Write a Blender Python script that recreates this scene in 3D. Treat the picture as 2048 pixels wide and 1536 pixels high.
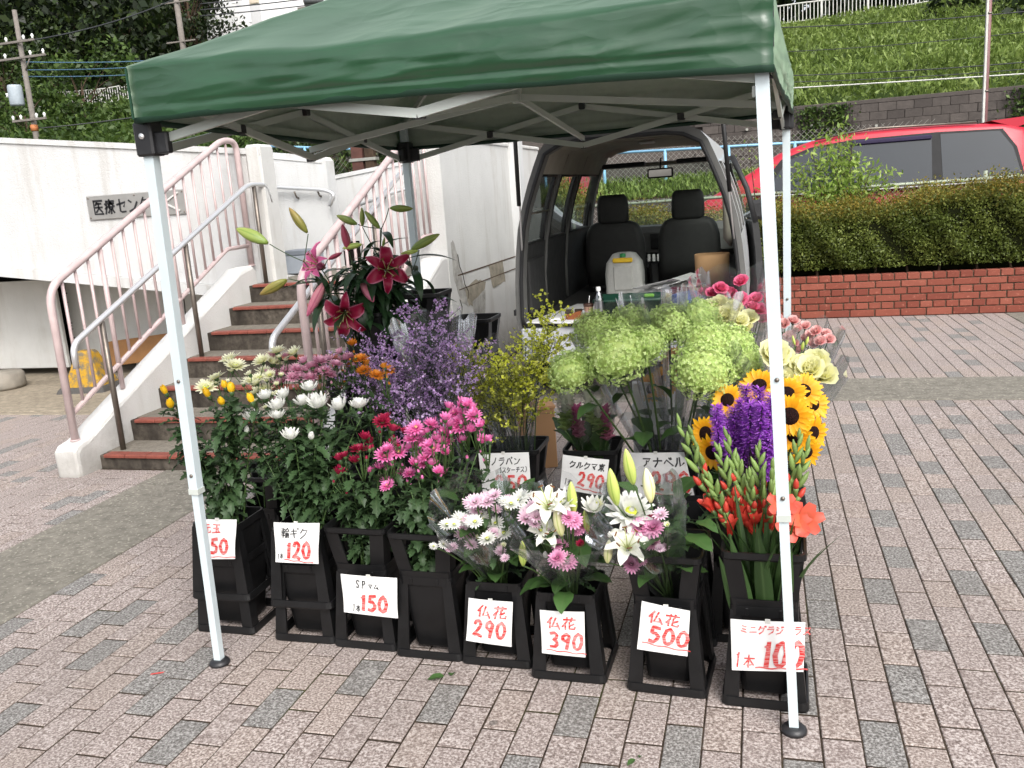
import bpy, math, random
from math import sin, cos, pi, radians, sqrt, atan2, exp
from mathutils import Vector, Matrix, Euler, noise
for o in list(bpy.data.objects): bpy.data.objects.remove(o)
S = bpy.context.scene
COL = S.collection
# ------------------------------------------------------------------ camera
# X runs right along the paving courses, Y away from the camera, Z up, metres
CX, CY, CH = -0.0408, -2.0707, 1.4422
YAW, PITCH, ROLL, FPX = 0.28123, 0.21203, 0.07309, 1764.6
def cam_axes():
    cy, sy, cp, sp = cos(YAW), sin(YAW), cos(PITCH), sin(PITCH)
    f = Vector((-sy*cp, cy*cp, -sp)); r = Vector((cy, sy, 0)); d = -r.cross(f)
    r2 = r*cos(ROLL) + d*sin(ROLL); d2 = d*cos(ROLL) - r*sin(ROLL)
    return r2, d2, f
_r, _d, _f = cam_axes()
cam_data = bpy.data.cameras.new('camera'); cam = bpy.data.objects.new('camera', cam_data); COL.objects.link(cam)
cam_data.sensor_width = 36; cam_data.lens = FPX/2048*36; cam_data.clip_end = 600; cam_data.clip_start = .05
M3 = Matrix((_r, -_d, -_f)).transposed()
cam.matrix_world = Matrix.Translation((CX, CY, CH)) @ M3.to_4x4()
S.camera = cam
CAM = Vector((CX, CY, CH))
def ray(x, y): return (_f*FPX + _r*(x-1024) + _d*(y-768)).normalized()
def at(x, y, ax, c):
    """point of the sight line through a picture position where it meets the plane axis ax = c"""
    v = ray(x, y); i = 'xyz'.index(ax); return CAM + v*((c-CAM[i])/v[i])
def proj(p):
    q = Vector(p)-CAM; z = q.dot(_f); return 1024+FPX*q.dot(_r)/z, 768+FPX*q.dot(_d)/z, z
# ------------------------------------------------------------------ sky, sun, exposure
W = bpy.data.worlds.new('World'); S.world = W; W.use_nodes = True
nt = W.node_tree; nt.nodes.clear()
sky = nt.nodes.new('ShaderNodeTexSky'); sky.sky_type = 'NISHITA'; sky.sun_disc = False
SUN_EL, SUN_AZ = radians(45), radians(146)       # azimuth clockwise from +Y
sky.sun_elevation = SUN_EL; sky.sun_rotation = SUN_AZ; sky.air_density = 1.0; sky.dust_density = 5.0; sky.ozone_density = 1.0
hs = nt.nodes.new('ShaderNodeHueSaturation'); hs.inputs['Saturation'].default_value = .30   # thin white overcast
bg = nt.nodes.new('ShaderNodeBackground'); bg.inputs['Strength'].default_value = .15
wo = nt.nodes.new('ShaderNodeOutputWorld')
nt.links.new(sky.outputs[0], hs.inputs['Color']); nt.links.new(hs.outputs[0], bg.inputs['Color']); nt.links.new(bg.outputs[0], wo.inputs[0])
sl = bpy.data.lights.new('sun', 'SUN'); sl.energy = 0.75; sl.angle = radians(30); sl.color = (1, .975, .94)
sun = bpy.data.objects.new('sun', sl); COL.objects.link(sun)
sd = Vector((sin(SUN_AZ)*cos(SUN_EL), cos(SUN_AZ)*cos(SUN_EL), sin(SUN_EL)))   # towards the sun
sun.rotation_euler = sd.to_track_quat('Z', 'Y').to_euler()
S.render.engine = 'CYCLES'
S.view_settings.view_transform = 'Standard'; S.view_settings.look = 'None'; S.view_settings.exposure = 0.90; S.view_settings.gamma = 1
S.view_settings.use_curve_mapping = False
cy = S.cycles; cy.use_denoising = True; cy.max_bounces = 8; cy.transparent_max_bounces = 14; cy.diffuse_bounces = 4; cy.glossy_bounces = 3
cy.transmission_bounces = 6; cy.caustics_reflective = False; cy.caustics_refractive = False
try: cy.denoiser = 'OPENIMAGEDENOISE'
except Exception: pass
random.seed(7)
R = random.Random(11)
# ------------------------------------------------------------------ helpers
class MB:
    """collects pieces of one mesh"""
    def __init__(s): s.v = []; s.f = []; s.m = []; s.sm = []; s.t = []; s.cur = (0, 0, 0)
    def add(s, vs, fs, mi=0, smooth=False, ts=None):
        n = len(s.v)
        s.v += [tuple(p) for p in vs]
        s.t += ts if ts else [s.cur]*len(vs)
        for f in fs: s.f.append(tuple(i+n for i in f)); s.m.append(mi); s.sm.append(smooth)
        return s
    def box(s, a, b, mi=0):
        (x0, y0, z0), (x1, y1, z1) = a, b
        return s.add([(x0,y0,z0),(x1,y0,z0),(x1,y1,z0),(x0,y1,z0),(x0,y0,z1),(x1,y0,z1),(x1,y1,z1),(x0,y1,z1)],
              [(0,3,2,1),(4,5,6,7),(0,1,5,4),(1,2,6,5),(2,3,7,6),(3,0,4,7)], mi)
    def bbox(s, a, b, r=.003, mi=0):
        """box with bevelled edges"""
        (x0, y0, z0), (x1, y1, z1) = a, b
        r = min(r, .45*min(x1-x0, y1-y0, z1-z0))
        vs = []; idx = {}
        for i, x in enumerate((x0, x1)):
            for j, y in enumerate((y0, y1)):
                for k, z in enumerate((z0, z1)):
                    ix = x+(r if i == 0 else -r); iy = y+(r if j == 0 else -r); iz = z+(r if k == 0 else -r)
                    idx[(i,j,k)] = len(vs); vs += [(x, iy, iz), (ix, y, iz), (ix, iy, z)]
        X = lambda i,j,k: idx[(i,j,k)]; Y = lambda i,j,k: idx[(i,j,k)]+1; Z = lambda i,j,k: idx[(i,j,k)]+2
        fs = []
        fs.append((X(0,0,0),X(0,0,1),X(0,1,1),X(0,1,0))); fs.append((X(1,0,0),X(1,1,0),X(1,1,1),X(1,0,1)))
        fs.append((Y(0,0,0),Y(1,0,0),Y(1,0,1),Y(0,0,1))); fs.append((Y(0,1,0),Y(0,1,1),Y(1,1,1),Y(1,1,0)))
        fs.append((Z(0,0,0),Z(0,1,0),Z(1,1,0),Z(1,0,0))); fs.append((Z(0,0,1),Z(1,0,1),Z(1,1,1),Z(0,1,1)))
        for k in (0,1):
            for j in (0,1):
                q = (Y(0,j,k),Y(1,j,k),Z(1,j,k),Z(0,j,k)); fs.append(q if (j+k) % 2 else q[::-1])
            for i in (0,1):
                q = (X(i,0,k),X(i,1,k),Z(i,1,k),Z(i,0,k)); fs.append(q[::-1] if (i+k) % 2 else q)
        for i in (0,1):
            for j in (0,1):
                q = (X(i,j,0),X(i,j,1),Y(i,j,1),Y(i,j,0)); fs.append(q if (i+j) % 2 else q[::-1])
                for k in (0,1):
                    q = (X(i,j,k),Y(i,j,k),Z(i,j,k)); fs.append(q if (i+j+k) % 2 else q[::-1])
        return s.add(vs, fs, mi)
    def quad(s, a, b, c, d, mi=0): return s.add([a,b,c,d], [(0,1,2,3)], mi)
    def tube(s, pts, r, n=8, mi=0, caps=True, smooth=True):
        pts = [Vector(p) for p in pts]; rr = r if isinstance(r, (list, tuple)) else [r]*len(pts)
        vs = []; fs = []; ts = []; prev = None
        for i, p in enumerate(pts):
            d = (pts[min(i+1, len(pts)-1)]-pts[max(i-1, 0)])
            d = d.normalized() if d.length > 1e-9 else Vector((0,0,1))
            if prev is None:
                u = d.cross(Vector((0,0,1)))
                if u.length < 1e-3: u = d.cross(Vector((1,0,0)))
                u.normalize()
            else:
                u = prev - d*prev.dot(d); u.normalize()
            prev = u; w = d.cross(u)
            for k in range(n):
                a = 2*pi*k/n; vs.append(p+(u*cos(a)+w*sin(a))*rr[i]); ts.append((i/(len(pts)-1), k/n, s.cur[2]))
        for i in range(len(pts)-1):
            for k in range(n):
                fs.append((i*n+k, i*n+(k+1) % n, (i+1)*n+(k+1) % n, (i+1)*n+k))
        s.add(vs, fs, mi, smooth, ts)
        if caps:
            m = len(s.v)-len(vs)
            s.f.append(tuple(m+k for k in range(n))[::-1]); s.m.append(mi); s.sm.append(False)
            s.f.append(tuple(m+(len(pts)-1)*n+k for k in range(n))); s.m.append(mi); s.sm.append(False)
        return s
    def bar(s, a, b, w, h, mi=0, up=(0,0,1)):
        """rectangular bar from a to b, w across, h along up"""
        a = Vector(a); b = Vector(b); d = (b-a).normalized(); up = Vector(up)
        u = d.cross(up)
        if u.length < 1e-3: u = d.cross(Vector((0,1,0)))
        u.normalize(); v = u.cross(d)
        vs = [p+u*(sx*w/2)+v*(sy*h/2) for p in (a, b) for sx, sy in ((-1,-1),(1,-1),(1,1),(-1,1))]
        return s.add(vs, [(3,2,1,0),(4,5,6,7),(0,1,5,4),(1,2,6,5),(2,3,7,6),(3,0,4,7)], mi)
    def lathe(s, prof, n=16, mi=0, c=(0,0,0), smooth=True, cap=True):
        vs = []; fs = []; ts = []
        for i, (r, z) in enumerate(prof):
            for k in range(n):
                a = 2*pi*k/n; vs.append((c[0]+r*cos(a), c[1]+r*sin(a), c[2]+z)); ts.append((i/(len(prof)-1), k/n, 0))
        for i in range(len(prof)-1):
            for k in range(n): fs.append((i*n+k, i*n+(k+1) % n, (i+1)*n+(k+1) % n, (i+1)*n+k))
        if cap:
            fs.append(tuple(range(n))[::-1]); fs.append(tuple((len(prof)-1)*n+k for k in range(n)))
        return s.add(vs, fs, mi, smooth, ts)
    def prism(s, poly, axis, a, b, mi=0):
        """polygon in the plane normal to axis, extruded from a to b"""
        def mk(p, t): return {'x': (t,p[0],p[1]), 'y': (p[0],t,p[1]), 'z': (p[0],p[1],t)}[axis]
        n = len(poly); vs = [mk(p, a) for p in poly]+[mk(p, b) for p in poly]
        fs = [tuple(range(n)), tuple(range(2*n-1, n-1, -1))]+[(i, i+n, (i+1) % n+n, (i+1) % n) for i in range(n)]
        return s.add(vs, fs, mi)
    def loft(s, rings, mi=0, smooth=True, cap=True, close=True):
        n = len(rings[0]); vs = [p for r in rings for p in r]; fs = []; m = n if close else n-1
        for i in range(len(rings)-1):
            for k in range(m): fs.append((i*n+k, i*n+(k+1) % n, (i+1)*n+(k+1) % n, (i+1)*n+k))
        if cap: fs.append(tuple(range(n))[::-1]); fs.append(tuple((len(rings)-1)*n+k for k in range(n)))
        return s.add(vs, fs, mi, smooth)
    def mesh(s, name, mats):
        me = bpy.data.meshes.new(name); me.from_pydata(s.v, [], s.f)
        for m in (mats if isinstance(mats, (list, tuple)) else [mats]): me.materials.append(m)
        me.polygons.foreach_set('material_index', s.m); me.polygons.foreach_set('use_smooth', s.sm)
        at_ = me.attributes.new('pt', 'FLOAT_VECTOR', 'POINT'); at_.data.foreach_set('vector', [c for t in s.t for c in t])
        me.update(); return me
    def build(s, name, mats, parent=None, loc=None, fixn=False):
        me = s.mesh(name, mats)
        if fixn: fix_normals(me)
        return link(name, me, parent, loc)
def fix_normals(me):
    import bmesh
    b = bmesh.new(); b.from_mesh(me); bmesh.ops.recalc_face_normals(b, faces=b.faces); b.to_mesh(me); b.free()
def link(name, me, parent=None, loc=None, rot=None, scale=None):
    o = bpy.data.objects.new(name, me); COL.objects.link(o)
    if parent: o.parent = parent
    if loc is not None: o.location = loc
    if rot is not None:
        if isinstance(rot, Matrix): o.rotation_euler = rot.to_euler()
        else: o.rotation_euler = rot
    if scale is not None: o.scale = (scale,)*3 if isinstance(scale, (int, float)) else scale
    return o
def tag(o, label=None, cat=None, group=None, kind=None):
    if label: o['label'] = label
    if cat: o['category'] = cat
    if group: o['group'] = group
    if kind: o['kind'] = kind
    return o
def thing(name, label, cat, loc=(0,0,0), rz=0, group=None):
    o = bpy.data.objects.new(name, None); COL.objects.link(o); o.location = loc; o.rotation_euler = (0,0,rz); o.empty_display_size = .05
    return tag(o, label, cat, group)
def copy_tree(o, parent=None):
    c = o.copy(); COL.objects.link(c); c.parent = parent
    for ch in o.children: copy_tree(ch, c)
    return c
def rot_to(d, spin=0):
    """rotation taking +Z to d, spun about it"""
    return (Vector(d).to_track_quat('Z', 'Y').to_matrix() @ Matrix.Rotation(spin, 3, 'Z'))
def fbm(p, s=1, o=3): return noise.fractal(Vector(p)*s, 1, 2, o)
def lerp(a, b, t): return a+(b-a)*t
def bez(p0, p1, p2, n):
    p0, p1, p2 = Vector(p0), Vector(p1), Vector(p2)
    return [p0*(1-t)**2+p1*2*t*(1-t)+p2*t*t for t in [i/n for i in range(n+1)]]
# ------------------------------------------------------------------ materials
def srgb(r, g, b):
    f = lambda c: (c/255/12.92 if c/255 <= .04045 else ((c/255+.055)/1.055)**2.4)
    return (f(r), f(g), f(b))
MATS = {}
class N:
    """small node builder"""
    def __init__(s, name):
        s.m = bpy.data.materials.new(name); s.m.use_nodes = True; s.t = s.m.node_tree; s.p = s.t.nodes['Principled BSDF']; s.out = s.t.nodes['Material Output']
        s.tc = s.t.nodes.new('ShaderNodeTexCoord'); s.oi = None; MATS[name] = s.m
    def node(s, k, **kw):
        n = s.t.nodes.new(k)
        for a, b in kw.items(): setattr(n, a, b)
        return n
    def link(s, a, b): s.t.links.new(a, b)
    def val(s, sock, v):
        if hasattr(v, 'is_output') or isinstance(v, bpy.types.NodeSocket): s.link(v, sock)
        else: sock.default_value = v
    def rand(s):
        if s.oi is None: s.oi = s.node('ShaderNodeObjectInfo')
        return s.oi.outputs['Random']
    def coords(s, offs=True):
        if not offs: return s.tc.outputs['Object']
        m = s.node('ShaderNodeVectorMath', operation='ADD'); s.link(s.tc.outputs['Object'], m.inputs[0])
        mm = s.math('MULTIPLY', s.rand(), 37.0); s.link(mm, m.inputs[1]); return m.outputs[0]
    def noise(s, scale, detail=3, rough=.55, vec=None, dist=0):
        n = s.node('ShaderNodeTexNoise'); n.inputs['Scale'].default_value = scale; n.inputs['Detail'].default_value = detail; n.inputs['Roughness'].default_value = rough
        n.inputs['Distortion'].default_value = dist
        s.link(vec if vec is not None else s.coords(), n.inputs['Vector']); return n.outputs['Fac']
    def voro(s, scale, vec=None, out='Distance', feature='F1'):
        n = s.node('ShaderNodeTexVoronoi', feature=feature); n.inputs['Scale'].default_value = scale
        s.link(vec if vec is not None else s.coords(), n.inputs['Vector']); return n.outputs[out]
    def stretch(s, sx, sy, sz, vec=None):
        n = s.node('ShaderNodeMapping'); n.inputs['Scale'].default_value = (sx, sy, sz); s.link(vec if vec is not None else s.coords(), n.inputs['Vector']); return n.outputs[0]
    def ramp(s, fac, stops, interp='LINEAR'):
        n = s.node('ShaderNodeValToRGB'); n.color_ramp.interpolation = interp; e = n.color_ramp.elements
        while len(e) < len(stops): e.new(.5)
        for i, (p, c) in enumerate(stops):
            e[i].position = p; e[i].color = (c[0], c[1], c[2], 1) if isinstance(c, (tuple, list)) else (c, c, c, 1)
        s.link(fac, n.inputs[0]); return n.outputs[0]
    def mix(s, fac, a, b, mode='MIX'):
        n = s.node('ShaderNodeMix', data_type='RGBA', blend_type=mode)
        s.val(n.inputs[0], fac)
        for i, c in ((6, a), (7, b)):
            if isinstance(c, bpy.types.NodeSocket): s.link(c, n.inputs[i])
            else: n.inputs[i].default_value = (c[0], c[1], c[2], 1)
        return n.outputs[2]
    def math(s, op, a, b=0.0, clamp=False):
        n = s.node('ShaderNodeMath', operation=op); n.use_clamp = clamp; s.val(n.inputs[0], a); s.val(n.inputs[1], b); return n.outputs[0]
    def pt(s, comp='X'):
        a = s.node('ShaderNodeAttribute', attribute_name='pt'); x = s.node('ShaderNodeSeparateXYZ'); s.link(a.outputs['Vector'], x.inputs[0]); return x.outputs[comp]
    def bump(s, h, strength=.3, dist=.01):
        n = s.node('ShaderNodeBump'); n.inputs['Strength'].default_value = strength; n.inputs['Distance'].default_value = dist; s.link(h, n.inputs['Height']); s.link(n.outputs[0], s.p.inputs['Normal']); return s
    def done(s, col, rough=.6, metal=0, spec=.5, **kw):
        b = s.p.inputs
        if isinstance(col, bpy.types.NodeSocket): s.link(col, b['Base Color'])
        else: b['Base Color'].default_value = (*col[:3], 1)
        s.val(b['Roughness'], rough); s.val(b['Metallic'], metal); s.val(b['Specular IOR Level'], spec)
        for k, v in kw.items(): s.val(b[k.replace('_', ' ')], v)
        return s.m
def plain(name, col, rough=.5, metal=0, spec=.5, var=.12, scale=8, bump=0, bscale=60, hue=None, det=4, **kw):
    """base colour broken up by noise, tints per object, light surface relief"""
    n = N(name)
    f = n.noise(scale, det)
    lo = tuple(c*(1-var) for c in col); hi = tuple(min(1, c*(1+var)) for c in (hue or col))
    c = n.ramp(f, [(.3, lo), (.7, hi)])
    if bump: n.bump(n.noise(bscale, 4), bump, .004)
    r = n.ramp(n.noise(scale*2.3, 3), [(.3, max(0, rough-.05)), (.7, min(1, rough+.05))]) if metal < .7 else rough
    return n.done(c, r, metal, spec, **kw)
def leafmat(name, col, var=.35, rough=.45, trans=.25, vein=None, hue=None, tip=None):
    """leaf or petal: colour varies per object and along the blade, some light passes through"""
    n = N(name)
    lo = tuple(c*(1-var) for c in col); hi = tuple(min(1, c*(1+var)) for c in (hue or col))
    c = n.ramp(n.rand(), [(0, lo), (1, hi)])
    if tip: c = n.mix(n.ramp(n.pt('X'), [(.25, 0.), (.8, 1.)]), c, tip)
    if vein: c = n.mix(n.ramp(n.pt('Y'), [(.0, .6), (.18, 0.)]), c, vein)
    c = n.mix(n.math('MULTIPLY', n.noise(30, 2), .18 if name.startswith('petal') else .5), c, tuple(x*.55 for x in col))
    n.done(c, rough, 0, .4)
    if trans:
        tb = n.node('ShaderNodeBsdfTranslucent'); n.link(c, tb.inputs[0]); ms = n.node('ShaderNodeMixShader'); ms.inputs[0].default_value = trans
        n.link(n.p.outputs[0], ms.inputs[1]); n.link(tb.outputs[0], ms.inputs[2]); n.link(ms.outputs[0], n.out.inputs[0])
    return n.m
def glassmat(name, tint=(1,1,1), clear=.86, rough=.03, edge=.5, gloss=.8, haze=0):
    """thin sheet: mostly clear with a fresnel gloss"""
    n = N(name); t = n.t
    tr = n.node('ShaderNodeBsdfTransparent'); tr.inputs[0].default_value = (*tint, 1)
    gl = n.node('ShaderNodeBsdfGlossy'); gl.inputs['Roughness'].default_value = rough; gl.inputs[0].default_value = (.95,.97,1,1)
    fr = n.node('ShaderNodeLayerWeight'); fr.inputs['Blend'].default_value = edge
    f = n.math('ADD', n.math('MULTIPLY', fr.outputs['Fresnel'], gloss), 1-clear, True)
    ms = n.node('ShaderNodeMixShader'); n.link(f, ms.inputs[0]); n.link(tr.outputs[0], ms.inputs[1]); n.link(gl.outputs[0], ms.inputs[2]); last = ms.outputs[0]
    if haze:
        df = n.node('ShaderNodeBsdfTranslucent'); df.inputs[0].default_value = (.85,.87,.88,1); m2 = n.node('ShaderNodeMixShader'); m2.inputs[0].default_value = haze; n.link(last, m2.inputs[1]); n.link(df.outputs[0], m2.inputs[2]); last = m2.outputs[0]
    n.link(last, n.out.inputs[0])
    return n.m
# ================================================================== materials of the setting
import numpy as np
NR = np.random.RandomState(5)
def paver_mat(name, base, light, dark):
    n = N(name); v = n.coords()
    c = n.ramp(n.noise(130, 2, .6, v), [(.34, dark), (.5, base), (.66, light)])
    sp = n.ramp(n.voro(150, v), [(.10, 1.), (.24, 0.)])
    c = n.mix(n.math('MULTIPLY', sp, .45), c, tuple(min(1, x*1.65) for x in light))
    dk = n.ramp(n.noise(210, 1, .5, v), [(.60, 0.), (.68, 1.)])
    c = n.mix(n.math('MULTIPLY', dk, .4), c, tuple(x*.4 for x in dark))
    c = n.mix(n.math('MULTIPLY', n.ramp(n.rand(), [(0, 0.), (1, 1.)]), .22), c, tuple(x*.72 for x in base))
    g = n.node('ShaderNodeNewGeometry')
    c = n.mix(n.ramp(n.noise(1.1, 4, .6, g.outputs['Position']), [(.42, 0.), (.75, .30)]), c, (.13, .115, .10))
    gum = n.math('LESS_THAN', n.voro(2.3, g.outputs['Position']), .035)
    c = n.mix(n.math('MULTIPLY', gum, .6), c, (.07,.065,.06))
    n.bump(n.noise(170, 2, .6, v), .55, .002)
    return n.done(c, .88, 0, .25)
M_PAVE = paver_mat('paver_pink', srgb(150,138,133), srgb(194,185,180), srgb(102,90,85))
M_PAVE2 = paver_mat('paver_warm', srgb(152,139,132), srgb(194,184,177), srgb(104,91,84))
M_PAVG = paver_mat('paver_grey', srgb(124,121,118), srgb(171,169,166), srgb(82,79,76))
def joint_mat():
    n = N('joint_sand'); g = n.node('ShaderNodeNewGeometry')
    c = n.ramp(n.noise(60, 3), [(.3, srgb(38,32,27)), (.7, srgb(74,64,54))])
    c = n.mix(n.ramp(n.noise(1.7, 4, .6, g.outputs['Position']), [(.55, 0.), (.68, .8)]), c, srgb(62,66,34))
    return n.done(c, .95, 0, .1)
M_JOINT = joint_mat()
def concrete_mat(name, base, speck=.5, spot=60, stain=.3, bump=.3):
    n = N(name); g = n.node('ShaderNodeNewGeometry'); v = g.outputs['Position']
    c = n.ramp(n.noise(spot*.5, 4, .65, v), [(.3, tuple(x*.68 for x in base)), (.7, tuple(min(1, x*1.28) for x in base))])
    sp = n.ramp(n.noise(spot*1.8, 2, .5, v), [(.58, 0.), (.68, speck)])
    c = n.mix(sp, c, tuple(min(1, x*2.0) for x in base))
    c = n.mix(n.ramp(n.noise(2.2, 5, .65, v), [(.45, 0.), (.75, stain)]), c, tuple(x*.45 for x in base))
    n.bump(n.noise(spot, 4, .6, v), bump, .004)
    return n.done(c, .9, 0, .25)
M_BAND = concrete_mat('band_aggregate', srgb(120,116,107), .8, 34, .3)
M_APRON = concrete_mat('apron_concrete', srgb(146,136,120), .25, 40, .5)
M_STEP = concrete_mat('step_mortar', srgb(122,116,106), .3, 70, .55)
def riser_mat():
    n = N('stained_riser'); g = n.node('ShaderNodeNewGeometry'); v = g.outputs['Position']
    base = n.ramp(n.noise(26, 5, .65, v), [(.3, srgb(58,52,46)), (.72, srgb(104,97,88))])
    st = n.ramp(n.noise(6, 4, .6, n.stretch(1, 1, .25, v)), [(.38, 0.), (.7, 1.)])
    c = n.mix(st, base, srgb(46,42,38)); n.bump(n.noise(60, 4, .6, v), .4, .004)
    return n.done(c, .92, 0, .2)
M_RISER = riser_mat()
def stucco(name, col, grime=.25, zlow=0.0):
    n = N(name); g = n.node('ShaderNodeNewGeometry'); v = g.outputs['Position']
    c = n.ramp(n.noise(3, 4, .6, v), [(.3, tuple(x*.9 for x in col)), (.7, col)])
    dr = n.ramp(n.noise(5, 5, .7, n.stretch(1, 1, .12, v)), [(.52, 0.), (.8, grime)])
    c = n.mix(dr, c, srgb(150,142,128))
    c = n.mix(n.ramp(n.noise(1.3, 4, .7, v), [(.58, 0.), (.82, grime)]), c, srgb(160,150,134))
    if zlow:
        x = n.node('ShaderNodeSeparateXYZ'); n.link(v, x.inputs[0])
        h = n.math('ADD', x.outputs['Z'], n.math('MULTIPLY', n.noise(7, 4, .7, v), .35))
        c = n.mix(n.ramp(h, [(zlow*.5, .75), (zlow+.25, 0.)]), c, srgb(112,104,92))
    n.bump(n.noise(95, 4, .6, v), .75, .006)
    return n.done(c, .9, 0, .2)
M_WALL = stucco('white_stucco', (.62,.625,.62), .55)
M_WALLD = stucco('white_stucco_grimy', (.61,.61,.59), .55, .3)
M_STRING = stucco('stringer_paint', (.66,.655,.635), .2, .14)
M_PANEL = stucco('white_panel', (.62,.62,.60), .35)
def brick_mat():
    n = N('red_brick'); v = n.coords()
    c = n.ramp(n.rand(), [(0, srgb(114,58,46)), (.5, srgb(128,69,55)), (1, srgb(140,80,65))])
    c = n.mix(n.ramp(n.noise(14, 4, .6, v), [(.5, 0.), (.8, .5)]), c, srgb(110,60,48))
    c = n.mix(n.ramp(n.noise(34, 3, .6, v), [(.6, 0.), (.75, .5)]), c, srgb(196,132,112))
    n.bump(n.noise(120, 3, .6, v), .35, .003); return n.done(c, .8, 0, .3)
M_BRICK = brick_mat()
M_MORTAR = plain('mortar', srgb(92,78,66), .95, spec=.1, var=.25, scale=40, bump=.4, bscale=120)
M_NOSE = plain('nosing_tile', srgb(126,66,54), .55, var=.18, scale=30, bump=.2, bscale=200)
M_PINK = plain('pink_paint', srgb(186,165,164), .4, var=.05, scale=12, bump=.1, bscale=40, hue=srgb(194,176,174))
M_STEEL = plain('steel_rail', (.80,.80,.80), .32, .75, var=.04, scale=3)
M_STEELD = plain('steel_post', srgb(120,112,104), .42, .8, var=.2, scale=20)
M_ASPH = plain('asphalt', srgb(92,92,92), .95, spec=.2, var=.25, scale=20, bump=.4, bscale=160)
M_EARTH = plain('earth', srgb(70,58,44), 1, spec=.1, var=.35, scale=10, bump=.6, bscale=30)
def block_mat():
    n = N('wall_block'); v = n.coords()
    c = n.ramp(n.rand(), [(0, srgb(76,71,68)), (1, srgb(92,86,82))])
    c = n.mix(n.ramp(n.noise(6, 5, .65, v), [(.4, 0.), (.75, .6)]), c, srgb(64,60,58)); n.bump(n.noise(30, 4), .5, .02)
    return n.done(c, .95, 0, .15)
M_BLOCK = block_mat()
def cloudmat(name, lo, mid, hi, trans=.22, rough=.5, accent=None):
    """foliage of many small leaves: colour from a per-leaf number and the leaf's own kind of growth"""
    n = N(name)
    c = n.ramp(n.pt('X'), [(0, lo), (.5, mid), (1, hi)])
    if accent: c = n.mix(n.ramp(n.pt('Y'), [(.4, 0.), (1., .6)]), c, accent)
    n.done(c, rough, 0, .35)
    tb = n.node('ShaderNodeBsdfTranslucent'); n.link(c, tb.inputs[0]); ms = n.node('ShaderNodeMixShader'); ms.inputs[0].default_value = trans
    n.link(n.p.outputs[0], ms.inputs[1]); n.link(tb.outputs[0], ms.inputs[2]); n.link(ms.outputs[0], n.out.inputs[0]); return n.m
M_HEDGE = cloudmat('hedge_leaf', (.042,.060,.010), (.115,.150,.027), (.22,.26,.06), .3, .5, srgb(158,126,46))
M_TREEA = cloudmat('tree_leaf_dark', (.005,.010,.003), (.013,.025,.007), (.04,.06,.014), .12)  # greens darkened so the leaf colour holds tree shade and lens vignetting
M_TREEB = cloudmat('tree_leaf_mid', (.008,.018,.004), (.026,.046,.010), (.066,.095,.022), .15)  # mid greens lowered too, with shade and vignetting in the colour
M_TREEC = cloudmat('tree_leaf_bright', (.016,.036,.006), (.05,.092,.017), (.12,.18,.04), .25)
M_GRASS = cloudmat('slope_grass', (.05,.085,.014), (.15,.22,.042), (.30,.38,.11), .3)
M_SHRUB = cloudmat('shrub_leaf', (.14,.23,.035), (.28,.41,.08), (.44,.54,.16), .4, .45)
M_BARK = plain('bark', srgb(70,58,48), .95, spec=.1, var=.3, scale=14, bump=.7, bscale=30)
# ================================================================== fast leaf scatter
def leafcloud(pos, size, kind=None, rnd=None, flat=0.0, lean=None, aspect=.5, up=None):
    """one small folded leaf per position -> verts, faces, attribute"""
    n = len(pos); d = NR.normal(size=(n, 3))
    if lean is not None: d = d*.6+lean
    d /= np.linalg.norm(d, axis=1)[:, None]
    e = NR.normal(size=(n, 3))
    if flat: e[:, 2] += flat*3
    u = np.cross(d, e); u /= (np.linalg.norm(u, axis=1)[:, None]+1e-9)
    s = np.asarray(size).reshape(-1, 1)*np.ones((n, 1))
    nn = np.cross(u, d)
    a = pos-d*s*.5; b = pos+u*s*aspect*.5+nn*s*.06; c = pos+d*s*.5; e2 = pos-u*s*aspect*.5+nn*s*.06
    v = np.stack([a, b, c, e2], 1).reshape(-1, 3)
    r = NR.rand(n) if rnd is None else rnd
    k = np.zeros(n) if kind is None else kind
    t = np.repeat(np.stack([r, k, np.zeros(n)], 1), 4, 0)
    return v, t
def cloud_mesh(name, v, t, mat):
    n = len(v)//4; me = bpy.data.meshes.new(name)
    me.vertices.add(len(v)); me.vertices.foreach_set('co', v.astype(np.float32).ravel())
    me.loops.add(4*n); me.loops.foreach_set('vertex_index', np.arange(4*n, dtype=np.int32))
    me.polygons.add(n); me.polygons.foreach_set('loop_start', np.arange(0, 4*n, 4, dtype=np.int32))
    try: me.polygons.foreach_set('loop_total', np.full(n, 4, dtype=np.int32))
    except Exception: pass
    a = me.attributes.new('pt', 'FLOAT_VECTOR', 'POINT'); a.data.foreach_set('vector', t.astype(np.float32).ravel())
    me.materials.append(mat); me.update(calc_edges=True); me.validate(); return me
# ================================================================== ground and paving
g = MB()
g.quad((-400,-60,-.03), (400,-60,-.03), (400,500,-.03), (-400,500,-.03))
tag(g.build('ground', M_ASPH), kind='structure')
pv = MB(); pv.quad((-14,-3.5,-.0032), (5,-3.5,-.0032), (5,7.25,-.0032), (-14,7.25,-.0032))
pavement = tag(pv.build('pavement', M_JOINT), kind='structure')
bandA = (-3.416, -2.803); bandB = (3.763, 4.404)
def slab(name, x0, x1, y0, y1, m, z=.002):
    return tag(MB().bbox((x0, y0, -.05), (x1, y1, z), .004).build(name, m), kind='structure')
slab('concrete_strip', bandA[0], bandA[1], -3.4, 2.165, M_BAND)
slab('concrete_strip', -2.24, 2.86, bandB[0]+.004, bandB[1]-.004, M_BAND, .003)
slab('concrete_strip', 2.205, 2.86, 4.41, 7.2, M_BAND, .001)
slab('concrete_apron', -14, -4.04, 3.56, 7.2, M_APRON, .006)
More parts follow.
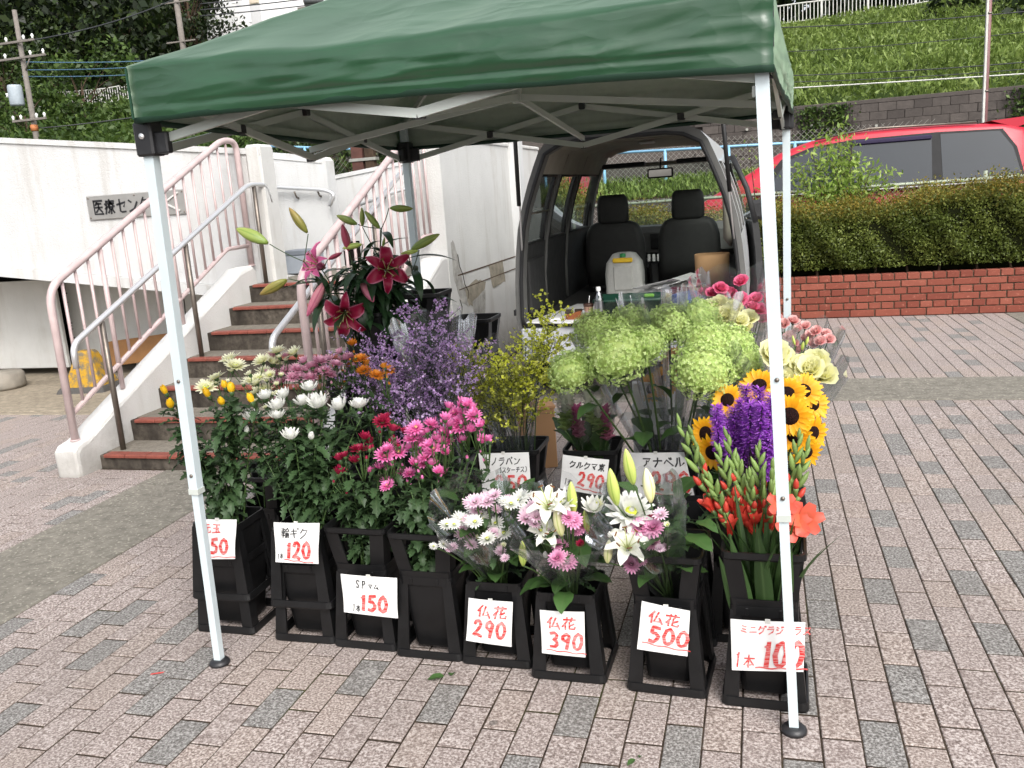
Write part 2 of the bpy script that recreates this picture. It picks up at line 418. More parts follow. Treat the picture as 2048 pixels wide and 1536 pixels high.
slab('concrete_edge', -14, -4.04, 3.47, 3.555, M_APRON, .001)
GREY = [(916,1388),(1153,1421),(1366,1490),(1044,1518),(1604,1522),(556,1404),(736,1342),(400,1448),(384,1353),(35,1235),(193,1150),(193,1238),(272,1215),(208,1294),(44,1300),(369,1253),(319,1341),(334,1382),(50,1414),(360,1470),
 (1766,1036),(1795,1114),(1759,1181),(1647,1226),(1850,1270),(1813,1367),(1766,1487),(1897,994),(1936,1063),(1935,1165),(1994,1277),(1994,994),(2027,1125),(1716,816),(1697,856),(1787,877),(1797,898),(1721,919),(1635,894),
 (1648,968),(1787,961),(1862,936),(1893,990),(1844,840),(1901,868),(1922,841),(1891,807),(1987,925),(2008,860),(2026,833),(225,1020),(150,1000),(100,1085),(175,1000)]
def cell(x, y):
    i = math.floor(x/.1+1e-6); o = .1 if i % 2 else 0.
    return i, math.floor((y-o)/.2+1e-6)
greyset = {cell(p.x, p.y) for p in (at(x, y, 'z', 0) for x, y in GREY)}
def paver_mesh(mb, cx, cy, w=.0945, l=.1945, mi=0, h=0.0, hx=None):
    x0, x1, y0, y1 = cx-w/2, cx+w/2, cy-l/2, cy+l/2; b = .0022
    mb.add([(x0,y0,-.03),(x1,y0,-.03),(x1,y1,-.03),(x0,y1,-.03),(x0,y0,h-.0022),(x1,y0,h-.0022),(x1,y1,h-.0022),(x0,y1,h-.0022),(x0+b,y0+b,h),(x1-b,y0+b,h),(x1-b,y1-b,h),(x0+b,y1-b,h)],
        [(0,1,5,4),(1,2,6,5),(2,3,7,6),(3,0,4,7),(4,5,9,8),(5,6,10,9),(6,7,11,10),(7,4,8,11),(8,9,10,11)], mi)
cells = []
def region(x0, x1, y0, y1):
    for i in range(math.floor(x0/.1), math.ceil(x1/.1)):
        o = .1 if i % 2 else 0.
        for j in range(math.floor((y0-o)/.2)-1, math.ceil((y1-o)/.2)+1):
            xa, xb, ya, yb = max(x0, i*.1), min(x1, i*.1+.1), max(y0, o+j*.2), min(y1, o+j*.2+.2)
            if xb-xa > .02 and yb-ya > .02: cells.append((xa, xb, ya, yb, i, j))
region(-2.80, 4.6, -2.2, 3.76); region(-2.2, 2.2, 4.41, 7.2); region(-12, -3.42, -1.0, 2.0); region(-12, -4.05, 2.0, 3.465); region(-4.05,-3.42,2.0,2.16)
def parea(c):
    q = [proj((x, y, 0)) for x, y in ((c[0],c[2]),(c[1],c[2]),(c[1],c[3]),(c[0],c[3]))]
    if min(p[2] for p in q) < .3: return 0
    mx = sum(p[0] for p in q)/4; my = sum(p[1] for p in q)/4
    if not (0 < mx < 2048 and 0 < my < 1536): return 0
    if 400 < mx < 1640 and my < 1255+(mx-400)*.13 and my > 700: return 0        # behind the buckets
    a = 0
    for k in range(4): a += q[k][0]*q[(k+1) % 4][1]-q[(k+1) % 4][0]*q[k][1]
    return abs(a)/2
cells.sort(key=parea, reverse=True)
pm_cache = {}
rest = MB()
for n_, c in enumerate(cells):
    w, l = c[1]-c[0]-.0042-R.random()*.0014, c[3]-c[2]-.0070-R.random()*.002; cx, cy2 = (c[0]+c[1])/2, (c[2]+c[3])/2
    gk = (c[4], c[5]) in greyset
    if not gk and (parea(c) == 0 or c[3] > 4.3 or c[0] < -3): gk = R.random() < (.12 if c[3] < 4.3 else .07)
    mi = 2 if gk else (1 if R.random() < .3 else 0)
    h = R.uniform(-.0012, .0012)
    if n_ < 300:
        key = (round(w, 3), round(l, 3), mi)
        if key not in pm_cache:
            mb = MB(); paver_mesh(mb, 0, 0, w, l); pm_cache[key] = mb.mesh('paver', (M_PAVE, M_PAVE2, M_PAVG)[mi])
        link('paver', pm_cache[key], pavement, (cx, cy2, h), (R.uniform(-.004,.004), R.uniform(-.004,.004), R.uniform(-.006,.006)))
    else: paver_mesh(rest, cx, cy2, w, l, mi, h)
tag(rest.build('far_pavers', (M_PAVE, M_PAVE2, M_PAVG), pavement), kind='stuff')
# ================================================================== stairs
def step_z(i): return .085+.134*i
def step_y(i): return 2.17+.31*i
st = thing('concrete_stairs', 'concrete stairs with red tile nosings between white stringers', 'stairs', (-3.15, 2.17, 0))
def L(p, o=st): return (p[0]-o.location.x, p[1]-o.location.y, p[2]-o.location.z)
XS0, XS1 = -3.89, -2.425
for i in range(7):
    y0, y1 = step_y(i), (step_y(i+1) if i < 6 else 5.6); z = step_z(i)
    sp = MB().bbox(L((XS0, y0+.012, -.02 if i == 0 else step_z(i-1)-.05)), L((XS1, y1+.03, z-.004)), .004).build('step', M_RISER, st)
    MB().bbox(L((XS0+.001, y0+.075, z-.02)), L((XS1-.001, y1+.012, z)), .003).build('tread', M_STEP, sp)
    k = 0; x = XS0+.045
    while x < XS1-.02:
        w = min(.15, XS1-.01-x)
        t_ = MB(); t_.bbox((0,0,0), (w-.004, .07, .017), .003); t_.bbox((0,-.005,-.004), (w-.004,.012,.0155), .003)
        t_.build('nosing_tile', M_NOSE, sp, L((x, y0+R.uniform(-.001,.001), z-.014+R.uniform(-.0008,.0008)))); x += .15; k += 1
# stringers (part of the stairs)
def stringer(x0, x1, name):
    def zt(y): return .20+.432*(y-2.1)
    prof = [(2.0,-.02),(2.0,.155),(2.03,.185),(2.12,.20)]
    n = 10
    for k in range(1, n+1): prof.append((2.12+(3.95-2.12)*k/n, zt(2.12+(3.95-2.12)*k/n)))
    prof += [(4.0,1.025),(4.12,1.03),(4.16,1.0),(4.16,-.02)]
    r = .022; rings = []
    for x, ins in ((x0, r), (x0+r*.3, r*.3), (x0+r, 0), (x1-r, 0), (x1-r*.3, r*.3), (x1, r)):
        ring = []
        for (y, z) in prof:
            j = .006*fbm((x*3, y*5, z*5), 1.5)
            ring.append(L((x+j, y+(ins if y < 2.05 else 0)+j, z-(ins if z > .1 else 0)+j)))
        rings.append(ring)
    MB().loft(rings, smooth=False).build(name, M_STRING, st, fixn=True)
stringer(-4.045, -3.885, 'stringer'); stringer(-2.43, -2.255, 'stringer')
# ------------------------------------------------------------------ railings
def arc_path(pts, rad, n=5):
    out = [Vector(pts[0])]
    for i in range(1, len(pts)-1):
        p0, p1, p2 = Vector(pts[i-1]), Vector(pts[i]), Vector(pts[i+1])
        a = (p0-p1); b = (p2-p1); r = min(rad, a.length*.45, b.length*.45)
        out += bez(p1+a.normalized()*r, p1, p1+b.normalized()*r, n)
    out.append(Vector(pts[-1])); return out
def pink_railing(x, label, ytop=4.06, yend=4.25):
    t = thing('pink_railing', label, 'railing', (x, 2.1, .2), group='pink stair railings')
    o = t.location
    q = lambda y, z: (0, y-o.y, z-o.z)
    zt = lambda y: 1.13+.455*(y-2.16)
    MB().tube(arc_path([q(2.10,.17), q(2.10,1.10), q(ytop, zt(ytop)), q(yend, zt(ytop)), q(yend, 1.02)], .12, 6), .0235, 12).build('top_rail', M_PINK, t)
    zl = lambda y: .345+.455*(y-2.1)
    MB().tube(arc_path([q(2.10,.35), q(3.94, zl(3.94)), q(yend, zl(3.94)+.005)], .03, 3), .0165, 10).build('lower_rail', M_PINK, t)
    y = 2.215; k = 0
    while y < 4.15:
        zb = zl(min(y, 3.94)); ztop = min(zt(y), zt(ytop))-.01
        big = k in (3, 9)
        MB().tube([q(y, (.2+.432*(y-2.1)) if big else zb), q(y, ztop)], .0155 if big else .0095, 8).build('post' if big else 'baluster', M_PINK, t)
        y += .118; k += 1
    for yy, z in ((2.1,.2),(yend,1.03)): MB().lathe([(.03,0),(.03,.006),(.024,.009)], 12, c=q(yy, z-.004)).build('base_collar', M_PINK, t)
    return t
pink_railing(-3.965, 'pink tubular railing on the stringer beside the grey wall sign')
pink_railing(-2.36, 'pink tubular railing rising behind the red lilies', 4.02, 4.24)
def steel_rail(x, label, posts, ytop, yend, hookx=0):
    t = thing('steel_handrail', label, 'handrail', (x, 2.03, .0)); o = t.location
    q = lambda y, z, dx=0: (dx, y-o.y, z-o.z)
    zt = lambda y: .87+.428*(y-2.25)
    MB().tube(arc_path([q(2.03,.645), q(2.03, zt(2.05)-.005), q(ytop, zt(ytop)), q(yend, zt(ytop)), q(yend+.05, zt(ytop)-.14, hookx)], .07, 5), .0185, 12).build('rail', M_STEEL, t)
    for y, zb in posts: MB().tube([q(y, zb), q(y, min(zt(y), zt(ytop))-.012)], .0175, 10).build('post', M_STEELD, t)
    return t
steel_rail(-3.80, 'steel handrail standing on the steps beside the pink railing with a hooked end', [(2.29,.08),(3.2,.48),(4.16,.88)], 4.08, 4.33)
steel_rail(-2.53, 'steel handrail curving down behind the cream chrysanthemums', [(2.6,.21),(3.5,.61),(4.5,.88)], 4.5, 4.8)
# ------------------------------------------------------------------ ramp wall with the sign
def zt_ramp(x): return 1.918-.12*(x+3.846)
def zb_ramp(x): return .745-.12*(x+3.95)
YW = 4.30
rw = thing('ramp_wall', 'long white rendered ramp wall carrying the grey sign board', 'wall', (-3.79, YW, 0))
q = lambda x, y, z: (x+3.79, y-YW, z)
n = 14; xs = [-3.79+(-14+3.79)*i/n for i in range(n+1)]
m = MB()
for a, b in ((YW, YW+.18),):
    prof = [(x, zt_ramp(x)-.035) for x in xs]+[(x, zb_ramp(x)+.09) for x in reversed(xs)]
    m.prism([(x+3.79, z) for x, z in prof], 'y', 0, .18)
m.build('wall_face', M_WALL, rw, fixn=True)
m = MB(); prof = [(x+3.79, zt_ramp(x)-.033) for x in xs]+[(x+3.79, zt_ramp(x)+.012) for x in reversed(xs)]
m.prism(prof, 'y', -.014, .195); m.build('coping', M_WALL, rw, fixn=True)
m = MB(); prof = [(x+3.79, zb_ramp(x)+.088) for x in xs]+[(x+3.79, zb_ramp(x)) for x in reversed(xs)]
m.prism(prof, 'y', -.03, .19); m.build('ledge', M_WALL, rw, fixn=True)
MB().bbox(q(-3.92, YW-.02, .86), q(-3.785, YW+.2, 1.962), .02).build('end_pier', M_WALLD, rw)
m = MB(); prof = [(x+3.79, zb_ramp(x)-.0) for x in xs]+[(x+3.79, zb_ramp(x)+.12) for x in reversed(xs)]
m.prism(prof, 'y', .2, 2.6); m.build('ramp_slab', M_PANEL, rw, fixn=True)
MB().bbox(q(-4.08, YW+.02, 0), q(-3.9, YW+.2, .9), .01).build('foot_pier', M_WALLD, rw)
# landing wall and the wall beyond
lw = thing('landing_wall', 'low white wall behind the stair landing with a steel rail on it', 'wall', (-4, 5.4, 0))
m = MB(); m.prism([(-.55,.6),(.21,.6),(.21,1.85),(.18,1.885),(-.45,1.985),(-.55,1.985)], 'y', 0, .16); m.build('wall_face', M_WALL, lw, fixn=True)
m = MB(); m.prism([(-.55,1.945),(.17,1.832),(.17,1.84),(-.55,1.953)], 'y', -.008, .0); m.build('coping_line', M_WALLD, lw, fixn=True)
bw = thing('far_ramp_wall', 'white wall climbing behind the pink railing beyond the landing', 'wall', (-3.2, 6.0, 0))
m = MB(); m.prism([(-.85,.5),(1.05,.5),(1.05,1.95),(.55,1.86),(.2,1.84),(-.85,1.73)], 'y', 0, .16); m.build('wall_face', M_WALL, bw, fixn=True)
m = MB(); m.prism([(-.85,1.70),(.2,1.81),(.55,1.83),(1.05,1.92),(1.05,1.955),(.55,1.866),(.2,1.846),(-.85,1.736)], 'y', -.012, -.001); m.build('coping', M_WALL, bw, fixn=True)
# steel rail on the landing wall
t = thing('wall_handrail', 'steel handrail bracketed to the landing wall, both ends hooked', 'handrail', (-4, 5.33, 1.6))
MB().tube(arc_path([(-.33,0,-.12),(-.3,0,.055),(.2,0,-.005),(.30,0,-.05),(.235,0,-.15)], .06, 5), .0175, 10).build('rail', M_STEEL, t)
for x in (-.1, .13): MB().tube([(x,0,.0),(x,.03,-.05),(x,.065,-.06)], .009, 6).build('bracket', M_STEELD, t)
t = thing('wall_handrail', 'thin steel handrail on the far wall seen through the pink balusters', 'handrail', (-3.3, 5.93, 1.55))
MB().tube([(-.5,0,-.12),(0,0,0),(.6,0,.05)], .0165, 8).build('rail', M_STEEL, t)
for x in (-.2, .3): MB().tube([(x,0,0),(x,.03,-.05),(x,.065,-.06)], .009, 6).build('bracket', M_STEELD, t)
M_BOXG = plain('grey_box_paint', srgb(150,156,164), .5, var=.08)
t = thing('grey_box', 'small pale grey box on the landing against the white wall', 'box', (-3.98, 5.1, .885))
MB().bbox((-.14,-.1,0), (.15,.14,.16), .006).build('body', M_BOXG, t); MB().bbox((-.145,-.105,.16), (.155,.145,.205), .006).build('lid', plain('box_lid', srgb(118,124,132), .5), t)
# cracked wall along the right of the stairs
cw = thing('cracked_wall', 'tall white wall with cracked grey patches beside the van', 'wall', (-2.25, 4.13, 0))
m = MB(); ys = [0, .02, .6, 1.5, 3.05]
m.box((-.2, 0, -.02), (0, 3.05, 1.86)); m.build('wall_face', M_WALLD, cw)
MB().bbox((-.212,-.012,1.86), (.012,3.06,1.895), .008).build('coping', M_WALLD, cw)
for z0, z1 in ((.862,.872),(.752,.760)): MB().box((.0005,.18,z0-.003), (.0035,3.0,z1-.003)).build('groove_line', M_MORTAR, cw)
def patch(pts, m_, name, d=.006):
    mb = MB(); prof = []
    k = len(pts)
    for i in range(k):
        a, b = pts[i], pts[(i+1) % k]
        for s in range(5):
            u = s/5; prof.append((lerp(a[0], b[0], u)-4.13+.02*fbm((a[0]*9+s, a[1]*7, i), 3), lerp(a[1], b[1], u)+.014*fbm((a[1]*9+s, i, 3), 3)))
    mb.prism(prof, 'x', .0008, d*.35); mb.build(name, m_, cw, fixn=True)
M_PATCH = concrete_mat('grey_mortar_patch', srgb(172,170,164), .15, 25, .5)
M_PATCHB = concrete_mat('brown_mortar_patch', srgb(152,145,130), .15, 25, .6)
patch([(4.2,1.12),(4.27,1.13),(4.36,.98),(4.42,.80),(4.55,.73),(4.5,.60),(4.33,.66),(4.22,.84)], M_PATCH, 'mortar_patch')
patch([(4.45,.74),(4.75,.79),(5.0,.73),(4.9,.62),(4.62,.58),(4.5,.62)], M_PATCHB, 'mortar_patch', .008)
patch([(4.6,.62),(4.98,.68),(4.92,.5),(4.82,.36),(4.7,.36),(4.63,.48)], M_PATCH, 'mortar_patch', .010)
patch([(5.12,.86),(5.55,.87),(5.6,.68),(5.2,.66)], M_PATCHB, 'mortar_patch', .008)
M_CRACK = plain('crack_dark', srgb(52,46,40), 1, spec=0)
for pts in ([(4.34,1.02),(4.36,.93),(4.42,.86),(4.45,.78),(4.52,.72),(4.5,.66)], [(4.3,.68),(4.34,.62),(4.31,.55),(4.35,.5),(4.33,.44)]):
    mb = MB()
    for (a, b) in zip(pts, pts[1:]): mb.bar((.0045, a[0]-4.13, a[1]), (.0045, b[0]-4.13, b[1]), .004, .003, up=(1,0,0))
    mb.build('crack', M_CRACK, cw)
# ------------------------------------------------------------------ under the ramp
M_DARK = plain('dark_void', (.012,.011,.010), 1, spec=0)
t = thing('storage_panel', 'large white panel closing the space under the ramp', 'panel', (-6.9, 5.02, 0))
MB().bbox((-4,0,.075), (.27,.04,.95), .006).build('sheet', M_PANEL, t)
t = thing('storage_panel', 'white panel with torn edge behind the yellow block', 'panel', (-5.2, 5.28, 0))
MB().bbox((-1.6,0,.1), (1.3,.04,.98), .004).build('sheet', M_PANEL, t)
mb = MB()
for k in range(26):
    z = .15+k*.03; w = R.uniform(.01,.07); mb.box((-1.59,-.004,z), (-1.59+w,-.001,z+R.uniform(.004,.012)))
mb.build('torn_paint', M_BARK, t)
mb = MB(); mb.tube([(-.18,-.006,.88),(-.19,-.006,.6),(-.21,-.006,.3),(-.2,-.006,.2)], .004, 5); mb.build('loose_wire', M_CRACK, t)
t = thing('shade_back', 'dark boards standing in for the shade under the ramp', 'backdrop', (-7, 5.9, 0)); MB().box((-6,0,0), (3.2,.05,1.1)).build('backdrop', M_DARK, t)  # shade behind the gap between the panels, painted as a near-black sheet
n_ = N('yellow_worn'); v = n_.coords(); cc = n_.mix(n_.ramp(n_.noise(16, 5, .7, v), [(.44, 0.), (.58, 1.)]), srgb(178,138,44), srgb(112,104,88)); n_.bump(n_.noise(50, 4), .5, .006); M_YELL = n_.done(cc, .85, 0, .2)
t = thing('yellow_block', 'worn yellow concrete block weight on a dark rubber base by the wall', 'block', (-5.80, 4.36, .006), radians(8))
def frus(mb, w0, d0, z0, w1, d1, z1, rr=.02):
    def ring(w, d, z):
        pts = []
        for cxx, cyy, a0 in ((w/2-rr, d/2-rr, 0), (-w/2+rr, d/2-rr, 90), (-w/2+rr, -d/2+rr, 180), (w/2-rr, -d/2+rr, 270)):
            for k in range(4): a = radians(a0+30*k); pts.append((cxx+rr*cos(a), cyy+rr*sin(a), z))
        return pts
    mb.loft([ring(w0, d0, z0), ring(w1, d1, z1-.02), ring(w1-.03, d1-.03, z1)], smooth=False)
mb = MB(); frus(mb, .36, .30, .04, .15, .14, .35); mb.build('body', M_YELL, t, fixn=True)
mb = MB(); frus(mb, .46, .40, 0, .44, .38, .045); mb.build('base', plain('rubber_base', srgb(78,76,74), .9, bump=.3), t, fixn=True)
t = thing('wooden_board', 'brown plywood board leaning under the ramp behind the railing', 'board', (-5.75, 4.98, .12), radians(4))
mb = MB(); mb.bbox((-.42,0,0), (.62,.025,.24), .003); o = mb.build('sheet', plain('plywood', srgb(150,108,66), .75, var=.22, scale=5, bump=.2), t); o.rotation_euler = (radians(-10), radians(-5), 0)
MB().bbox((-.1,.06,-.12),(.5,.16,-.0),.006).build('prop', M_PANEL, t)
t = thing('stone_roller', 'round grey stone lying at the edge under the ramp', 'stone', (-6.86, 4.43, .006))
mb = MB(); mb.lathe([(.0,0),(.19,.005),(.2,.03),(.195,.13),(.17,.155),(0,.158)], 20, cap=False); mb.build('body', plain('grey_stone', srgb(140,134,124), .9, var=.2, bump=.5), t)
# ================================================================== brick planter and hedge
pl_ = thing('brick_planter', 'low red brick planter wall under the hedge', 'planter', (.15, 7.216, 0))
MB().box((-3.2,.012,0), (3.4,.11,.41)).build('mortar_core', M_MORTAR, pl_)
MB().box((-3.2,.111,0), (3.4,1.35,.36)).build('soil', M_EARTH, pl_)
bm_ = {}
def brick(x, z, w, h, d=.1):
    key = (round(w,4), round(h,4))
    if key not in bm_: bm_[key] = MB().bbox((0,0,0), (w,d,h), .004).mesh('brick', M_BRICK)
    link('brick', bm_[key], pl_, (x, R.uniform(-.0015,.0015), z))
CHh = .0695
for r in range(6):
    z = .415-(r+1)*CHh+.01; hgt = CHh-.010
    if r == 5: z = .001; hgt = .415-5*CHh-.001-.0
    head = r % 2 == 0; sp_ = .1165 if head else .233; x = -.55+(0 if head else .06)
    while x < 2.75:
        brick(x, z, sp_-.011, hgt if r < 5 else .415-5*CHh); x += sp_
# hedge
hedge = thing('clipped_hedge', 'clipped green hedge with orange tips growing in the brick planter', 'hedge', (1.4, 7.85, .36))
nL = 84000; X = NR.uniform(-2.9, 2.1, nL)*1.0; 
u = NR.rand(nL)
topz = lambda x: .645+.03*np.sin(x*1.7+1)+.025*np.sin(x*4.1)+.12*np.maximum(0, x-.1)
face = NR.rand(nL)
dep = np.abs(NR.normal(0, .05, nL))
Z = np.empty(nL); Y = np.empty(nL)
fr = face < .5
Z[fr] = NR.rand(fr.sum())**.9*(topz(X[fr])-.10)+.10; Y[fr] = -.46+dep[fr]+.05*np.sin(X[fr]*6+Z[fr]*8)*1.0+.035*np.sin(X[fr]*17+Z[fr]*13)+.10*np.maximum(0, Z[fr]-topz(X[fr])+.18)**1*3
tp = ~fr
Y[tp] = NR.uniform(-.45, .42, tp.sum()); Z[tp] = topz(X[tp])+NR.normal(0, .05, tp.sum())+.03*np.sin(X[tp]*9)+np.where(NR.rand(tp.sum()) < .3, NR.rand(tp.sum())*.12, 0)
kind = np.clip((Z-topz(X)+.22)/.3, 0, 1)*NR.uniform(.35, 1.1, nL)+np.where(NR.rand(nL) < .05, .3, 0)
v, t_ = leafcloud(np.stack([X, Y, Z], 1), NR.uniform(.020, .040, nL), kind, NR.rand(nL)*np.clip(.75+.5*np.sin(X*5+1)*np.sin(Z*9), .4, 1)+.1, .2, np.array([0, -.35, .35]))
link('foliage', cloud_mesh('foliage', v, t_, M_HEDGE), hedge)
mb = MB(); xx = np.linspace(-2.85, 2.05, 40)
mb.loft([[(x, -.37, .15), (x, -.38, float(topz(x))-.12), (x, -.30, float(topz(x))-.05), (x, .40, float(topz(x))-.05), (x, .40, .02), (x, -.1, .02), (x, -.1, .15)] for x in xx], smooth=False); mb.build('shade_core', plain('hedge_core', (.012,.014,.006), 1, spec=0), hedge)  # solid near-black filler painted as the shade inside and below the hedge
for k in range(16):
    x = -2.7+k*.3+R.uniform(-.05,.05); MB().tube([(x,-.25+R.uniform(-.08,.1),-.02),(x+R.uniform(-.05,.05),-.2,.2)], .014, 6).build('trunk', M_BARK, hedge)
# loose bright shrub behind the hedge
def branchy(name, label, cat, loc, stems, mat, leaf, group=None, n_per=90, droop=.3):
    t = thing(name, label, cat, loc, group=group); P_, K_ = [], []
    wood = MB()
    for (dx, dy, h, lx, ly) in stems:
        path = bez((dx*.3, dy*.3, 0), (dx+lx*.2, dy+ly*.2, h*.6), (dx+lx, dy+ly, h), 8); wood.tube(path, [.008*(1-i/9)+.0018 for i in range(9)], 5)
        for k in range(n_per):
            s = R.uniform(.18, 1)**.7; i = min(7, int(s*8)); p = path[i].lerp(path[i+1], s*8-i)
            w = .05+.13*(1-s)+.02
            P_.append((p.x+R.gauss(0, w), p.y+R.gauss(0, w), p.z+R.gauss(0, .05)+.02)); K_.append(R.random())
    wood.build('stems', M_BARK, t)
    v, tt = leafcloud(np.array(P_), NR.uniform(leaf*.6, leaf*1.3, len(P_)), None, np.array(K_), .4, np.array([0, 0, -droop]), .38)
    link('foliage', cloud_mesh('foliage', v, tt, mat), t); return t
branchy('leafy_shrub', 'tall bright green wild shrub sprouting between hedge and red car', 'shrub', (.82, 8.42, .36),
  [(R.uniform(-.18,.2), R.uniform(-.1,.1), h, lx*.75, R.uniform(-.05,.05)) for h, lx in ((1.55,.02),(1.45,.06),(1.2,-.3),(1.15,-.42),(1.28,-.22),(1.1,.3),(1.15,.38),(1.0,.1),(.95,-.1),(1.35,.14),(1.25,-.1),(1.0,.25),(.9,-.35),(1.02,.42),(.85,-.2))], M_SHRUB, .07, n_per=190)
branchy('sapling', 'small yellow green sapling beside the van door', 'shrub', (-.03, 8.3, .36), [(0,0,1.42,-.12,0),(.03,0,1.3,.05,0),(-.02,0,1.2,-.2,0)], M_SHRUB, .06, n_per=28)
branchy('sapling', 'thin yellow green shoot at the rear of the red car', 'shrub', (2.42, 8.25, .4), [(0,0,1.0,.16,0),(0,0,.9,.1,0)], M_SHRUB, .05, n_per=26)
# green chain link fence between hedge and car
M_GRAIL = plain('green_grey_rail', srgb(150,158,140), .6, .2, var=.2, scale=30)
M_WIRE = plain('wire_grey', srgb(168,168,160), .5, .6)
t = thing('wire_fence', 'low chain link fence with a pale green rail behind the hedge', 'fence', (1.2, 8.62, .0), group=None)
MB().tube([(-4.5,0,1.22),(2.2,0,1.24)], .018, 8).build('top_rail', M_GRAIL, t)
for x in (-3.4,-1.9,-.4,1.1,2.1): MB().tube([(x,0,0),(x,0,1.32)], .022, 8).build('post', M_GRAIL, t)
mb = MB()
for k in range(-30, 130):
    x0 = -4.5+k*.06
    for s in (1, -1):
        a = (x0, .0, .62); b = (x0+s*.64, .0, 1.26)
        if -4.5 < min(a[0], b[0]) and max(a[0], b[0]) < 2.2: mb.bar(a, b, .0022, .0022, up=(0,1,0))
tag(mb.build('chain_link', M_WIRE, t), kind='stuff')
# ================================================================== far side of the road
t = thing('low_retaining_wall', 'low dark concrete wall under the grass strip beyond the hedge', 'wall', (-3, 12, 0)); MB().bbox((-9,0,0), (8,.25,1.2), .02).build('wall_face', M_BLOCK, t)
mb = MB(); mb.add([(-12,12.25,1.18),(6,12.25,1.18),(6,13.6,1.5),(-12,13.6,1.5)], [(0,1,2,3)]); tag(mb.build('grass_bank', M_EARTH), kind='structure')
nG = 9000; X = NR.uniform(-8, 3, nG); Y = NR.uniform(12.25, 13.6, nG); Z = 1.18+(Y-12.25)*.237+.05
v, tt = leafcloud(np.stack([X, Y, Z], 1), NR.uniform(.1, .2, nG), None, None, 0, np.array([0, 0, 1.2]), .2)
tag(link('verge_grass', cloud_mesh('verge_grass', v, tt, M_GRASS)), 'bright green grass on the bank beyond the hedge', 'grass', kind='stuff')
M_BLUE = plain('pale_blue_paint', srgb(128,176,206), .45, .1, var=.1)
def blue_fence(x0, x1, y, z0, zt0, zt1, label):
    t = thing('blue_fence', label, 'fence', (x0, y, z0), group='pale blue mesh fences'); w = x1-x0
    MB().tube([(0,0,zt0-z0),(w,0,zt1-z0)], .022, 8).build('top_rail', M_BLUE, t)
    x = 0
    while x <= w+.01: MB().tube([(x,0,-.3),(x,0,lerp(zt0, zt1, x/w)-z0+.02)], .026, 8).build('post', M_BLUE, t); x += w/max(1, round(w/1.0))
    mb = MB(); k = 0
    while k*.09 < w+.8:
        for s in (1, -1):
            a = Vector((k*.09, .01, 0)); b = a+Vector((s*.7, 0, .7*(1 if True else 0)))
            if 0 <= b.x <= w and 0 <= a.x <= w: mb.bar(a, b, .003, .003, up=(0,1,0))
        k += 1
    tag(mb.build('wire_mesh', M_WIRE, t), kind='stuff')
blue_fence(-3.6, 2.6, 13.3, 1.4, 2.02, 1.86, 'pale blue mesh fence seen past the van windscreen')
blue_fence(-9.1, -7.2, 13.3, 1.6, 2.66, 2.45, 'pale blue mesh fence above the landing wall')
# big retaining wall with single blocks
rt = thing('retaining_wall', 'grey block retaining wall below the grassy slope', 'wall', (0, 22, 0))
MB().box((-60,.06,0), (20,.4,2.96)).build('wall_core', M_BLOCK, rt); MB().bbox((-60,-.04,2.96), (20,.5,3.06), .01).build('coping', M_BLOCK, rt)
bk = [MB().bbox((0,0,0), (w,.12,.195), .006).mesh('wall_block', M_BLOCK) for w in (.393,.393,.19)]
for r in range(8):
    z = 2.955-(r+1)*.2; x = -1.6+(.2 if r % 2 else 0)
    while x < 6.6:
        link('wall_block', bk[0], rt, (x, R.uniform(-.012,.012)-.06, z+.004)); x += .4
    x = -7.2+(.2 if r % 2 else 0)
nI = 1500; cx_ = NR.choice([1.15, 1.35, 1.75, 1.9, 5.9, 6.2], nI); X = cx_+NR.normal(0, .16, nI); Z = 3.0-np.abs(NR.normal(0, .55, nI)); Y = 21.9-NR.rand(nI)*.08
v, tt = leafcloud(np.stack([X, Y, Z], 1), NR.uniform(.06, .13, nI), None, None, 0, np.array([0, -.5, -.3]), .6)
tag(link('wall_ivy', cloud_mesh('wall_ivy', v, tt, M_TREEC)), 'ivy trailing down the block retaining wall', 'ivy', kind='stuff')
# weep pipes
for x, z in ((1.25,2.55),(2.75,2.42),(5.0,2.2),(-.3,2.6)): MB().tube([(x,-.14,z),(x,.0,z)], .035, 10).build('drain_pipe', M_WIRE, rt)
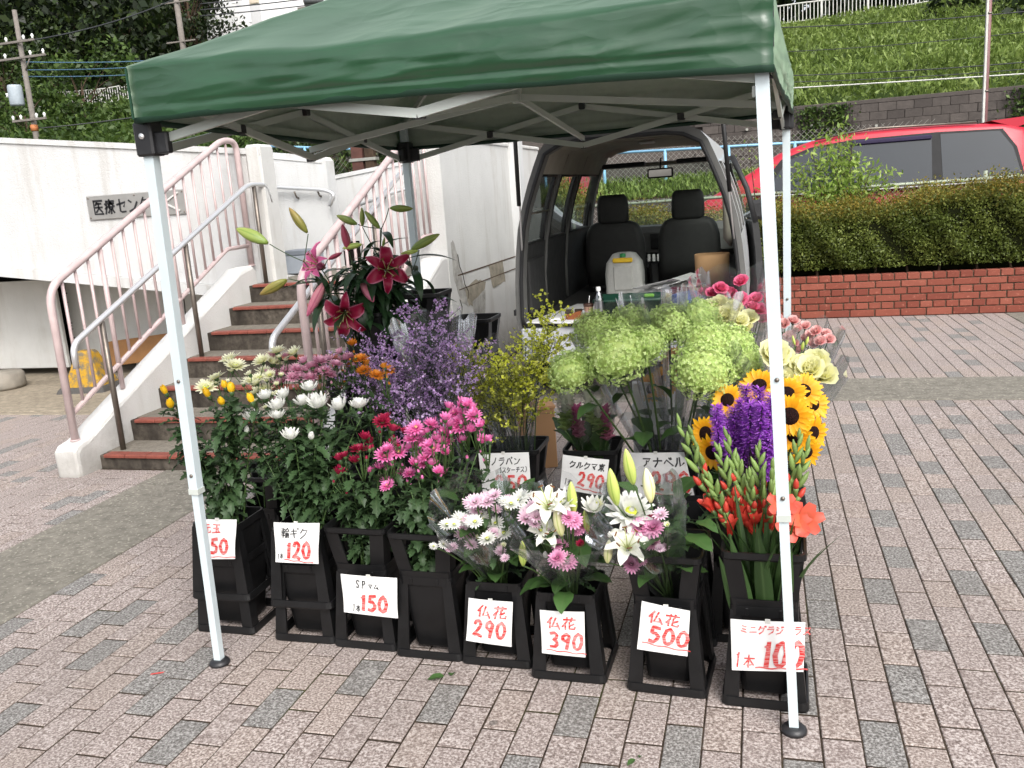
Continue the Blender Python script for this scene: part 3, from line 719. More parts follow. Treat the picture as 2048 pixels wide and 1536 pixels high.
# hillside
def hill(x, y): return 3.0+(y-22.3)*.258+.25*fbm((x*.12, y*.12, 1.3), 1)+(0 if y < 42 else -(y-42)*.2+(y-42)*.95*min(1, max(0, (-41-x)/7)))
mb = MB(); nx, ny = 70, 30; vs = []
for j in range(ny+1):
    for i in range(nx+1):
        x = -75+95*i/nx; y = 22.35+(75-22.35)*j/ny; vs.append((x, y, hill(x, y) if j else 2.9))
mb.add(vs, [(j*(nx+1)+i, j*(nx+1)+i+1, (j+1)*(nx+1)+i+1, (j+1)*(nx+1)+i) for j in range(ny) for i in range(nx)], smooth=True)
M_SLOPE = plain('slope_soil', (.045,.07,.02), 1, spec=.05, var=.4, scale=.8, bump=.5, bscale=6)
tag(mb.build('hillside', M_SLOPE), kind='structure')
def slope_plants(nm, label, x0, x1, y0, y1, n, s0, s1, mat, lean):
    X = NR.uniform(x0, x1, n); Y = NR.uniform(y0, y1, n); 
    dens = np.array([fbm((x*.35, y*.35, 4), 1) for x, y in zip(X, Y)])
    dk = np.array([fbm((x*.9, y*.9, 8), 1) for x, y in zip(X, Y)])
    Z = np.array([hill(x, y) for x, y in zip(X, Y)])+NR.rand(n)*(.25+.55*np.clip(dens+.4, 0, 1))*np.where(Y > 38, .35, 1)
    rnd = np.clip(NR.rand(n)*.5+.28+.42*dk, 0, 1)
    v, tt = leafcloud(np.stack([X, Y, Z], 1), NR.uniform(s0, s1, n)*(1-.0*X), None, rnd, 0, lean, .45 if lean[2] < .5 else .16)
    tag(link(nm, cloud_mesh(nm, v, tt, mat)), label, 'plants', kind='stuff')
slope_plants('hillside_ivy', 'leafy green creepers covering the hillside', -11, 9, 22.3, 42, 34000, .10, .22, M_GRASS, np.array([0, -.5, .3]))
slope_plants('hillside_grass', 'long green grass on the hillside above the block wall', -11, 9, 22.5, 42, 32000, .16, .38, M_GRASS, np.array([0, -.1, 1.2]))
slope_plants('hillside_undergrowth', 'green undergrowth on the slope above the ramp wall', -42, -9, 22.3, 41, 26000, .16, .38, M_TREEC, np.array([0, -.4, .4]))
# white fence along the top
M_FENCEW = plain('fence_white', srgb(196,196,190), .6, .1)
t = thing('hilltop_fence', 'pale railing fence along the top of the hillside', 'fence', (-15, 42, 8.55))
zf = lambda x: hill(x-15, 42)-8.55+.85
for a, b, n_ in ((-32,-12,1),(12,26,1)):
    pts = [(a+(b-a)*i/20, 0, zf(a+(b-a)*i/20)) for i in range(21)]
    MB().tube(pts, .035, 6).build('top_rail', M_FENCEW, t); MB().tube([(p[0],0,p[2]-.75) for p in pts], .03, 6).build('lower_rail', M_FENCEW, t)
    x = a; k = 0
    while x < b:
        big = k % 12 == 0
        if big: MB().bar((x,0,zf(x)-1.3), (x,0,zf(x)+.04), .09, .09, up=(0,1,0)).build('post', M_FENCEW, t)
        x += .16; k += 1
    mb = MB(); x = a
    while x < b: mb.bar((x,0,zf(x)-.75), (x,0,zf(x)), .035, .035, up=(0,1,0)); x += .16
    tag(mb.build('pickets', M_FENCEW, t), kind='stuff')
# pole behind the red car
t = thing('thin_pole', 'thin maroon and white pole rising behind the red car', 'pole', (3.87, 16, 0)); MB().tube([(0,0,0),(0,0,5.5)], .04, 10).build('shaft', plain('maroon_pole', srgb(120,84,84), .5), t)
MB().bbox((-.05,-.04,1.5), (-.012,.03,5.5), .004).build('white_strip', M_FENCEW, t)
for z in (2.6,3.9): MB().lathe([(.05,0),(.05,.03)], 10, c=(0,0,z)).build('band', M_STEELD, t)
# brown post near the landing
t = thing('brown_post', 'rusty brown steel post behind the landing wall', 'post', (-6.5, 12, 0))
MB().bbox((-.1,-.05,0),(.1,.05,3.4),.006).build('shaft', plain('rust_brown', srgb(84,52,44), .8, var=.25), t); MB().bbox((.14,-.05,0),(.3,.08,3.2),.01).build('timber', M_BARK, t); MB().bbox((-.14,-.07,2.15),(.34,.1,2.2),.004).build('clamp', M_WIRE, t)
# trees
def tree(name, label, base, h, cr, n, mat, leaf, seed, group, squash=.8, open_=.5, trunk_r=.2, clumps=26, low=.35):
    rr = random.Random(seed); t = thing(name, label, 'tree', base, group=group)
    wood = MB(); wood.tube([(0,0,-.4),(rr.uniform(-.1,.1),0,h*.25),(rr.uniform(-.25,.25),rr.uniform(-.2,.2),h*.72)], [trunk_r, trunk_r*.8, trunk_r*.4], 8)
    cl = []
    for k in range(clumps):
        a = rr.uniform(0, 2*pi); e = rr.uniform(low, 1); rad = cr*sqrt(max(.05, 1-((e-.55)/.62)**2))*rr.uniform(.35, 1)
        c = Vector((cos(a)*rad, sin(a)*rad*.9, h*e)); cl.append((c, cr*rr.uniform(.24,.46)))
        st_ = Vector((0,0,h*min(.7, e*rr.uniform(.4,.8)))); wood.tube(bez(st_, (st_+c)*.5+Vector((0,0,.1*h)), c, 4), [trunk_r*.3, trunk_r*.22, trunk_r*.16, trunk_r*.1, trunk_r*.06], 5)
    wood.build('trunk', M_BARK, t)
    P_ = []; K_ = []
    for k in range(n):
        c, r_ = cl[rr.randrange(clumps)]; d = Vector((rr.gauss(0,1), rr.gauss(0,1), rr.gauss(0,1))).normalized()*r_*rr.random()**(1/2.4)
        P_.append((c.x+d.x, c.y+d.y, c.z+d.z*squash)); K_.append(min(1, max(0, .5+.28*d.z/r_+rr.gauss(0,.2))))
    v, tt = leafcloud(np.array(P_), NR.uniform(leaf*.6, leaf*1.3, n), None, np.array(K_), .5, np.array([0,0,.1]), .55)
    link('crown', cloud_mesh('crown', v, tt, mat), t); return t
GRP = 'trees on the hilltop'
def tree_px(px, py, Y, h, cr, n, mat, leaf, seed, label, **kw):
    """a tree whose crown centre stands at depth Y behind a picture position"""
    p = at(px, py, 'y', Y); return tree('hilltop_tree', label, (p.x, Y, p.z-h*.62), h, cr, n, mat, leaf, seed, GRP, **kw)
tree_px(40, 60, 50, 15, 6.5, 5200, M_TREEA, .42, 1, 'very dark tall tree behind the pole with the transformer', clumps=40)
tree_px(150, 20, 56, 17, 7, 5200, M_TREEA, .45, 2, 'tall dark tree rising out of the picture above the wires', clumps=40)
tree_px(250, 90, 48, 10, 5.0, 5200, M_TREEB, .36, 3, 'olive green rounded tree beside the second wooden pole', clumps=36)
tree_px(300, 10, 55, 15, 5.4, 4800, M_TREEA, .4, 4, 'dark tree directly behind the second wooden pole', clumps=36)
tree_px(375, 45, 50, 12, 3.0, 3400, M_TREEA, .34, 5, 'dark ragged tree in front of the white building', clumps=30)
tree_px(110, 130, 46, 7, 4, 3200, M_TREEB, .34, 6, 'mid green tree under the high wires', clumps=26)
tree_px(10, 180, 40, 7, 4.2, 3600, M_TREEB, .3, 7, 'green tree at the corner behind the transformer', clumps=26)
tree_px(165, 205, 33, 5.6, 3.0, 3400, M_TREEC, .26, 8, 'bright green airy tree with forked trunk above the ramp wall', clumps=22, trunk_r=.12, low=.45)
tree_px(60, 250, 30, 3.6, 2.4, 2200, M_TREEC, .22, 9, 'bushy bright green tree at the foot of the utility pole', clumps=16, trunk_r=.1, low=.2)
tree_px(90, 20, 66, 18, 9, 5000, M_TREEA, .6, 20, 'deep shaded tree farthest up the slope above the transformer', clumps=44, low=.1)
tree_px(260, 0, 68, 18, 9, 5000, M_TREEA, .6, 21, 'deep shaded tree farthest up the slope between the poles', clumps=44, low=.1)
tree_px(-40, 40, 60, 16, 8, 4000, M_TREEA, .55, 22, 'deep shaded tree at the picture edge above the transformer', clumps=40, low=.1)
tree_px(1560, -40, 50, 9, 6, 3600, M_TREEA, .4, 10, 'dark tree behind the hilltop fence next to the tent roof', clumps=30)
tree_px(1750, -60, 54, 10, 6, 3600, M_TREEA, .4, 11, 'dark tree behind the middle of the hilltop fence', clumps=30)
tree_px(2060, 30, 36, 8, 3.6, 3600, M_TREEA, .34, 12, 'dark tree standing in for the vignetted edge of the hillside', clumps=26, low=.05)  # dark leaves here stand in for vignette darkening over the greenery
for k, (px, py, Y) in enumerate(((590,300,19),(760,300,20),(720,335,17),(630,290,21))):
    p = at(px, py, 'y', Y); tree('roadside_bush', ('loose green bush above the landing wall','green bush behind the pink railing top','low leafy bush right behind the brown post','pale leafy bush behind the blue fence')[k], (p.x, Y, p.z-1.4), 2.4, 1.5, 1500, M_TREEC if k % 2 else M_TREEB, .15, 30+k, 'bushes by the road', clumps=14, trunk_r=.05, low=.1)
nT = 12000; side = NR.rand(nT) < .45; X = np.where(side, NR.uniform(-4, 16, nT), NR.uniform(-62, -33, nT)); Y = NR.uniform(43.5, 47, nT); Z = 7.2+NR.rand(nT)*np.where(side, 5.5, 9)
v, tt = leafcloud(np.stack([X, Y, Z], 1), NR.uniform(.4, .8, nT), None, NR.rand(nT)*.8, .3, np.array([0, -.2, .2]), .6)
X2 = NR.uniform(-33, -4, 5000); v2, t2_ = leafcloud(np.stack([X2, NR.uniform(43.5, 47, 5000), 7.0+NR.rand(5000)*(1.8+np.abs(np.sin(X2*.7)))], 1), NR.uniform(.3, .6, 5000), None, NR.rand(5000), .3, np.array([0, -.2, .2]), .6); v = np.concatenate([v, v2]); tt = np.concatenate([tt, t2_])
tag(link('hilltop_thicket', cloud_mesh('hilltop_thicket', v, tt, M_TREEA)), 'dark thicket behind the hilltop fence', 'thicket', kind='stuff')
# white building
bd = thing('white_building', 'tall white apartment building behind the trees', 'building', (-30, 56, 4))
M_BLD = plain('building_white', (.86,.86,.86), .9, spec=.1, var=.03)
MB().box((-7.2,0,0), (9,9,18)).build('wall', M_BLD, bd)
MB().box((-3.55,-.05,0), (-2.75,.0,18)).build('recess_strip', plain('building_grey', (.62,.62,.63), .9, var=.04), bd)
M_GLZ = plain('window_dark', (.05,.055,.06), .15, var=.2)
for z in (5.4, 8.4, 11.4, 14.4):
    w = MB().box((-3.5,-.1,z), (-2.8,-.05,z+1.4)).build('window', plain('blind_beige', srgb(206,196,178), .8), bd); MB().box((-3.45,-.13,z+.95), (-2.85,-.1,z+1.35)).build('pane', M_GLZ, w); MB().box((-3.46,-.125,z+.05), (-2.84,-.1,z+.9)).build('blind', plain('blind_lower', srgb(214,200,180), .8), w)
# utility poles and wires
M_POLE = plain('pole_concrete', srgb(118,112,106), .9, var=.15, bump=.2)
M_CABLE = plain('cable_black', (.03,.032,.035), .6)
M_CABLEB = plain('cable_blue', srgb(80,112,138), .6)
M_INS = plain('insulator_white', (.8,.8,.78), .3)
up = thing('utility_pole', 'concrete utility pole with grey transformer and white insulators', 'pole', (-25.75, 26, 0))
MB().tube([(0,0,0),(.05,0,9.15)], [.13,.08], 12).build('shaft', M_POLE, up)
for z, w in ((8.0,1.1),(7.45,1.6),(5.3,1.0)):
    a_ = MB().bbox((-w*.75,-.2,z), (w*.75,-.12,z+.08), .01).build('cross_arm', M_POLE, up)
    for k in (-.7,-.35,.35,.7): MB().lathe([(.0,0),(.05,.01),(.035,.06),(.06,.1),(.03,.16),(0,.18)], 8, c=(k*w,-.16,z+.08), cap=False).build('insulator', M_INS, a_)
tr = MB().lathe([(.0,0),(.23,.02),(.25,.08),(.25,.66),(.22,.74),(0,.76)], 16, c=(-.36,-.2,5.85), cap=False).build('transformer', plain('transformer_grey', srgb(158,168,176), .5), up)
for x in (-.75,-.7): MB().lathe([(.05,0),(.03,.08),(.05,.14)], 8, c=(x,-.2,6.2)).build('bushing', M_INS, tr)
MB().lathe([(.135,0),(.135,.22)], 12, c=(.01,0,4.95)).build('orange_sleeve', plain('orange_sleeve', srgb(176,110,66), .7), up)
MB().tube([(.02,0,7.0),(.5,-.15,7.45)], .03, 6).build('brace', M_POLE, up)
p2 = at(368, 108, 'y', 38)
up2 = thing('utility_pole', 'second slimmer utility pole beside the white building', 'pole', (p2.x, 38, 4)); MB().tube([(0,0,0),(0,0,9.5)], [.16,.13], 10).build('shaft', M_POLE, up2)
for z in (5.8, 7.6): MB().bbox((-.8,-.15,z),(.8,-.07,z+.07),.01).build('cross_arm', M_POLE, up2)
def wire(pts, r, m, label, n=14):
    mb = MB(); P0, P1 = Vector(pts[0]), Vector(pts[1]); sag = pts[2]
    mb.tube([P0.lerp(P1, i/n)-Vector((0,0,sag*4*(i/n)*(1-i/n))) for i in range(n+1)], r, 5)
    return tag(mb.build('overhead_wire', m), label, 'wire', 'overhead wires')
def wpx(a, Ya, b, Yb, sag, r, m, label): return wire((at(*a, 'y', Ya), at(*b, 'y', Yb), sag), r, m, label)
wpx((0,90),26,(345,0),36,.25,.03,M_CABLE,'thick dark wire slanting up from the transformer pole past the trees')
wpx((45,124),26,(420,112),38,.12,.022,M_CABLEB,'topmost of the three bluish wires running to the tent corner')
wpx((45,140),26,(400,122),38,.12,.022,M_CABLEB,'middle one of the three bluish wires by the tent corner')
wpx((45,153),26,(400,138),38,.12,.022,M_CABLEB,'lowest of the three bluish wires by the tent corner')
wpx((60,258),26,(420,208),30,.1,.022,M_CABLE,'dark wire just above the ramp wall ending behind the tent')
wpx((400,8),40,(700,-30),44,.05,.03,M_CABLE,'upper of the wires crossing the white building'); wpx((400,20),40,(700,-14),44,.05,.03,M_CABLE,'middle of the wires crossing the white building'); wpx((400,32),40,(700,0),44,.05,.03,M_CABLE,'lowest of the wires crossing the white building')
wpx((1530,56),20,(2100,18),20,.06,.012,M_CABLE,'highest dark wire crossing the grassy slope')
wpx((1540,105),20,(2100,58),20,.06,.008,M_CABLE,'second wire from the top across the grassy slope')
wpx((1550,152),20,(2100,120),20,.05,.012,M_CABLE,'third wire down across the grassy slope')
wpx((1550,165),20,(2100,134),20,.05,.010,M_CABLE,'lowest dark wire across the grassy slope')
wpx((1550,178),21,(2100,144),21,.01,.016,M_FENCEW,'pale cable strung low over the grassy slope')
# lamp on the roof line by the building
t = thing('roof_lamp', 'grey floodlight cluster in front of the white building', 'lamp', at(628, 12, 'y', 44)); MB().lathe([(.0,0),(.5,.05),(.55,.3),(.3,.5),(0,.52)], 14, cap=False).build('housing', plain('lamp_grey', srgb(96,98,100), .5), t); MB().bbox((-.9,-.2,-.12),(.9,.2,0),.02).build('bracket', M_POLE, t)
MB().tube([(0,0,-4),(0,0,-.1)], .12, 8).build('mast', M_POLE, t)
# ================================================================== handwriting strokes (unit box, y up)
ST = {
'0': [[(.55,.98),(.25,.85),(.1,.5),(.25,.12),(.5,.02),(.78,.15),(.9,.5),(.78,.85),(.5,.98)]],
'1': [[(.25,.8),(.55,.98),(.48,.5),(.42,.02)]],
'2': [[(.15,.75),(.3,.95),(.6,.97),(.75,.8),(.68,.55),(.4,.25),(.12,.06),(.5,.08),(.9,.02)]],
'3': [[(.12,.9),(.5,.97),(.75,.85),(.65,.62),(.4,.52),(.7,.45),(.82,.25),(.6,.05),(.12,.05)]],
'5': [[(.85,.95),(.3,.93),(.22,.55),(.55,.6),(.8,.42),(.75,.18),(.45,.03),(.12,.1)]],
'9': [[(.82,.8),(.55,.97),(.22,.82),(.2,.58),(.5,.47),(.8,.65),(.82,.85),(.74,.5),(.6,.02)]],
'S': [[(.8,.85),(.5,.98),(.22,.8),(.4,.55),(.7,.38),(.6,.1),(.2,.08)]], 'P': [[(.25,.02),(.3,.95)],[(.25,.92),(.7,.9),(.78,.65),(.55,.48),(.28,.48)]],
'(': [[(.7,1),(.4,.7),(.4,.3),(.7,0)]], ')': [[(.3,1),(.6,.7),(.6,.3),(.3,0)]], 'ー': [[(.1,.5),(.9,.52)]],
'マ': [[(.08,.85),(.9,.88),(.5,.45)],[(.3,.55),(.65,.2)]], 'ム': [[(.45,.95),(.12,.15),(.85,.25)],[(.65,.5),(.92,.05)]],
'キ': [[(.12,.72),(.88,.8)],[(.06,.42),(.94,.5)],[(.42,.98),(.62,.02)]], 'ノ': [[(.7,.95),(.55,.45),(.15,.05)]], 'ラ': [[(.2,.92),(.8,.94)],[(.1,.66),(.88,.68),(.7,.3),(.3,.02)]],
'パ': [[(.35,.8),(.08,.15)],[(.55,.85),(.9,.12)],[(.85,1),(.78,.92),(.85,.85),(.93,.92),(.85,1)]], 'ン': [[(.1,.85),(.35,.7)],[(.1,.08),(.6,.25),(.92,.7)]],
'ス': [[(.15,.9),(.85,.9),(.55,.4),(.08,.05)],[(.5,.42),(.92,.05)]], 'タ': [[(.4,.98),(.1,.5)],[(.35,.8),(.88,.8),(.65,.35),(.2,.02)],[(.35,.55),(.7,.38)]], 'チ': [[(.8,.95),(.25,.82)],[(.06,.58),(.94,.6)],[(.55,.85),(.5,.3),(.22,.02)]],
'ク': [[(.38,.98),(.1,.5)],[(.34,.8),(.88,.8),(.68,.35),(.22,.02)]], 'ル': [[(.32,.9),(.28,.4),(.06,.05)],[(.58,.95),(.58,.08),(.95,.45)]],
'ア': [[(.08,.9),(.9,.9),(.62,.58)],[(.48,.7),(.42,.3),(.15,.02)]], 'ナ': [[(.06,.65),(.94,.67)],[(.52,.98),(.5,.45),(.2,.02)]], 'ベ': [[(.04,.4),(.32,.75),(.95,.2)],[(.62,.92),(.7,.78)],[(.78,.95),(.86,.82)]],
'ミ': [[(.2,.92),(.8,.78)],[(.22,.6),(.76,.48)],[(.14,.28),(.84,.1)]], 'ニ': [[(.22,.75),(.78,.76)],[(.08,.2),(.92,.22)]], 'グ': [[(.33,.95),(.08,.5)],[(.3,.78),(.78,.78),(.6,.35),(.2,.02)],[(.78,1),(.84,.9)],[(.92,1),(.98,.9)]],
'ジ': [[(.15,.92),(.38,.8)],[(.08,.65),(.3,.54)],[(.1,.06),(.55,.22),(.88,.65)],[(.7,1),(.78,.88)],[(.86,1),(.94,.9)]], 'オ': [[(.06,.68),(.94,.7)],[(.62,.98),(.62,.05),(.5,.1)],[(.6,.66),(.1,.15)]], 'ギ': [[(.1,.7),(.78,.78)],[(.04,.42),(.84,.5)],[(.36,.95),(.56,.02)],[(.8,1),(.86,.88)],[(.94,1),(1,.9)]],
'仏': [[(.35,.98),(.05,.5)],[(.24,.7),(.24,.02)],[(.62,.9),(.42,.15),(.85,.22)],[(.72,.5),(.95,.02)]],
'花': [[(.06,.82),(.94,.84)],[(.32,.98),(.34,.7)],[(.68,.98),(.64,.7)],[(.34,.62),(.06,.25)],[(.24,.45),(.24,.02)],[(.86,.5),(.52,.32)],[(.54,.64),(.54,.1),(.94,.06),(.95,.2)]],
'元': [[(.22,.9),(.78,.92)],[(.05,.6),(.95,.62)],[(.38,.6),(.32,.25),(.06,.03)],[(.6,.6),(.6,.08),(.95,.05),(.96,.22)]], '玉': [[(.15,.92),(.85,.93)],[(.2,.52),(.8,.53)],[(.05,.06),(.95,.07)],[(.5,.92),(.5,.06)],[(.66,.36),(.8,.2)]],
'本': [[(.06,.7),(.94,.72)],[(.5,.98),(.5,.02)],[(.48,.7),(.08,.2)],[(.52,.7),(.92,.2)],[(.32,.2),(.7,.21)]],
'束': [[(.1,.84),(.9,.85)],[(.22,.65),(.22,.42),(.78,.42),(.78,.65),(.22,.65)],[(.5,.98),(.5,.02)],[(.46,.4),(.08,.05)],[(.54,.4),(.94,.05)]],
'輪': [[(.04,.9),(.44,.9)],[(.08,.74),(.4,.74),(.4,.42),(.08,.42),(.08,.74)],[(.08,.58),(.4,.58)],[(.02,.26),(.46,.27)],[(.24,.98),(.24,.02)],[(.72,.98),(.5,.68)],[(.72,.98),(.98,.7)],[(.62,.66),(.84,.66)],[(.54,.5),(.54,.02)],[(.54,.5),(.95,.5),(.95,.02)],[(.54,.28),(.95,.28)],[(.68,.5),(.68,.05)],[(.81,.5),(.81,.05)]],
'医': [[(.06,.95),(.96,.95)],[(.1,.95),(.1,.04),(.97,.04)],[(.42,.88),(.25,.66)],[(.36,.76),(.84,.76)],[(.22,.5),(.92,.5)],[(.56,.76),(.54,.42),(.25,.16)],[(.6,.42),(.88,.16)]],
'療': [[(.5,1),(.5,.9)],[(.15,.88),(.97,.88)],[(.2,.88),(.18,.45),(.05,.02)],[(.02,.72),(.12,.6)],[(.02,.36),(.16,.46)],[(.3,.74),(.95,.74)],[(.62,.84),(.5,.62),(.28,.48)],[(.66,.72),(.95,.5)],[(.4,.68),(.46,.6)],[(.8,.7),(.74,.62)],[(.44,.5),(.8,.5),(.8,.3),(.44,.3),(.44,.5)],[(.44,.4),(.8,.4)],[(.62,.3),(.62,.02),(.55,.04)],[(.44,.22),(.32,.08)],[(.8,.22),(.92,.08)]],
'セ': [[(.06,.6),(.92,.74),(.74,.45)],[(.36,.95),(.36,.15),(.5,.08),(.9,.1)]],
}
def strokes(mb, text, x, y, w, h, pen, gap=.15, jit=.02, rnd=None, z=0, yax=False, slant=0.):
    """writes text into a mesh lying in the x-z plane facing -y: each glyph w by h, ribbons of width pen"""
    rr = rnd or R
    for ch in text:
        if ch == ' ': x += w*.5; continue
        gw = w*(.6 if ch in '()1' else 1)
        for line in ST[ch]:
            pts = [Vector((x+(px+rr.uniform(-jit,jit))*gw+slant*py*h, y+(py+rr.uniform(-jit,jit))*h)) for px, py in line]
            sm = []
            for i in range(len(pts)):                               # round the corners off a little
                if 0 < i < len(pts)-1 and ch in '02359S':
                    sm += [pts[i].lerp(pts[i-1], .3), pts[i], pts[i].lerp(pts[i+1], .3)]
                else: sm.append(pts[i])
            n = len(sm); L_ = []; R_ = []
            for i, p in enumerate(sm):
                d = (sm[min(i+1, n-1)]-sm[max(i-1, 0)]); d = d.normalized() if d.length > 1e-9 else Vector((1, 0))
                wv = pen*(.82+.3*rr.random())*.5; nrm = Vector((-d.y, d.x))
                if i == 0: p = p-d*pen*.25
                if i == n-1: p = p+d*pen*.25
                L_.append(p+nrm*wv); R_.append(p-nrm*wv)
            vs = [(q_.x, z, q_.y) for q_ in L_]+[(q_.x, z, q_.y) for q_ in R_]
            mb.add(vs, [(i, i+1, n+i+1, n+i) for i in range(n-1)])
        x += gw+w*gap
    return x
# ================================================================== wall sign
sg = thing('wall_sign', 'grey metal sign board lettered in black on the white ramp wall', 'sign', (-4.99, YW-.012, 1.572)); sg.rotation_euler = (0, radians(.3), 0)
MB().bbox((-.475,-.006,-.098), (.475,.006,.098), .004).build('plate', plain('sign_grey', srgb(172,170,166), .42, .55, var=.06, scale=14), sg)
mb = MB(); strokes(mb, '医療センター', -.415, -.058, .098, .118, .0165, .17, 0, z=-.0085); mb.build('lettering', plain('sign_black', (.02,.02,.022), .5), sg)
mb = MB(); mb.bar((.28,-.0085,.0), (.42,-.0085,.075), .012, .018, up=(0,1,0)); mb.bar((.28,-.0085,.0), (.42,-.0085,-.07), .012, .018, up=(0,1,0)); mb.build('arrow_mark', plain('sign_pale', srgb(206,206,202), .4), sg)
for x, z in ((-.455,.08),(.455,.08),(-.455,-.08),(.455,-.08),(0,.08)): MB().lathe([(.0,.006),(.006,.004),(.008,0)], 8, cap=False).build('screw', M_STEELD, sg, (x,-.006,z)).rotation_euler = (pi/2,0,0)
# ================================================================== tent
M_TENT = N('tent_cloth'); v = M_TENT.coords(False)
c = M_TENT.ramp(M_TENT.noise(2.4, 4, .6, v), [(.3, srgb(19,64,36)), (.7, srgb(28,78,46))]); c = M_TENT.mix(M_TENT.ramp(M_TENT.noise(9, 5, .7, v), [(.66, 0.), (.74, .25)]), c, srgb(40,84,60))
wv = M_TENT.noise(700, 1, .5, v); dv = M_TENT.node('ShaderNodeVectorMath', operation='ADD'); nz = M_TENT.node('ShaderNodeTexNoise'); nz.inputs['Scale'].default_value = 3; M_TENT.link(v, nz.inputs['Vector'])
sc_ = M_TENT.node('ShaderNodeVectorMath', operation='SCALE'); sc_.inputs['Scale'].default_value = .35; M_TENT.link(nz.outputs['Color'], sc_.inputs[0]); M_TENT.link(M_TENT.stretch(1, 1, 2.4, v), dv.inputs[0]); M_TENT.link(sc_.outputs[0], dv.inputs[1])
cr = M_TENT.math('ADD', M_TENT.voro(4.2, dv.outputs[0]), M_TENT.math('MULTIPLY', M_TENT.voro(11, dv.outputs[0]), .35)); ms_ = M_TENT.ramp(M_TENT.noise(1.6, 2, .5, v), [(.38, .15), (.62, 1.)])
M_TENT.bump(M_TENT.math('ADD', M_TENT.math('MULTIPLY', cr, ms_), M_TENT.math('MULTIPLY', wv, .012)), .5, .022)
NT = M_TENT; NT.done(c, .30, 0, 1.0, Sheen_Weight=.55, Sheen_Roughness=.45); NT.p.inputs['Sheen Tint'].default_value = (.70,.95,.70,1)
tb = NT.node('ShaderNodeBsdfTranslucent'); NT.link(c, tb.inputs[0]); ms = NT.node('ShaderNodeMixShader'); ms.inputs[0].default_value = .22; NT.link(NT.p.outputs[0], ms.inputs[1]); NT.link(tb.outputs[0], ms.inputs[2]); NT.link(ms.outputs[0], NT.out.inputs[0]); M_TENT = NT.m
M_LIN = leafmat('tent_lining', srgb(218,226,214), .04, .7, .45)
M_TPOLE = plain('tent_white_paint', srgb(206,218,222), .35, .15, var=.05, scale=6)
M_TPOLEB = plain('tent_bar_paint', srgb(190,196,190), .4, .1, var=.06, scale=6)
M_BLKP = plain('black_plastic', (.018,.018,.02), .42, var=.2, scale=30, bump=.1)
TC = {'fl': (-1.768,.205), 'fr': (.033,.117), 'rl': (-1.66,2.0), 'rr': (.075,1.95)}           # feet
TT = {'fl': (-1.722,.195), 'fr': (-.035,.115), 'rl': (-1.66,2.0), 'rr': (.075,1.95)}           # tops
tent = thing('canopy_tent', 'green pop-up canopy tent on white legs over the flower stall', 'tent', (-.85, 1.05, 0))
q = lambda x, y, z: Vector((x+.85, y-1.05, z))
for k in ('fl','fr','rl','rr'):
    f, t_ = TC[k], TT[k]; zj = .60 if k in ('fl','fr') else .55
    P0, P1 = q(*f, .012), q(*t_, 1.80); mid = P0.lerp(P1, zj/1.8); up_ = Vector((0,1,0))
    w0 = .024; w1 = .031
    leg = MB().bar(mid-(P1-P0)*.006, P1, w1, w1, up=up_).build('leg', M_TPOLE, tent)
    MB().bar(P0, mid, w0, w0, up=up_).build('lower_tube', M_TPOLE, leg)
    MB().bar(mid-(P1-P0)*.008, mid+(P1-P0)*.002, w1+.004, w1+.004, up=up_).build('collar', M_TPOLEB, leg)
    a = MB(); a.lathe([(.034,-.012),(.034,-.004),(.026,.004),(.018,.006)], 14, c=P0); a.build('foot_plate', M_BLKP, leg)
    for s in (.03,.22):
        c_ = mid+(P1-P0)*(s/1.8*1.6); MB().lathe([(.006,0),(.005,.003),(0,.004)], 8, cap=False).build('rivet', M_STEELD, leg, c_+Vector((0,-w1/2-.001,0))).rotation_euler = (pi/2,0,0)
    br = MB(); bx = P0.lerp(P1, (1.75 if k == 'fr' else 1.655)/1.8); br.bbox(bx+Vector((-.03,-.03,-.035)), bx+Vector((.03,.03,.06)), .006)
    sx = 1 if 'l' in k[1] else -1; sy = 1 if k[0] == 'f' else -1
    br.bbox(bx+Vector((sx*.045-.022,-.014,-.03)), bx+Vector((sx*.045+.022,.014,.03)), .004); br.bbox(bx+Vector((-.014,sy*.045-.022,-.03)), bx+Vector((.014,sy*.045+.022,.03)), .004)
    br.build('corner_bracket', M_BLKP, tent)
    MB().lathe([(.009,0),(.008,.004),(0,.005)], 10, cap=False).build('bolt', M_STEEL, tent, bx+Vector((.0,-.031,.02))).rotation_euler = (pi/2,0,0)
# scissor trusses: each side two X's
def truss(a, b, zlo=1.63, zhi=1.80):
    A, B = Vector((a[0],a[1],0)), Vector((b[0],b[1],0))
    n = 2
    side = (B-A).normalized().cross(Vector((0,0,1)))*.011
    for i in range(n):
        p, r = A.lerp(B, i/n), A.lerp(B, (i+1)/n); up0 = i % 2 == 0
        e0 = q(p.x, p.y, zhi if up0 else zlo); e1 = q(r.x, r.y, zlo if up0 else zhi); MB().bar(e0+side, e1+side, .012, .024).build('truss_bar', M_TPOLEB, tent)
        e0 = q(p.x, p.y, zlo if up0 else zhi); e1 = q(r.x, r.y, zhi if up0 else zlo); MB().bar(e0-side, e1-side, .012, .024).build('truss_bar', M_TPOLEB, tent)
        m_ = q(*(p.lerp(r, .5)).to_2d(), (zlo+zhi)/2); MB().bbox(m_+Vector((-.018,-.018,-.016)), m_+Vector((.018,.018,.016)), .004).build('joint_block', M_BLKP, tent)
    for i in (1,):
        for z in (zlo, zhi): m_ = q(*(A.lerp(B, .5)).to_2d(), z); MB().bbox(m_+Vector((-.013,-.016,-.014)), m_+Vector((.013,.016,.014)), .003).build('joint_block', M_BLKP, tent)
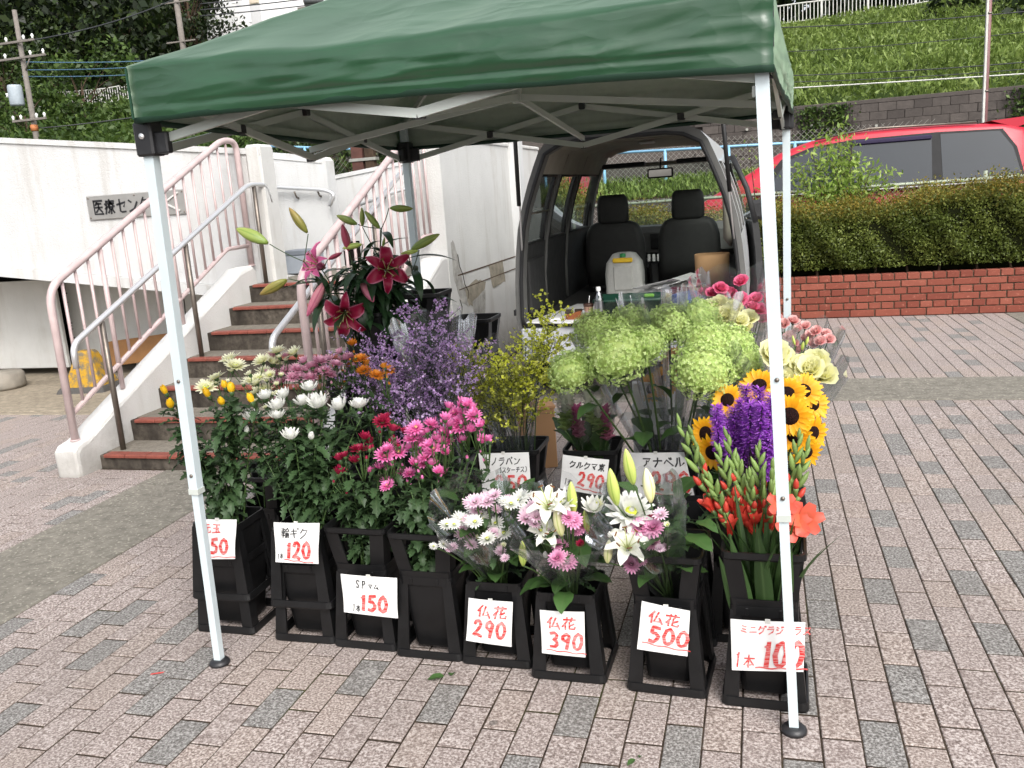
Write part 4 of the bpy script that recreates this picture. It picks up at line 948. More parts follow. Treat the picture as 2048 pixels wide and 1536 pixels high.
truss(TT['rl'], TT['rr']); truss(TT['fl'], TT['rl']); truss(TT['fr'], TT['rr']); truss(TT['fl'], TT['fr'], 1.66, 1.80)
MB().bar(q(-.85,1.06,1.75), q(-.85,1.06,2.23), .03, .03, up=(0,1,0)).build('centre_pole', M_TPOLEB, tent)
for k in TT: MB().bar(q(*TT[k], 1.79), q(-.85,1.06,2.2), .012, .024).build('rafter', M_TPOLEB, tent)
for s in ('fl','rl','fr','rr'):
    o_ = {'fl':'fr','fr':'rr','rr':'rl','rl':'fl'}[s]; a, b = TT[s], TT[o_]; m_ = ((a[0]+b[0])/2, (a[1]+b[1])/2); MB().bar(q(*m_, 1.66), q(-.85,1.06,1.77), .011, .022).build('truss_bar', M_TPOLEB, tent)
# cloth: perimeter stations x drop levels, outer green shell and inner lining
cor = [(-1.718,.135), (-.005,.075), (.105,1.985), (-1.695,2.045)]
apex = (-.85,1.06,2.28); ZE = (1.862,1.845,1.855,1.855); ZV = (1.712,1.668,1.685,1.685)
def cloth(off):
    vs = []; nper = 60; per = []
    for i in range(4):
        a, b = Vector(cor[i]), Vector(cor[(i+1) % 4])
        for k in range(nper): per.append((a.lerp(b, k/nper), i, k/nper))
    rows = []
    nd = 20; nr = 18
    cen = Vector(apex[:2])
    for r in range(nr+1):                                        # roof from apex to eave
        u = r/nr; ring = []
        for (p, i, s) in per:
            ze = lerp(ZE[i], ZE[(i+1) % 4], s); e = 4*s*(1-s); pp = cen.lerp(p, u)
            sag = .035*e*sin(pi*min(1, u))*(1)
            z = lerp(apex[2], ze, u)-sag*u*1.0-.02*e*u**3
            w = .010*fbm((pp.x*2.2+3, pp.y*3, 2), 1.4)*u
            wr = .002*sin(s*31+u*9+i)*u**4*e
            ring.append(Vector((pp.x, pp.y, z+w+wr)))
        rows.append(ring)
    for d in range(1, nd+1):                                     # valance
        u = d/nd; ring = []
        for (p, i, s) in per:
            e = 4*s*(1-s); outw = (p-cen).normalized()
            ze, zv = lerp(ZE[i], ZE[(i+1) % 4], s), lerp(ZV[i], ZV[(i+1) % 4], s); nrm = Vector(((0,-1),(1,0),(0,1),(-1,0))[i])
            zb = zv+(.012*e if i == 0 else -.006*e)
            z = lerp(ze-.02*e, zb, u)
            bul = .010*sin(pi*u)*e+.006*fbm((s*5+i*9, u*2.2, 5), 1.3)*(u*1.2)*(.25+e)+.0015*sin(s*46+u*7+i*2)*e*sin(pi*u)+.004*fbm((s*16+i*4, u*5, 2), 1)*sin(pi*u)*(.3+e)+.0045*fbm((s*4.5+i*7, u*5+s*1.2, 9), 1)*sin(pi*u)**.6-.006*exp(-((u-.74)/.035)**2)*(.5+e)+.003*abs(fbm((s*11+i*3, u*9-s*3, 4), 1))*sin(pi*u)
            k_ = nrm if .03 < s < .97 else outw
            ring.append(Vector((p.x+k_.x*bul, p.y+k_.y*bul, z)))
        rows.append(ring)
    n = len(per); out = []
    for j, ring in enumerate(rows):
        for p in ring:
            c2 = Vector((p.x, p.y))-cen; l = c2.length; s = max(0, 1-off/l) if l > .05 else 1
            out.append(q(cen.x+c2.x*s, cen.y+c2.y*s, p.z-(off*1.4 if j <= nr else (off*1.4)*max(0, 1-(j-nr)/2))))
    fs = [(j*n+k, j*n+(k+1) % n, (j+1)*n+(k+1) % n, (j+1)*n+k) for j in range(len(rows)-1) for k in range(n)]
    return out, fs
vs, fs = cloth(0); o_ = MB().add(vs, [f[::-1] for f in fs], 0, True).build('canopy', M_TENT, tent)
vs, fs = cloth(.006); MB().add(vs, fs, 0, True).build('lining', M_LIN, tent)
n = 240; vs0, _ = cloth(-.002); vs1, _ = cloth(.008); nr_ = 24*0+len(vs0)//n
hem = MB(); A = vs0[-n:]; B = vs1[-n:]
rings = [[p+Vector((0,0,.012)) for p in A], [p+Vector((0,0,-.004)) for p in A], [p+Vector((0,0,-.004)) for p in B], [p+Vector((0,0,.012)) for p in B]]
hem.loft(rings+[rings[0]], cap=False); hem.build('hem', plain('tent_hem', srgb(18,52,36), .6), tent, fixn=True)
tag(MB().bar(q(-1.719,.132,1.72), q(-1.719,.132,1.855), .006, .004, up=(0,1,0)).build('corner_seam', plain('seam_dark', srgb(20,60,40), .6), tent))
# ================================================================== van
M_VAN = plain('van_paint_silver', (.66,.68,.70), .35, .2, var=.01, scale=.4, Coat_Weight=.3)
M_VTRIM = plain('van_trim_grey', srgb(98,98,96), .7, var=.1, scale=10, bump=.1)
M_VLIN = plain('van_roof_lining', srgb(150,144,132), .85, var=.12, scale=5)
M_VPAN = plain('van_inner_panel', srgb(46,46,46), .75, var=.15, scale=9, bump=.1)
M_SEAL = plain('rubber_seal', (.012,.012,.013), .6)
M_SEAT = plain('seat_vinyl', srgb(44,44,43), .6, var=.12, scale=14, bump=.2, bscale=220)
M_GLASS = glassmat('window_glass', (.80,.88,.84), .95, .0, .35)
VC = -.885; VY = 3.75
van = thing('delivery_van', 'small silver delivery van with tailgate open beside the cracked wall', 'van', (VC, VY, 0))
WP = [(.30,.715),(.45,.745),(.60,.770),(.84,.762),(1.02,.745),(1.20,.718),(1.35,.678),(1.49,.630),(1.60,.585),(1.69,.545),(1.745,.500),(1.775,.44),(1.792,.33),(1.80,.16),(1.802,0)]
def wz(z):
    for (a, wa), (b, wb) in zip(WP, WP[1:]):
        if a <= z <= b: return lerp(wa, wb, (z-a)/(b-a))
    return WP[0][1] if z < WP[0][0] else 0
def patchwall(sgn, y0, y1, z0, z1, name, mo, mi, th=.03, slant=0.0, parent=None):
    zs = [z0]+[z for z, _ in WP if z0 < z < z1]+[z1]
    def ring(y, off): return [((wz(z)-off)*sgn, y+slant*(z-z0), z) for z in zs]
    o0, o1, i0, i1 = ring(y0, 0), ring(y1, 0), ring(y0, th), ring(y1, th); k = len(zs); mb = MB()
    mb.add(o0+o1, [(j, j+1, k+j+1, k+j) for j in range(k-1)], 0, True); mb.add(i0+i1, [(j, k+j, k+j+1, j+1) for j in range(k-1)], 1, True)
    for a, b in ((o0,i0),(i1,o1)): mb.add(a+b, [(j, k+j, k+j+1, j+1) for j in range(k-1)], 1)
    mb.add([o0[0],o1[0],i1[0],i0[0]], [(0,1,2,3)], 1); mb.add([o0[-1],i0[-1],i1[-1],o1[-1]], [(0,1,2,3)], 1)
    return mb.build(name, (mo, mi), parent or van, fixn=False)
YF = 2.85                                                         # windscreen foot, from the rear edge
for sgn in (-1, 1):
    wall_ = patchwall(sgn, 0, YF, .30, 1.085, 'side_wall', M_VAN, M_VPAN)
    patchwall(sgn, 0, YF-.3, 1.555, 1.74, 'roof_side', M_VAN, M_VLIN, .05)
    for y0, y1 in ((0,.10),(.66,.84),(1.42,1.62)): patchwall(sgn, y0, y1, 1.085, 1.555, 'pillar', M_VAN, M_VTRIM)
    patchwall(sgn, 2.50, 2.62, 1.085, 1.60, 'front_pillar', M_VAN, M_VTRIM, .06, -.30)
    for y0, y1, nm in ((.10,.66,'quarter_window'),(.84,1.42,'sliding_window'),(1.62,2.45,'door_window')):
        if sgn > 0 and nm == 'door_window': continue
        zs = (1.085,1.2,1.35,1.49,1.555); mb = MB(); mb.add([((wz(z)-.02)*sgn, y, z) for y in (y0,y1) for z in zs], [(j, j+1, 5+j+1, 5+j) for j in range(4)], 0, True); wn = mb.build(nm, M_GLASS, van)
        fr_ = MB()
        for y in (y0+.008, y1-.008): fr_.tube([((wz(z)-.03)*sgn, y, z) for z in zs], .010, 6)
        for z in (1.093, 1.547): fr_.tube([((wz(z)-.03)*sgn, y0, z), ((wz(z)-.03)*sgn, y1, z)], .010, 6)
        fr_.build('window_seal', M_SEAL, wn)
        if nm == 'quarter_window': MB().tube([((wz(1.3)-.05)*sgn, y0, 1.3), ((wz(1.3)-.05)*sgn, y1, 1.305)], .007, 6).build('guard_bar', M_STEELD, wn)
# roof
zs = [1.742]+[z for z, _ in WP if z >= 1.745]; pf = [(-wz(z), z) for z in zs]+[(wz(z), z) for z in reversed(zs[:-1])]
rm = MB(); k = len(pf); rings = [[(x, y, z+(.0 if y < 2.3 else -.05*(y-2.3))) for x, z in pf] for y in (0,.6,1.4,2.3,2.62)]
rm.add([p for r_ in rings for p in r_], [(j*k+i, j*k+i+1, (j+1)*k+i+1, (j+1)*k+i) for j in range(4) for i in range(k-1)], 0, True)
low = [[(x*.95, y, z-.028) for x, y, z in r_] for r_ in rings]; rm.add([p for r_ in low for p in r_], [(j*k+i, (j+1)*k+i, (j+1)*k+i+1, j*k+i+1) for j in range(4) for i in range(k-1)], 1, True)
rm.build('roof', (M_VAN, M_VLIN), van)
# rear opening frame and black seal
def prof_ring(ins, zlo, y): 
    zz = [zlo]+[z for z, _ in WP if zlo < z < 1.80]
    l = [(-(wz(z)-ins), y, z-(ins if z > 1.7 else ins*.3*(z > 1.4))) for z in zz]; return l+[(-p[0], p[1], p[2]) for p in reversed(l)]
fr = MB(); a, b = prof_ring(.0, .50, -.004), prof_ring(.05, .55, -.004); k = len(a)
fr.add(a+b, [(i, i+1, k+i+1, k+i) for i in range(k-1)], 0, True)
c_ = prof_ring(.05, .55, .12); fr.add(b+c_, [(i, i+1, k+i+1, k+i) for i in range(k-1)], 0, True); fr.build('rear_frame', M_VTRIM, van)
MB().tube(prof_ring(.045, .545, -.012), .013, 8).build('rear_seal', M_SEAL, van); MB().tube([(-.72,-.012,.548),(.72,-.012,.548)], .013, 8).build('lower_seal', M_SEAL, van)
MB().bbox((-.74,-.02,.28), (.74,.06,.535), .015).build('rear_bumper', M_VAN, van)
MB().bbox((-.715,.0,.50), (.715,2.7,.555), .006).build('floor', plain('van_floor', srgb(60,58,56), .8, var=.2), van)
MB().bbox((-.70,0.02,.28), (.70,2.8,.50), .02).build('chassis', M_SEAL, van)
for sgn in (-1, 1):
    for y in (.55, 2.45):
        w = MB().lathe([(.15,-.07),(.25,-.08),(.265,-.05),(.265,.05),(.25,.08),(.15,.07)], 20, cap=False).build('wheel', M_SEAL, van, (sgn*.66, y, .265)); w.rotation_euler = (0, pi/2, 0); MB().lathe([(0,.05),(.14,.055),(.155,.07)], 16, cap=False).build('rim', M_STEEL, w)
# inner wall ribs seen through the opening
for sgn in (-1, 1):
    MB().bbox((sgn*.715-.02, .16, .60), (sgn*.715+.02, .62, .98), .012).build('inner_panel', M_VPAN, van)
    for y in (.05,.75,1.52): MB().tube([(sgn*(wz(z)-.034), y, z) for z in (.56,.84,1.085,1.35,1.555,1.70)], .014, 8).build('inner_rib', M_VTRIM, van)
# seats
def seat(cx, y):
    s_ = MB(); 
    def rr_ring(w, d, z, r=.05, yo=0):
        pts = []
        for ox, oy, a0 in ((w/2-r, d/2-r, 0), (-w/2+r, d/2-r, 90), (-w/2+r, -d/2+r, 180), (w/2-r, -d/2+r, 270)):
            for k in range(5): a = radians(a0+22.5*k); pts.append((cx+ox+r*cos(a), y+yo+oy+r*sin(a), z))
        return pts
    s_.loft([rr_ring(.50,.12,.62,.05,.04), rr_ring(.52,.14,.8,.06,.02), rr_ring(.50,.14,1.0,.06,0), rr_ring(.46,.13,1.08,.06,-.01), rr_ring(.40,.12,1.125,.055,-.015), rr_ring(.30,.08,1.15,.04,-.02)])
    b = s_.build('seat_back', M_SEAT, van, fixn=True)
    h = MB(); h.loft([rr_ring(.22,.08,1.135,.03,-.03), rr_ring(.265,.10,1.16,.045,-.03), rr_ring(.265,.105,1.28,.045,-.035), rr_ring(.245,.10,1.345,.045,-.035), rr_ring(.20,.07,1.372,.03,-.035)]); h.build('headrest', M_SEAT, b, fixn=True)
    MB().bbox((cx-.25,y+.0,.555),(cx+.25,y+.45,.72),.04).build('cushion', M_SEAT, van)
seat(-.335, 1.72); seat(.285, 1.72)
MB().bbox((-.06,1.75,.56),(.05,2.2,.80),.03).build('console', M_VPAN, van)
for x in (-.05,-.01,.03): MB().bbox((x-.012,1.70,.80),(x+.012,1.72,.86),.003).build('white_tag', M_INS, van)
# dash, windscreen, mirror
MB().bbox((-.70,2.30,.78),(.70,2.75,1.06),.05).build('dashboard', M_VTRIM, van)
MB().bbox((-.10,2.285,.86),(.12,2.30,1.0),.006).build('centre_vents', M_SEAL, van)
for x in (-.05,.06): MB().bbox((x-.045,2.278,.95),(x+.045,2.286,1.0),.004).build('vent', M_VPAN, van)
st_ = MB(); 
for k in range(24): st_.tube([(.30+.17*cos(a), 2.20+.04*sin(a), .98+.15*sin(a)) for a in (2*pi*k/24, 2*pi*(k+1)/24)], .012, 6, caps=False)
st_.build('steering_wheel', M_SEAL, van)
ws = MB(); ws.add([(-.60,2.88,1.05),(.60,2.88,1.05),(.55,2.62,1.60),(-.55,2.62,1.60)], [(0,1,2,3)]); ws.build('windscreen', M_GLASS, van)
MB().tube([(-.56,2.61,1.615),(.56,2.61,1.615)], .02, 8).build('header_rail', M_VLIN, van)
MB().box((-.70,2.60,.30),(.70,3.2,1.03)).build('front_body', M_VAN, van)
mr = MB().bbox((-.115,2.36,1.485),(.115,2.385,1.57),.02).build('rear_mirror', M_SEAL, van); MB().tube([(0,2.38,1.565),(0,2.46,1.66)], .008, 6).build('mirror_arm', M_SEAL, mr); MB().box((-.10,2.356,1.498),(.10,2.3595,1.557)).build('mirror_glass', plain('mirror_glass', (.7,.7,.7), .02, 1), mr)
for x in (-.36,.36): MB().bbox((x-.22,2.40,1.60),(x+.22,2.52,1.64),.012).build('sun_visor', M_VPAN, van)
MB().bbox((-.06,1.4,1.752),(.06,1.5,1.768),.006).build('ceiling_lamp', M_INS, van)
for k in range(2): MB().tube([(x_*(wz(1.74)-.05)/10, .35+k*.5, 1.742+.02*(1-(x_/10)**2)) for x_ in range(-10,11,4)], .004, 5).build('roof_rib', M_VLIN, van)
# tailgate and gas struts
tg = MB(); tg.add([(-.64,-.02,1.80),(.64,-.02,1.80),(.70,-.95,2.0),(-.70,-.95,2.0)], [(0,1,2,3)]); tg.add([(-.64,-.02,1.84),(.64,-.02,1.84),(.70,-.95,2.05),(-.70,-.95,2.05)], [(3,2,1,0)])
tg.add([(-.64,-.02,1.80),(-.70,-.95,2.0),(-.70,-.95,2.05),(-.64,-.02,1.84),(.64,-.02,1.80),(.70,-.95,2.0),(.70,-.95,2.05),(.64,-.02,1.84)], [(0,1,2,3),(7,6,5,4),(1,5,6,2),(4,0,3,7)]); tg.build('tailgate', M_VAN, van)
for sgn in (-1, 1):
    sgx = MB().tube([(sgn*.70,.0,.985),(sgn*.665,-.1,1.40),(sgn*.64,-.2,1.86)], [.006,.006,.006], 8).build('gas_strut_rod', M_STEEL, van); MB().tube([(sgn*.674,-.09,1.36),(sgn*.64,-.2,1.86)], .014, 8).build('gas_strut_tube', M_SEAL, van)
MB().bbox((-.785,-.01,.62),(-.77,.03,.66),.003).build('striker', M_SEAL, van)
# opened front door on the hedge side
dr = thing('tmp_door', None, None) ; bpy.data.objects.remove(dr)
a0 = radians(9); hx, hy = .735, 2.45
def dp(s, z, off=0): return (hx*0+.735+sin(a0)*s-(wz(max(z,.6))-.762)*-1+off, hy-cos(a0)*s, z)
dm = MB(); zs = (.42,.6,.84,1.02,1.085)
dm.add([dp(s, z) for s in (0,.85) for z in zs], [(j, j+1, 5+j+1, 5+j) for j in range(4)], 0, True); dm.add([dp(s, z, -.05) for s in (0,.85) for z in zs], [(j, 5+j, 5+j+1, j+1) for j in range(4)], 1, True)
dm.add([dp(.85, z) for z in zs]+[dp(.85, z, -.05) for z in zs], [(j, j+1, 5+j+1, 5+j) for j in range(4)], 1); dm.add([dp(0,1.085),dp(.85,1.085),dp(.85,1.085,-.05),dp(0,1.085,-.05)], [(0,1,2,3)], 1)
dw = dm.build('open_door', (M_VAN, M_VPAN), van)
MB().tube([dp(.84,1.08,-.02), dp(.80,1.35,-.02), dp(.70,1.60,-.02), dp(.35,1.60,-.02), dp(.05,1.10,-.02)], .022, 8).build('door_frame', M_SEAL, dw)
MB().add([dp(.82,1.09,-.02), dp(.79,1.35,-.02), dp(.70,1.59,-.02), dp(.36,1.59,-.02), dp(.07,1.10,-.02)], [(0,1,2,3,4)]).build('door_window', M_GLASS, dw)
MB().bbox(Vector(dp(.22,1.12))+Vector((.0,-.04,-.05)), Vector(dp(.22,1.12))+Vector((.15,.05,.12)), .03).build('side_mirror', M_SEAL, dw)
MB().tube([(.62,.35,1.40),(.645,.33,1.2),(.655,.3,1.05),(.66,.33,1.0)], [.01,.03,.04,.012], 8).build('grey_glove', plain('grey_cloth', srgb(128,122,112), .9), van)
# ================================================================== red car
M_RED = plain('car_paint_red', srgb(178,38,56), .42, 0, .35, var=.03, scale=3, Coat_Weight=.15)
M_TINT = plain('car_glass_tinted', srgb(38,44,50), .06, 0, .5, var=.05, scale=2)
car = thing('red_minivan', 'red minivan parked behind the hedge with tinted side windows', 'car', (1.0, 8.95, 0))
CPF = [(x_-1.0, z_) for x_, z_ in ((-1.75,.3),(-1.82,.62),(-1.72,.85),(-1.3,1.0),(-.82,1.10),(-.15,1.47),(.20,1.68),(.55,1.79),(.97,1.85),(1.5,1.86),(2.0,1.85),(2.6,1.82),(2.80,1.76),(2.92,1.4),(3.0,1.1),(3.02,.6),(2.98,.3))]
def carpt(x, z, side):                                            # body narrows above the belt line
    tumble = .0 if z < 1.1 else .24*(z-1.1)
    return (x, tumble if side == 0 else 1.72-tumble, z)
bodyp = []; n_ = 9
rings = []
for s in (0, .03, .12, .5, .88, .97, 1):
    ring = []
    for (x, z) in CPF:
        ins = (.05 if s in (0, 1) else .012 if s in (.03, .97) else 0)
        t0 = carpt(x, z, 0)[1]; t1 = carpt(x, z, 1)[1]; zz = z-ins*(1 if z > .5 else -1); xx = x+(ins if x < 0 else -ins)
        ring.append((xx, lerp(t0, t1, s), zz))
    rings.append(ring)
MB().loft(rings, smooth=True).build('body', M_RED, car, fixn=True)
def sidewin(pts, name, m_, y=-.006, parent=car):
    mb = MB(); mb.add([(x, carpt(x, z, 0)[1]+y, z) for x, z in pts], [tuple(range(len(pts)))]); return mb.build(name, m_, parent, fixn=False)
sidewin([(-.95,1.25),(-.10,1.25),(-.10,1.725),(-.40,1.70),(-.72,1.58)], 'front_window', M_TINT, -.008)
sidewin([(-1.12,1.20),(1.78,1.20),(1.70,1.55),(1.56,1.755),(.9,1.775),(0,1.765),(-.45,1.715),(-.78,1.60)], 'window_surround', plain('car_black_trim', (.012,.012,.013), .5, 0, .25), -.004)
sidewin([(.0,1.235),(.84,1.235),(.84,1.745),(.0,1.735)], 'door_window', M_TINT, -.008); sidewin([(.95,1.235),(1.74,1.245),(1.66,1.55),(1.53,1.735),(.93,1.75)], 'quarter_window', M_TINT, -.008)
vz = MB(); vz.bbox((.0,carpt(0,1.7,0)[1]-.03,1.70),(.84,carpt(0,1.7,0)[1]+.01,1.752),.012); vz.build('door_visor', plain('visor_dark', srgb(44,36,66), .2), car)
MB().bbox((-1.1,-.0,1.185),(1.8,.03,1.2),.004).build('belt_trim', M_STEEL, car)
sp_ = MB(); sp_.prism([(1.45,1.85),(1.98,1.88),(2.02,1.85),(1.7,1.76)], 'y', .2, 1.52); sp_.build('rear_spoiler', M_RED, car, fixn=True)
MB().add([(-1.80,.12,1.12),(-1.80,1.6,1.12),(-.84,1.45,1.65),(-.84,.27,1.65)], [(0,1,2,3)]).build('windscreen', M_GLASS, car, Vector((-.03,0,.03)))
MB().add([(1.80,.3,1.70),(1.80,1.42,1.70),(1.93,1.5,1.35),(1.93,.22,1.35)], [(0,1,2,3)]).build('rear_window', M_TINT, car, Vector((.02,0,.02)))
MB().tube([(-.4,.16,1.80),(.2,.20,1.875),(1.3,.20,1.85)], .014, 6).build('roof_rail', M_STEELD, car)
MB().bbox((-1.10,-.19,1.18),(-.92,-.01,1.32),.05).build('side_mirror', M_RED, car)
for x in (-1.9, 1.1):
    for yy in (.1, 1.62):
        w = MB().lathe([(.18,-.09),(.29,-.1),(.31,-.06),(.31,.06),(.29,.1),(.18,.09)], 22, cap=False).build('wheel', M_SEAL, car, (x, yy, .31)); w.rotation_euler = (pi/2,0,0); MB().lathe([(0,.04),(.17,.05),(.19,.085)], 16, cap=False).build('rim', M_STEEL, w)
MB().bbox((-2.86,.1,.55),(-2.76,.45,.72),.02).build('headlight', M_INS, car); MB().bbox((-2.86,1.27,.55),(-2.76,1.62,.72),.02).build('headlight', M_INS, car)
# ================================================================== buckets
M_BUCK = plain('bucket_black', (.0065,.0065,.007), .4, 0, .4, var=.35, scale=9, bump=.12, bscale=50)
def sq_ring(w, z, r=.018, d=None):
    d = d or w; pts = []
    for ox, oy, a0 in ((w/2-r, d/2-r, 0), (-w/2+r, d/2-r, 90), (-w/2+r, -d/2+r, 180), (w/2-r, -d/2+r, 270)):
        for k in range(4): a = radians(a0+30*k); pts.append((ox+r*cos(a), oy+r*sin(a), z))
    return pts
BM = {}
def bm(key, f):
    if key not in BM: mb = MB(); f(mb); me = mb.mesh(key, M_BUCK); fix_normals(me); BM[key] = me
    return BM[key]
def f_base(mb):
    mb.loft([sq_ring(.232,0), sq_ring(.236,.006), sq_ring(.230,.026), sq_ring(.222,.027), sq_ring(.222,.004), sq_ring(.196,.003), sq_ring(.196,0), sq_ring(.232,0)], cap=False, smooth=False)
def f_leg(mb):
    mb.loft([[(.0,.0,.02),(-.042,0,.02),(-.042,.010,.02),(-.010,.010,.02),(-.010,.042,.02),(0,.042,.02)], [(-.022,.022,.262),(-.052,.022,.262),(-.052,.030,.262),(-.030,.030,.262),(-.030,.052,.262),(-.022,.052,.262)]], smooth=False)
def f_pot(mb):
    mb.loft([sq_ring(.125,.018), sq_ring(.130,.022), sq_ring(.172,.235), sq_ring(.180,.245), sq_ring(.184,.245), sq_ring(.184,.272), sq_ring(.176,.272), sq_ring(.168,.24), sq_ring(.124,.03)], smooth=False)
def f_collar_rim(mb):
    mb.loft([sq_ring(.212,.402,.022), sq_ring(.224,.408,.022), sq_ring(.224,.424,.022), sq_ring(.208,.424,.022), sq_ring(.204,.402,.022), sq_ring(.212,.402,.022)], cap=False, smooth=False)
def f_collar_post(mb):
    mb.loft([[(-.082,-.084,.258),(-.036,-.086,.258),(-.036,-.080,.258),(-.078,-.079,.258),(-.080,-.036,.258),(-.087,-.036,.258)], [(-.105,-.105,.41),(-.058,-.107,.41),(-.058,-.101,.41),(-.100,-.100,.41),(-.101,-.058,.41),(-.107,-.058,.41)]], smooth=False)
def f_collar_sill(mb):
    mb.loft([sq_ring(.174,.256), sq_ring(.180,.262), sq_ring(.186,.292), sq_ring(.178,.292), sq_ring(.168,.256), sq_ring(.174,.256)], cap=False, smooth=False)
def f_slot(mb):
    for x in (-.045,.045): mb.bbox((x-.004,-.0945,.248), (x+.004,-.0915,.268), .001)
def bucket(x, y, label, collar=True, z=0, rz=0, zs=1, backs=True, group='black flower buckets'):
    t = thing('flower_bucket', label, 'bucket', (x, y, z), rz, group); t.scale = (1, 1, zs)
    link('base_ring', bm('base', f_base), t)
    for k in range(4):
        a = k*pi/2; o = link('leg', bm('leg', f_leg), t, (0,0,0), (0,0,a)); v = Matrix.Rotation(a, 3, 'Z') @ Vector((.111,-.111,0)); o.location = v
    p = link('pot', bm('pot', f_pot), t); link('slot_tabs', bm('slot', f_slot), p)
    if collar:
        c = link('collar', bm('crim', f_collar_rim), t); link('sill', bm('csill', f_collar_sill), c)
        for k in range(4): link('corner_post', bm('cpost', f_collar_post), c, None, (0,0,k*pi/2))
        if backs:
            def fb(mb): mb.loft([[(-.04,.083,.285),(.04,.083,.285),(.04,.088,.285),(-.04,.088,.285)],[(-.06,.1,.405),(.06,.1,.405),(.06,.106,.405),(-.06,.106,.405)]], smooth=False)
            link('back_panel', bm('bpan', fb), c)
    return t
BK = {}
BK['b1l'] = bucket(-1.872,.512,'lower black bucket of the pair holding the yellow chrysanthemums', False)
BK['b1'] = bucket(-1.872,.512,'black bucket nested on another, holding the yellow chrysanthemums', False, .125)
BK['b2l'] = bucket(-1.548,.490,'lower black bucket of the pair behind the 120 card', False)
BK['b2'] = bucket(-1.548,.490,'black bucket nested on another, behind the 120 card', False, .125)
BK['b3'] = bucket(-1.312,.475,'open-sided black bucket of dark red chrysanthemums', True, rz=radians(-2))
BK['b4'] = bucket(-1.075,.445,'open-sided black bucket of hot pink chrysanthemums', True, rz=radians(-2))
BK['b5'] = bucket(-.846,.432,'short black bucket carrying the 290 bouquet card', False, rz=radians(-1))
BK['b6'] = bucket(-.607,.382,'short black bucket carrying the 390 card', False, rz=radians(-1))
BK['b7'] = bucket(-.306,.352,'black bucket carrying the 500 card', True, rz=radians(-4))
BK['b8'] = bucket(-.037,.322,'tall black bucket of red gladioli by the tent leg', True, rz=radians(-2), zs=1.08)
BK['m1'] = bucket(-1.98,.95,'black bucket of cream chrysanthemums behind the yellow ones', True)
BK['m2'] = bucket(-1.72,.92,'black bucket of mauve spray chrysanthemums behind the white ones', True)
BK['m3'] = bucket(-1.47,1.02,'black bucket of orange chrysanthemums in front of the lilies', True)
BK['m4'] = bucket(-1.27,1.16,'black bucket of purple statice sprays', True)
BK['m5'] = bucket(-1.02,1.345,'black bucket of yellow statice with the 250 card', True)
BK['m6'] = bucket(-.70,1.35,'black bucket of curcuma with the slanted 290 card', True)
BK['m7'] = bucket(-.385,1.37,'black bucket of green hydrangeas', True)
BK['m8'] = bucket(-.30,.64,'empty black bucket behind the 500 card bucket', True)
BK['m9'] = bucket(-.10,.68,'black bucket of purple liatris behind the gladioli', True)
BK['m10'] = bucket(-.075,.98,'black bucket of sunflowers beside the tent leg', True)
BK['m11'] = bucket(-.04,1.42,'black bucket of pale yellow lisianthus', True)
BK['m12'] = bucket(.03,1.78,'black bucket of small pink roses near the rear tent leg', True)
BK['m13'] = bucket(-.21,1.80,'black bucket of hot pink roses near the van', True)
BK['l1l'] = bucket(-1.80,1.70,'bottom bucket of the stack under the red lilies', True, zs=1.25)
BK['l1'] = bucket(-1.80,1.70,'top bucket of the stack holding the red lilies', True, .535)
BK['l2l'] = bucket(-1.56,1.80,'bottom bucket of the taller stack by the rear tent leg', True, zs=1.40)
BK['l2'] = bucket(-1.56,1.80,'top bucket of the taller stack by the rear tent leg', True, .60)
BK['l3l'] = bucket(-1.43,2.15,'bottom bucket of the empty stack by the cracked wall', True)
BK['l3'] = bucket(-1.43,2.15,'empty top bucket of the stack by the cracked wall', True, .425)
BK['l4'] = bucket(-1.72,1.36,'dark empty bucket between lilies and orange chrysanthemums', True, .30)
BK['l4l'] = bucket(-1.72,1.36,'lower bucket under the empty one before the lilies', False, 0, zs=1.1)
# ================================================================== petals and leaves
HM = {}
def petal_ring(mb, n, L, W, t0, t1, r0=.003, z0=0., rnd=None, mi=0, st=4, off=0., cupw=.15, tipw=.35, jl=.12, ja=4):
    rr = rnd or random
    for k in range(n):
        a = 2*pi*(k+off)/n+rr.uniform(-.5,.5)*1.2/n; l = L*(1+rr.uniform(-jl,jl)); da = rr.uniform(-ja,ja); tw = rr.uniform(-.25,.25)
        r, z = r0, z0; vs = []; ts = []
        ca, sa = cos(a), sin(a); b = rr.random()
        for i in range(st):
            s = i/(st-1); th = radians(lerp(t0, t1, s)+da)
            if i: r += sin(th)*l/(st-1); z += cos(th)*l/(st-1)
            w = W*(.38+.62*sin(pi*min(1, s*1.05+.12)*.78)) if i < st-1 else W*tipw
            h = cupw*w
            for sg in (-1, 0, 1):
                dz = h*abs(sg)+tw*sg*w*.3*s
                ox, oy = -sa*sg*w/2, ca*sg*w/2
                vs.append((ca*(r-dz*cos(th))+ox, sa*(r-dz*cos(th))+oy, z+dz*sin(th))); ts.append((s, abs(sg), b))
        mb.add(vs, [(i*3+j, i*3+j+1, (i+1)*3+j+1, (i+1)*3+j) for i in range(st-1) for j in (0,1)], mi, True, ts)
def head_mesh(key, mats, rings, center=None, seed=1, calyx=True):
    rr = random.Random(seed); mb = MB()
    for kw in rings: petal_ring(mb, rnd=rr, **kw)
    if center: mb.lathe([(0,center[1]+center[0]*.5),(center[0]*.6,center[1]+center[0]*.4),(center[0],center[1])][::-1], 10, mi=1, cap=False)
    if calyx: mb.lathe([(.0018,-.010),(.006,-.006),(.0075,.001),(.006,.006)], 8, mi=len(mats)-1)
    HM[key] = mb.mesh(key, mats)
M_CALYX = leafmat('calyx_green', (.05,.10,.03), trans=0)
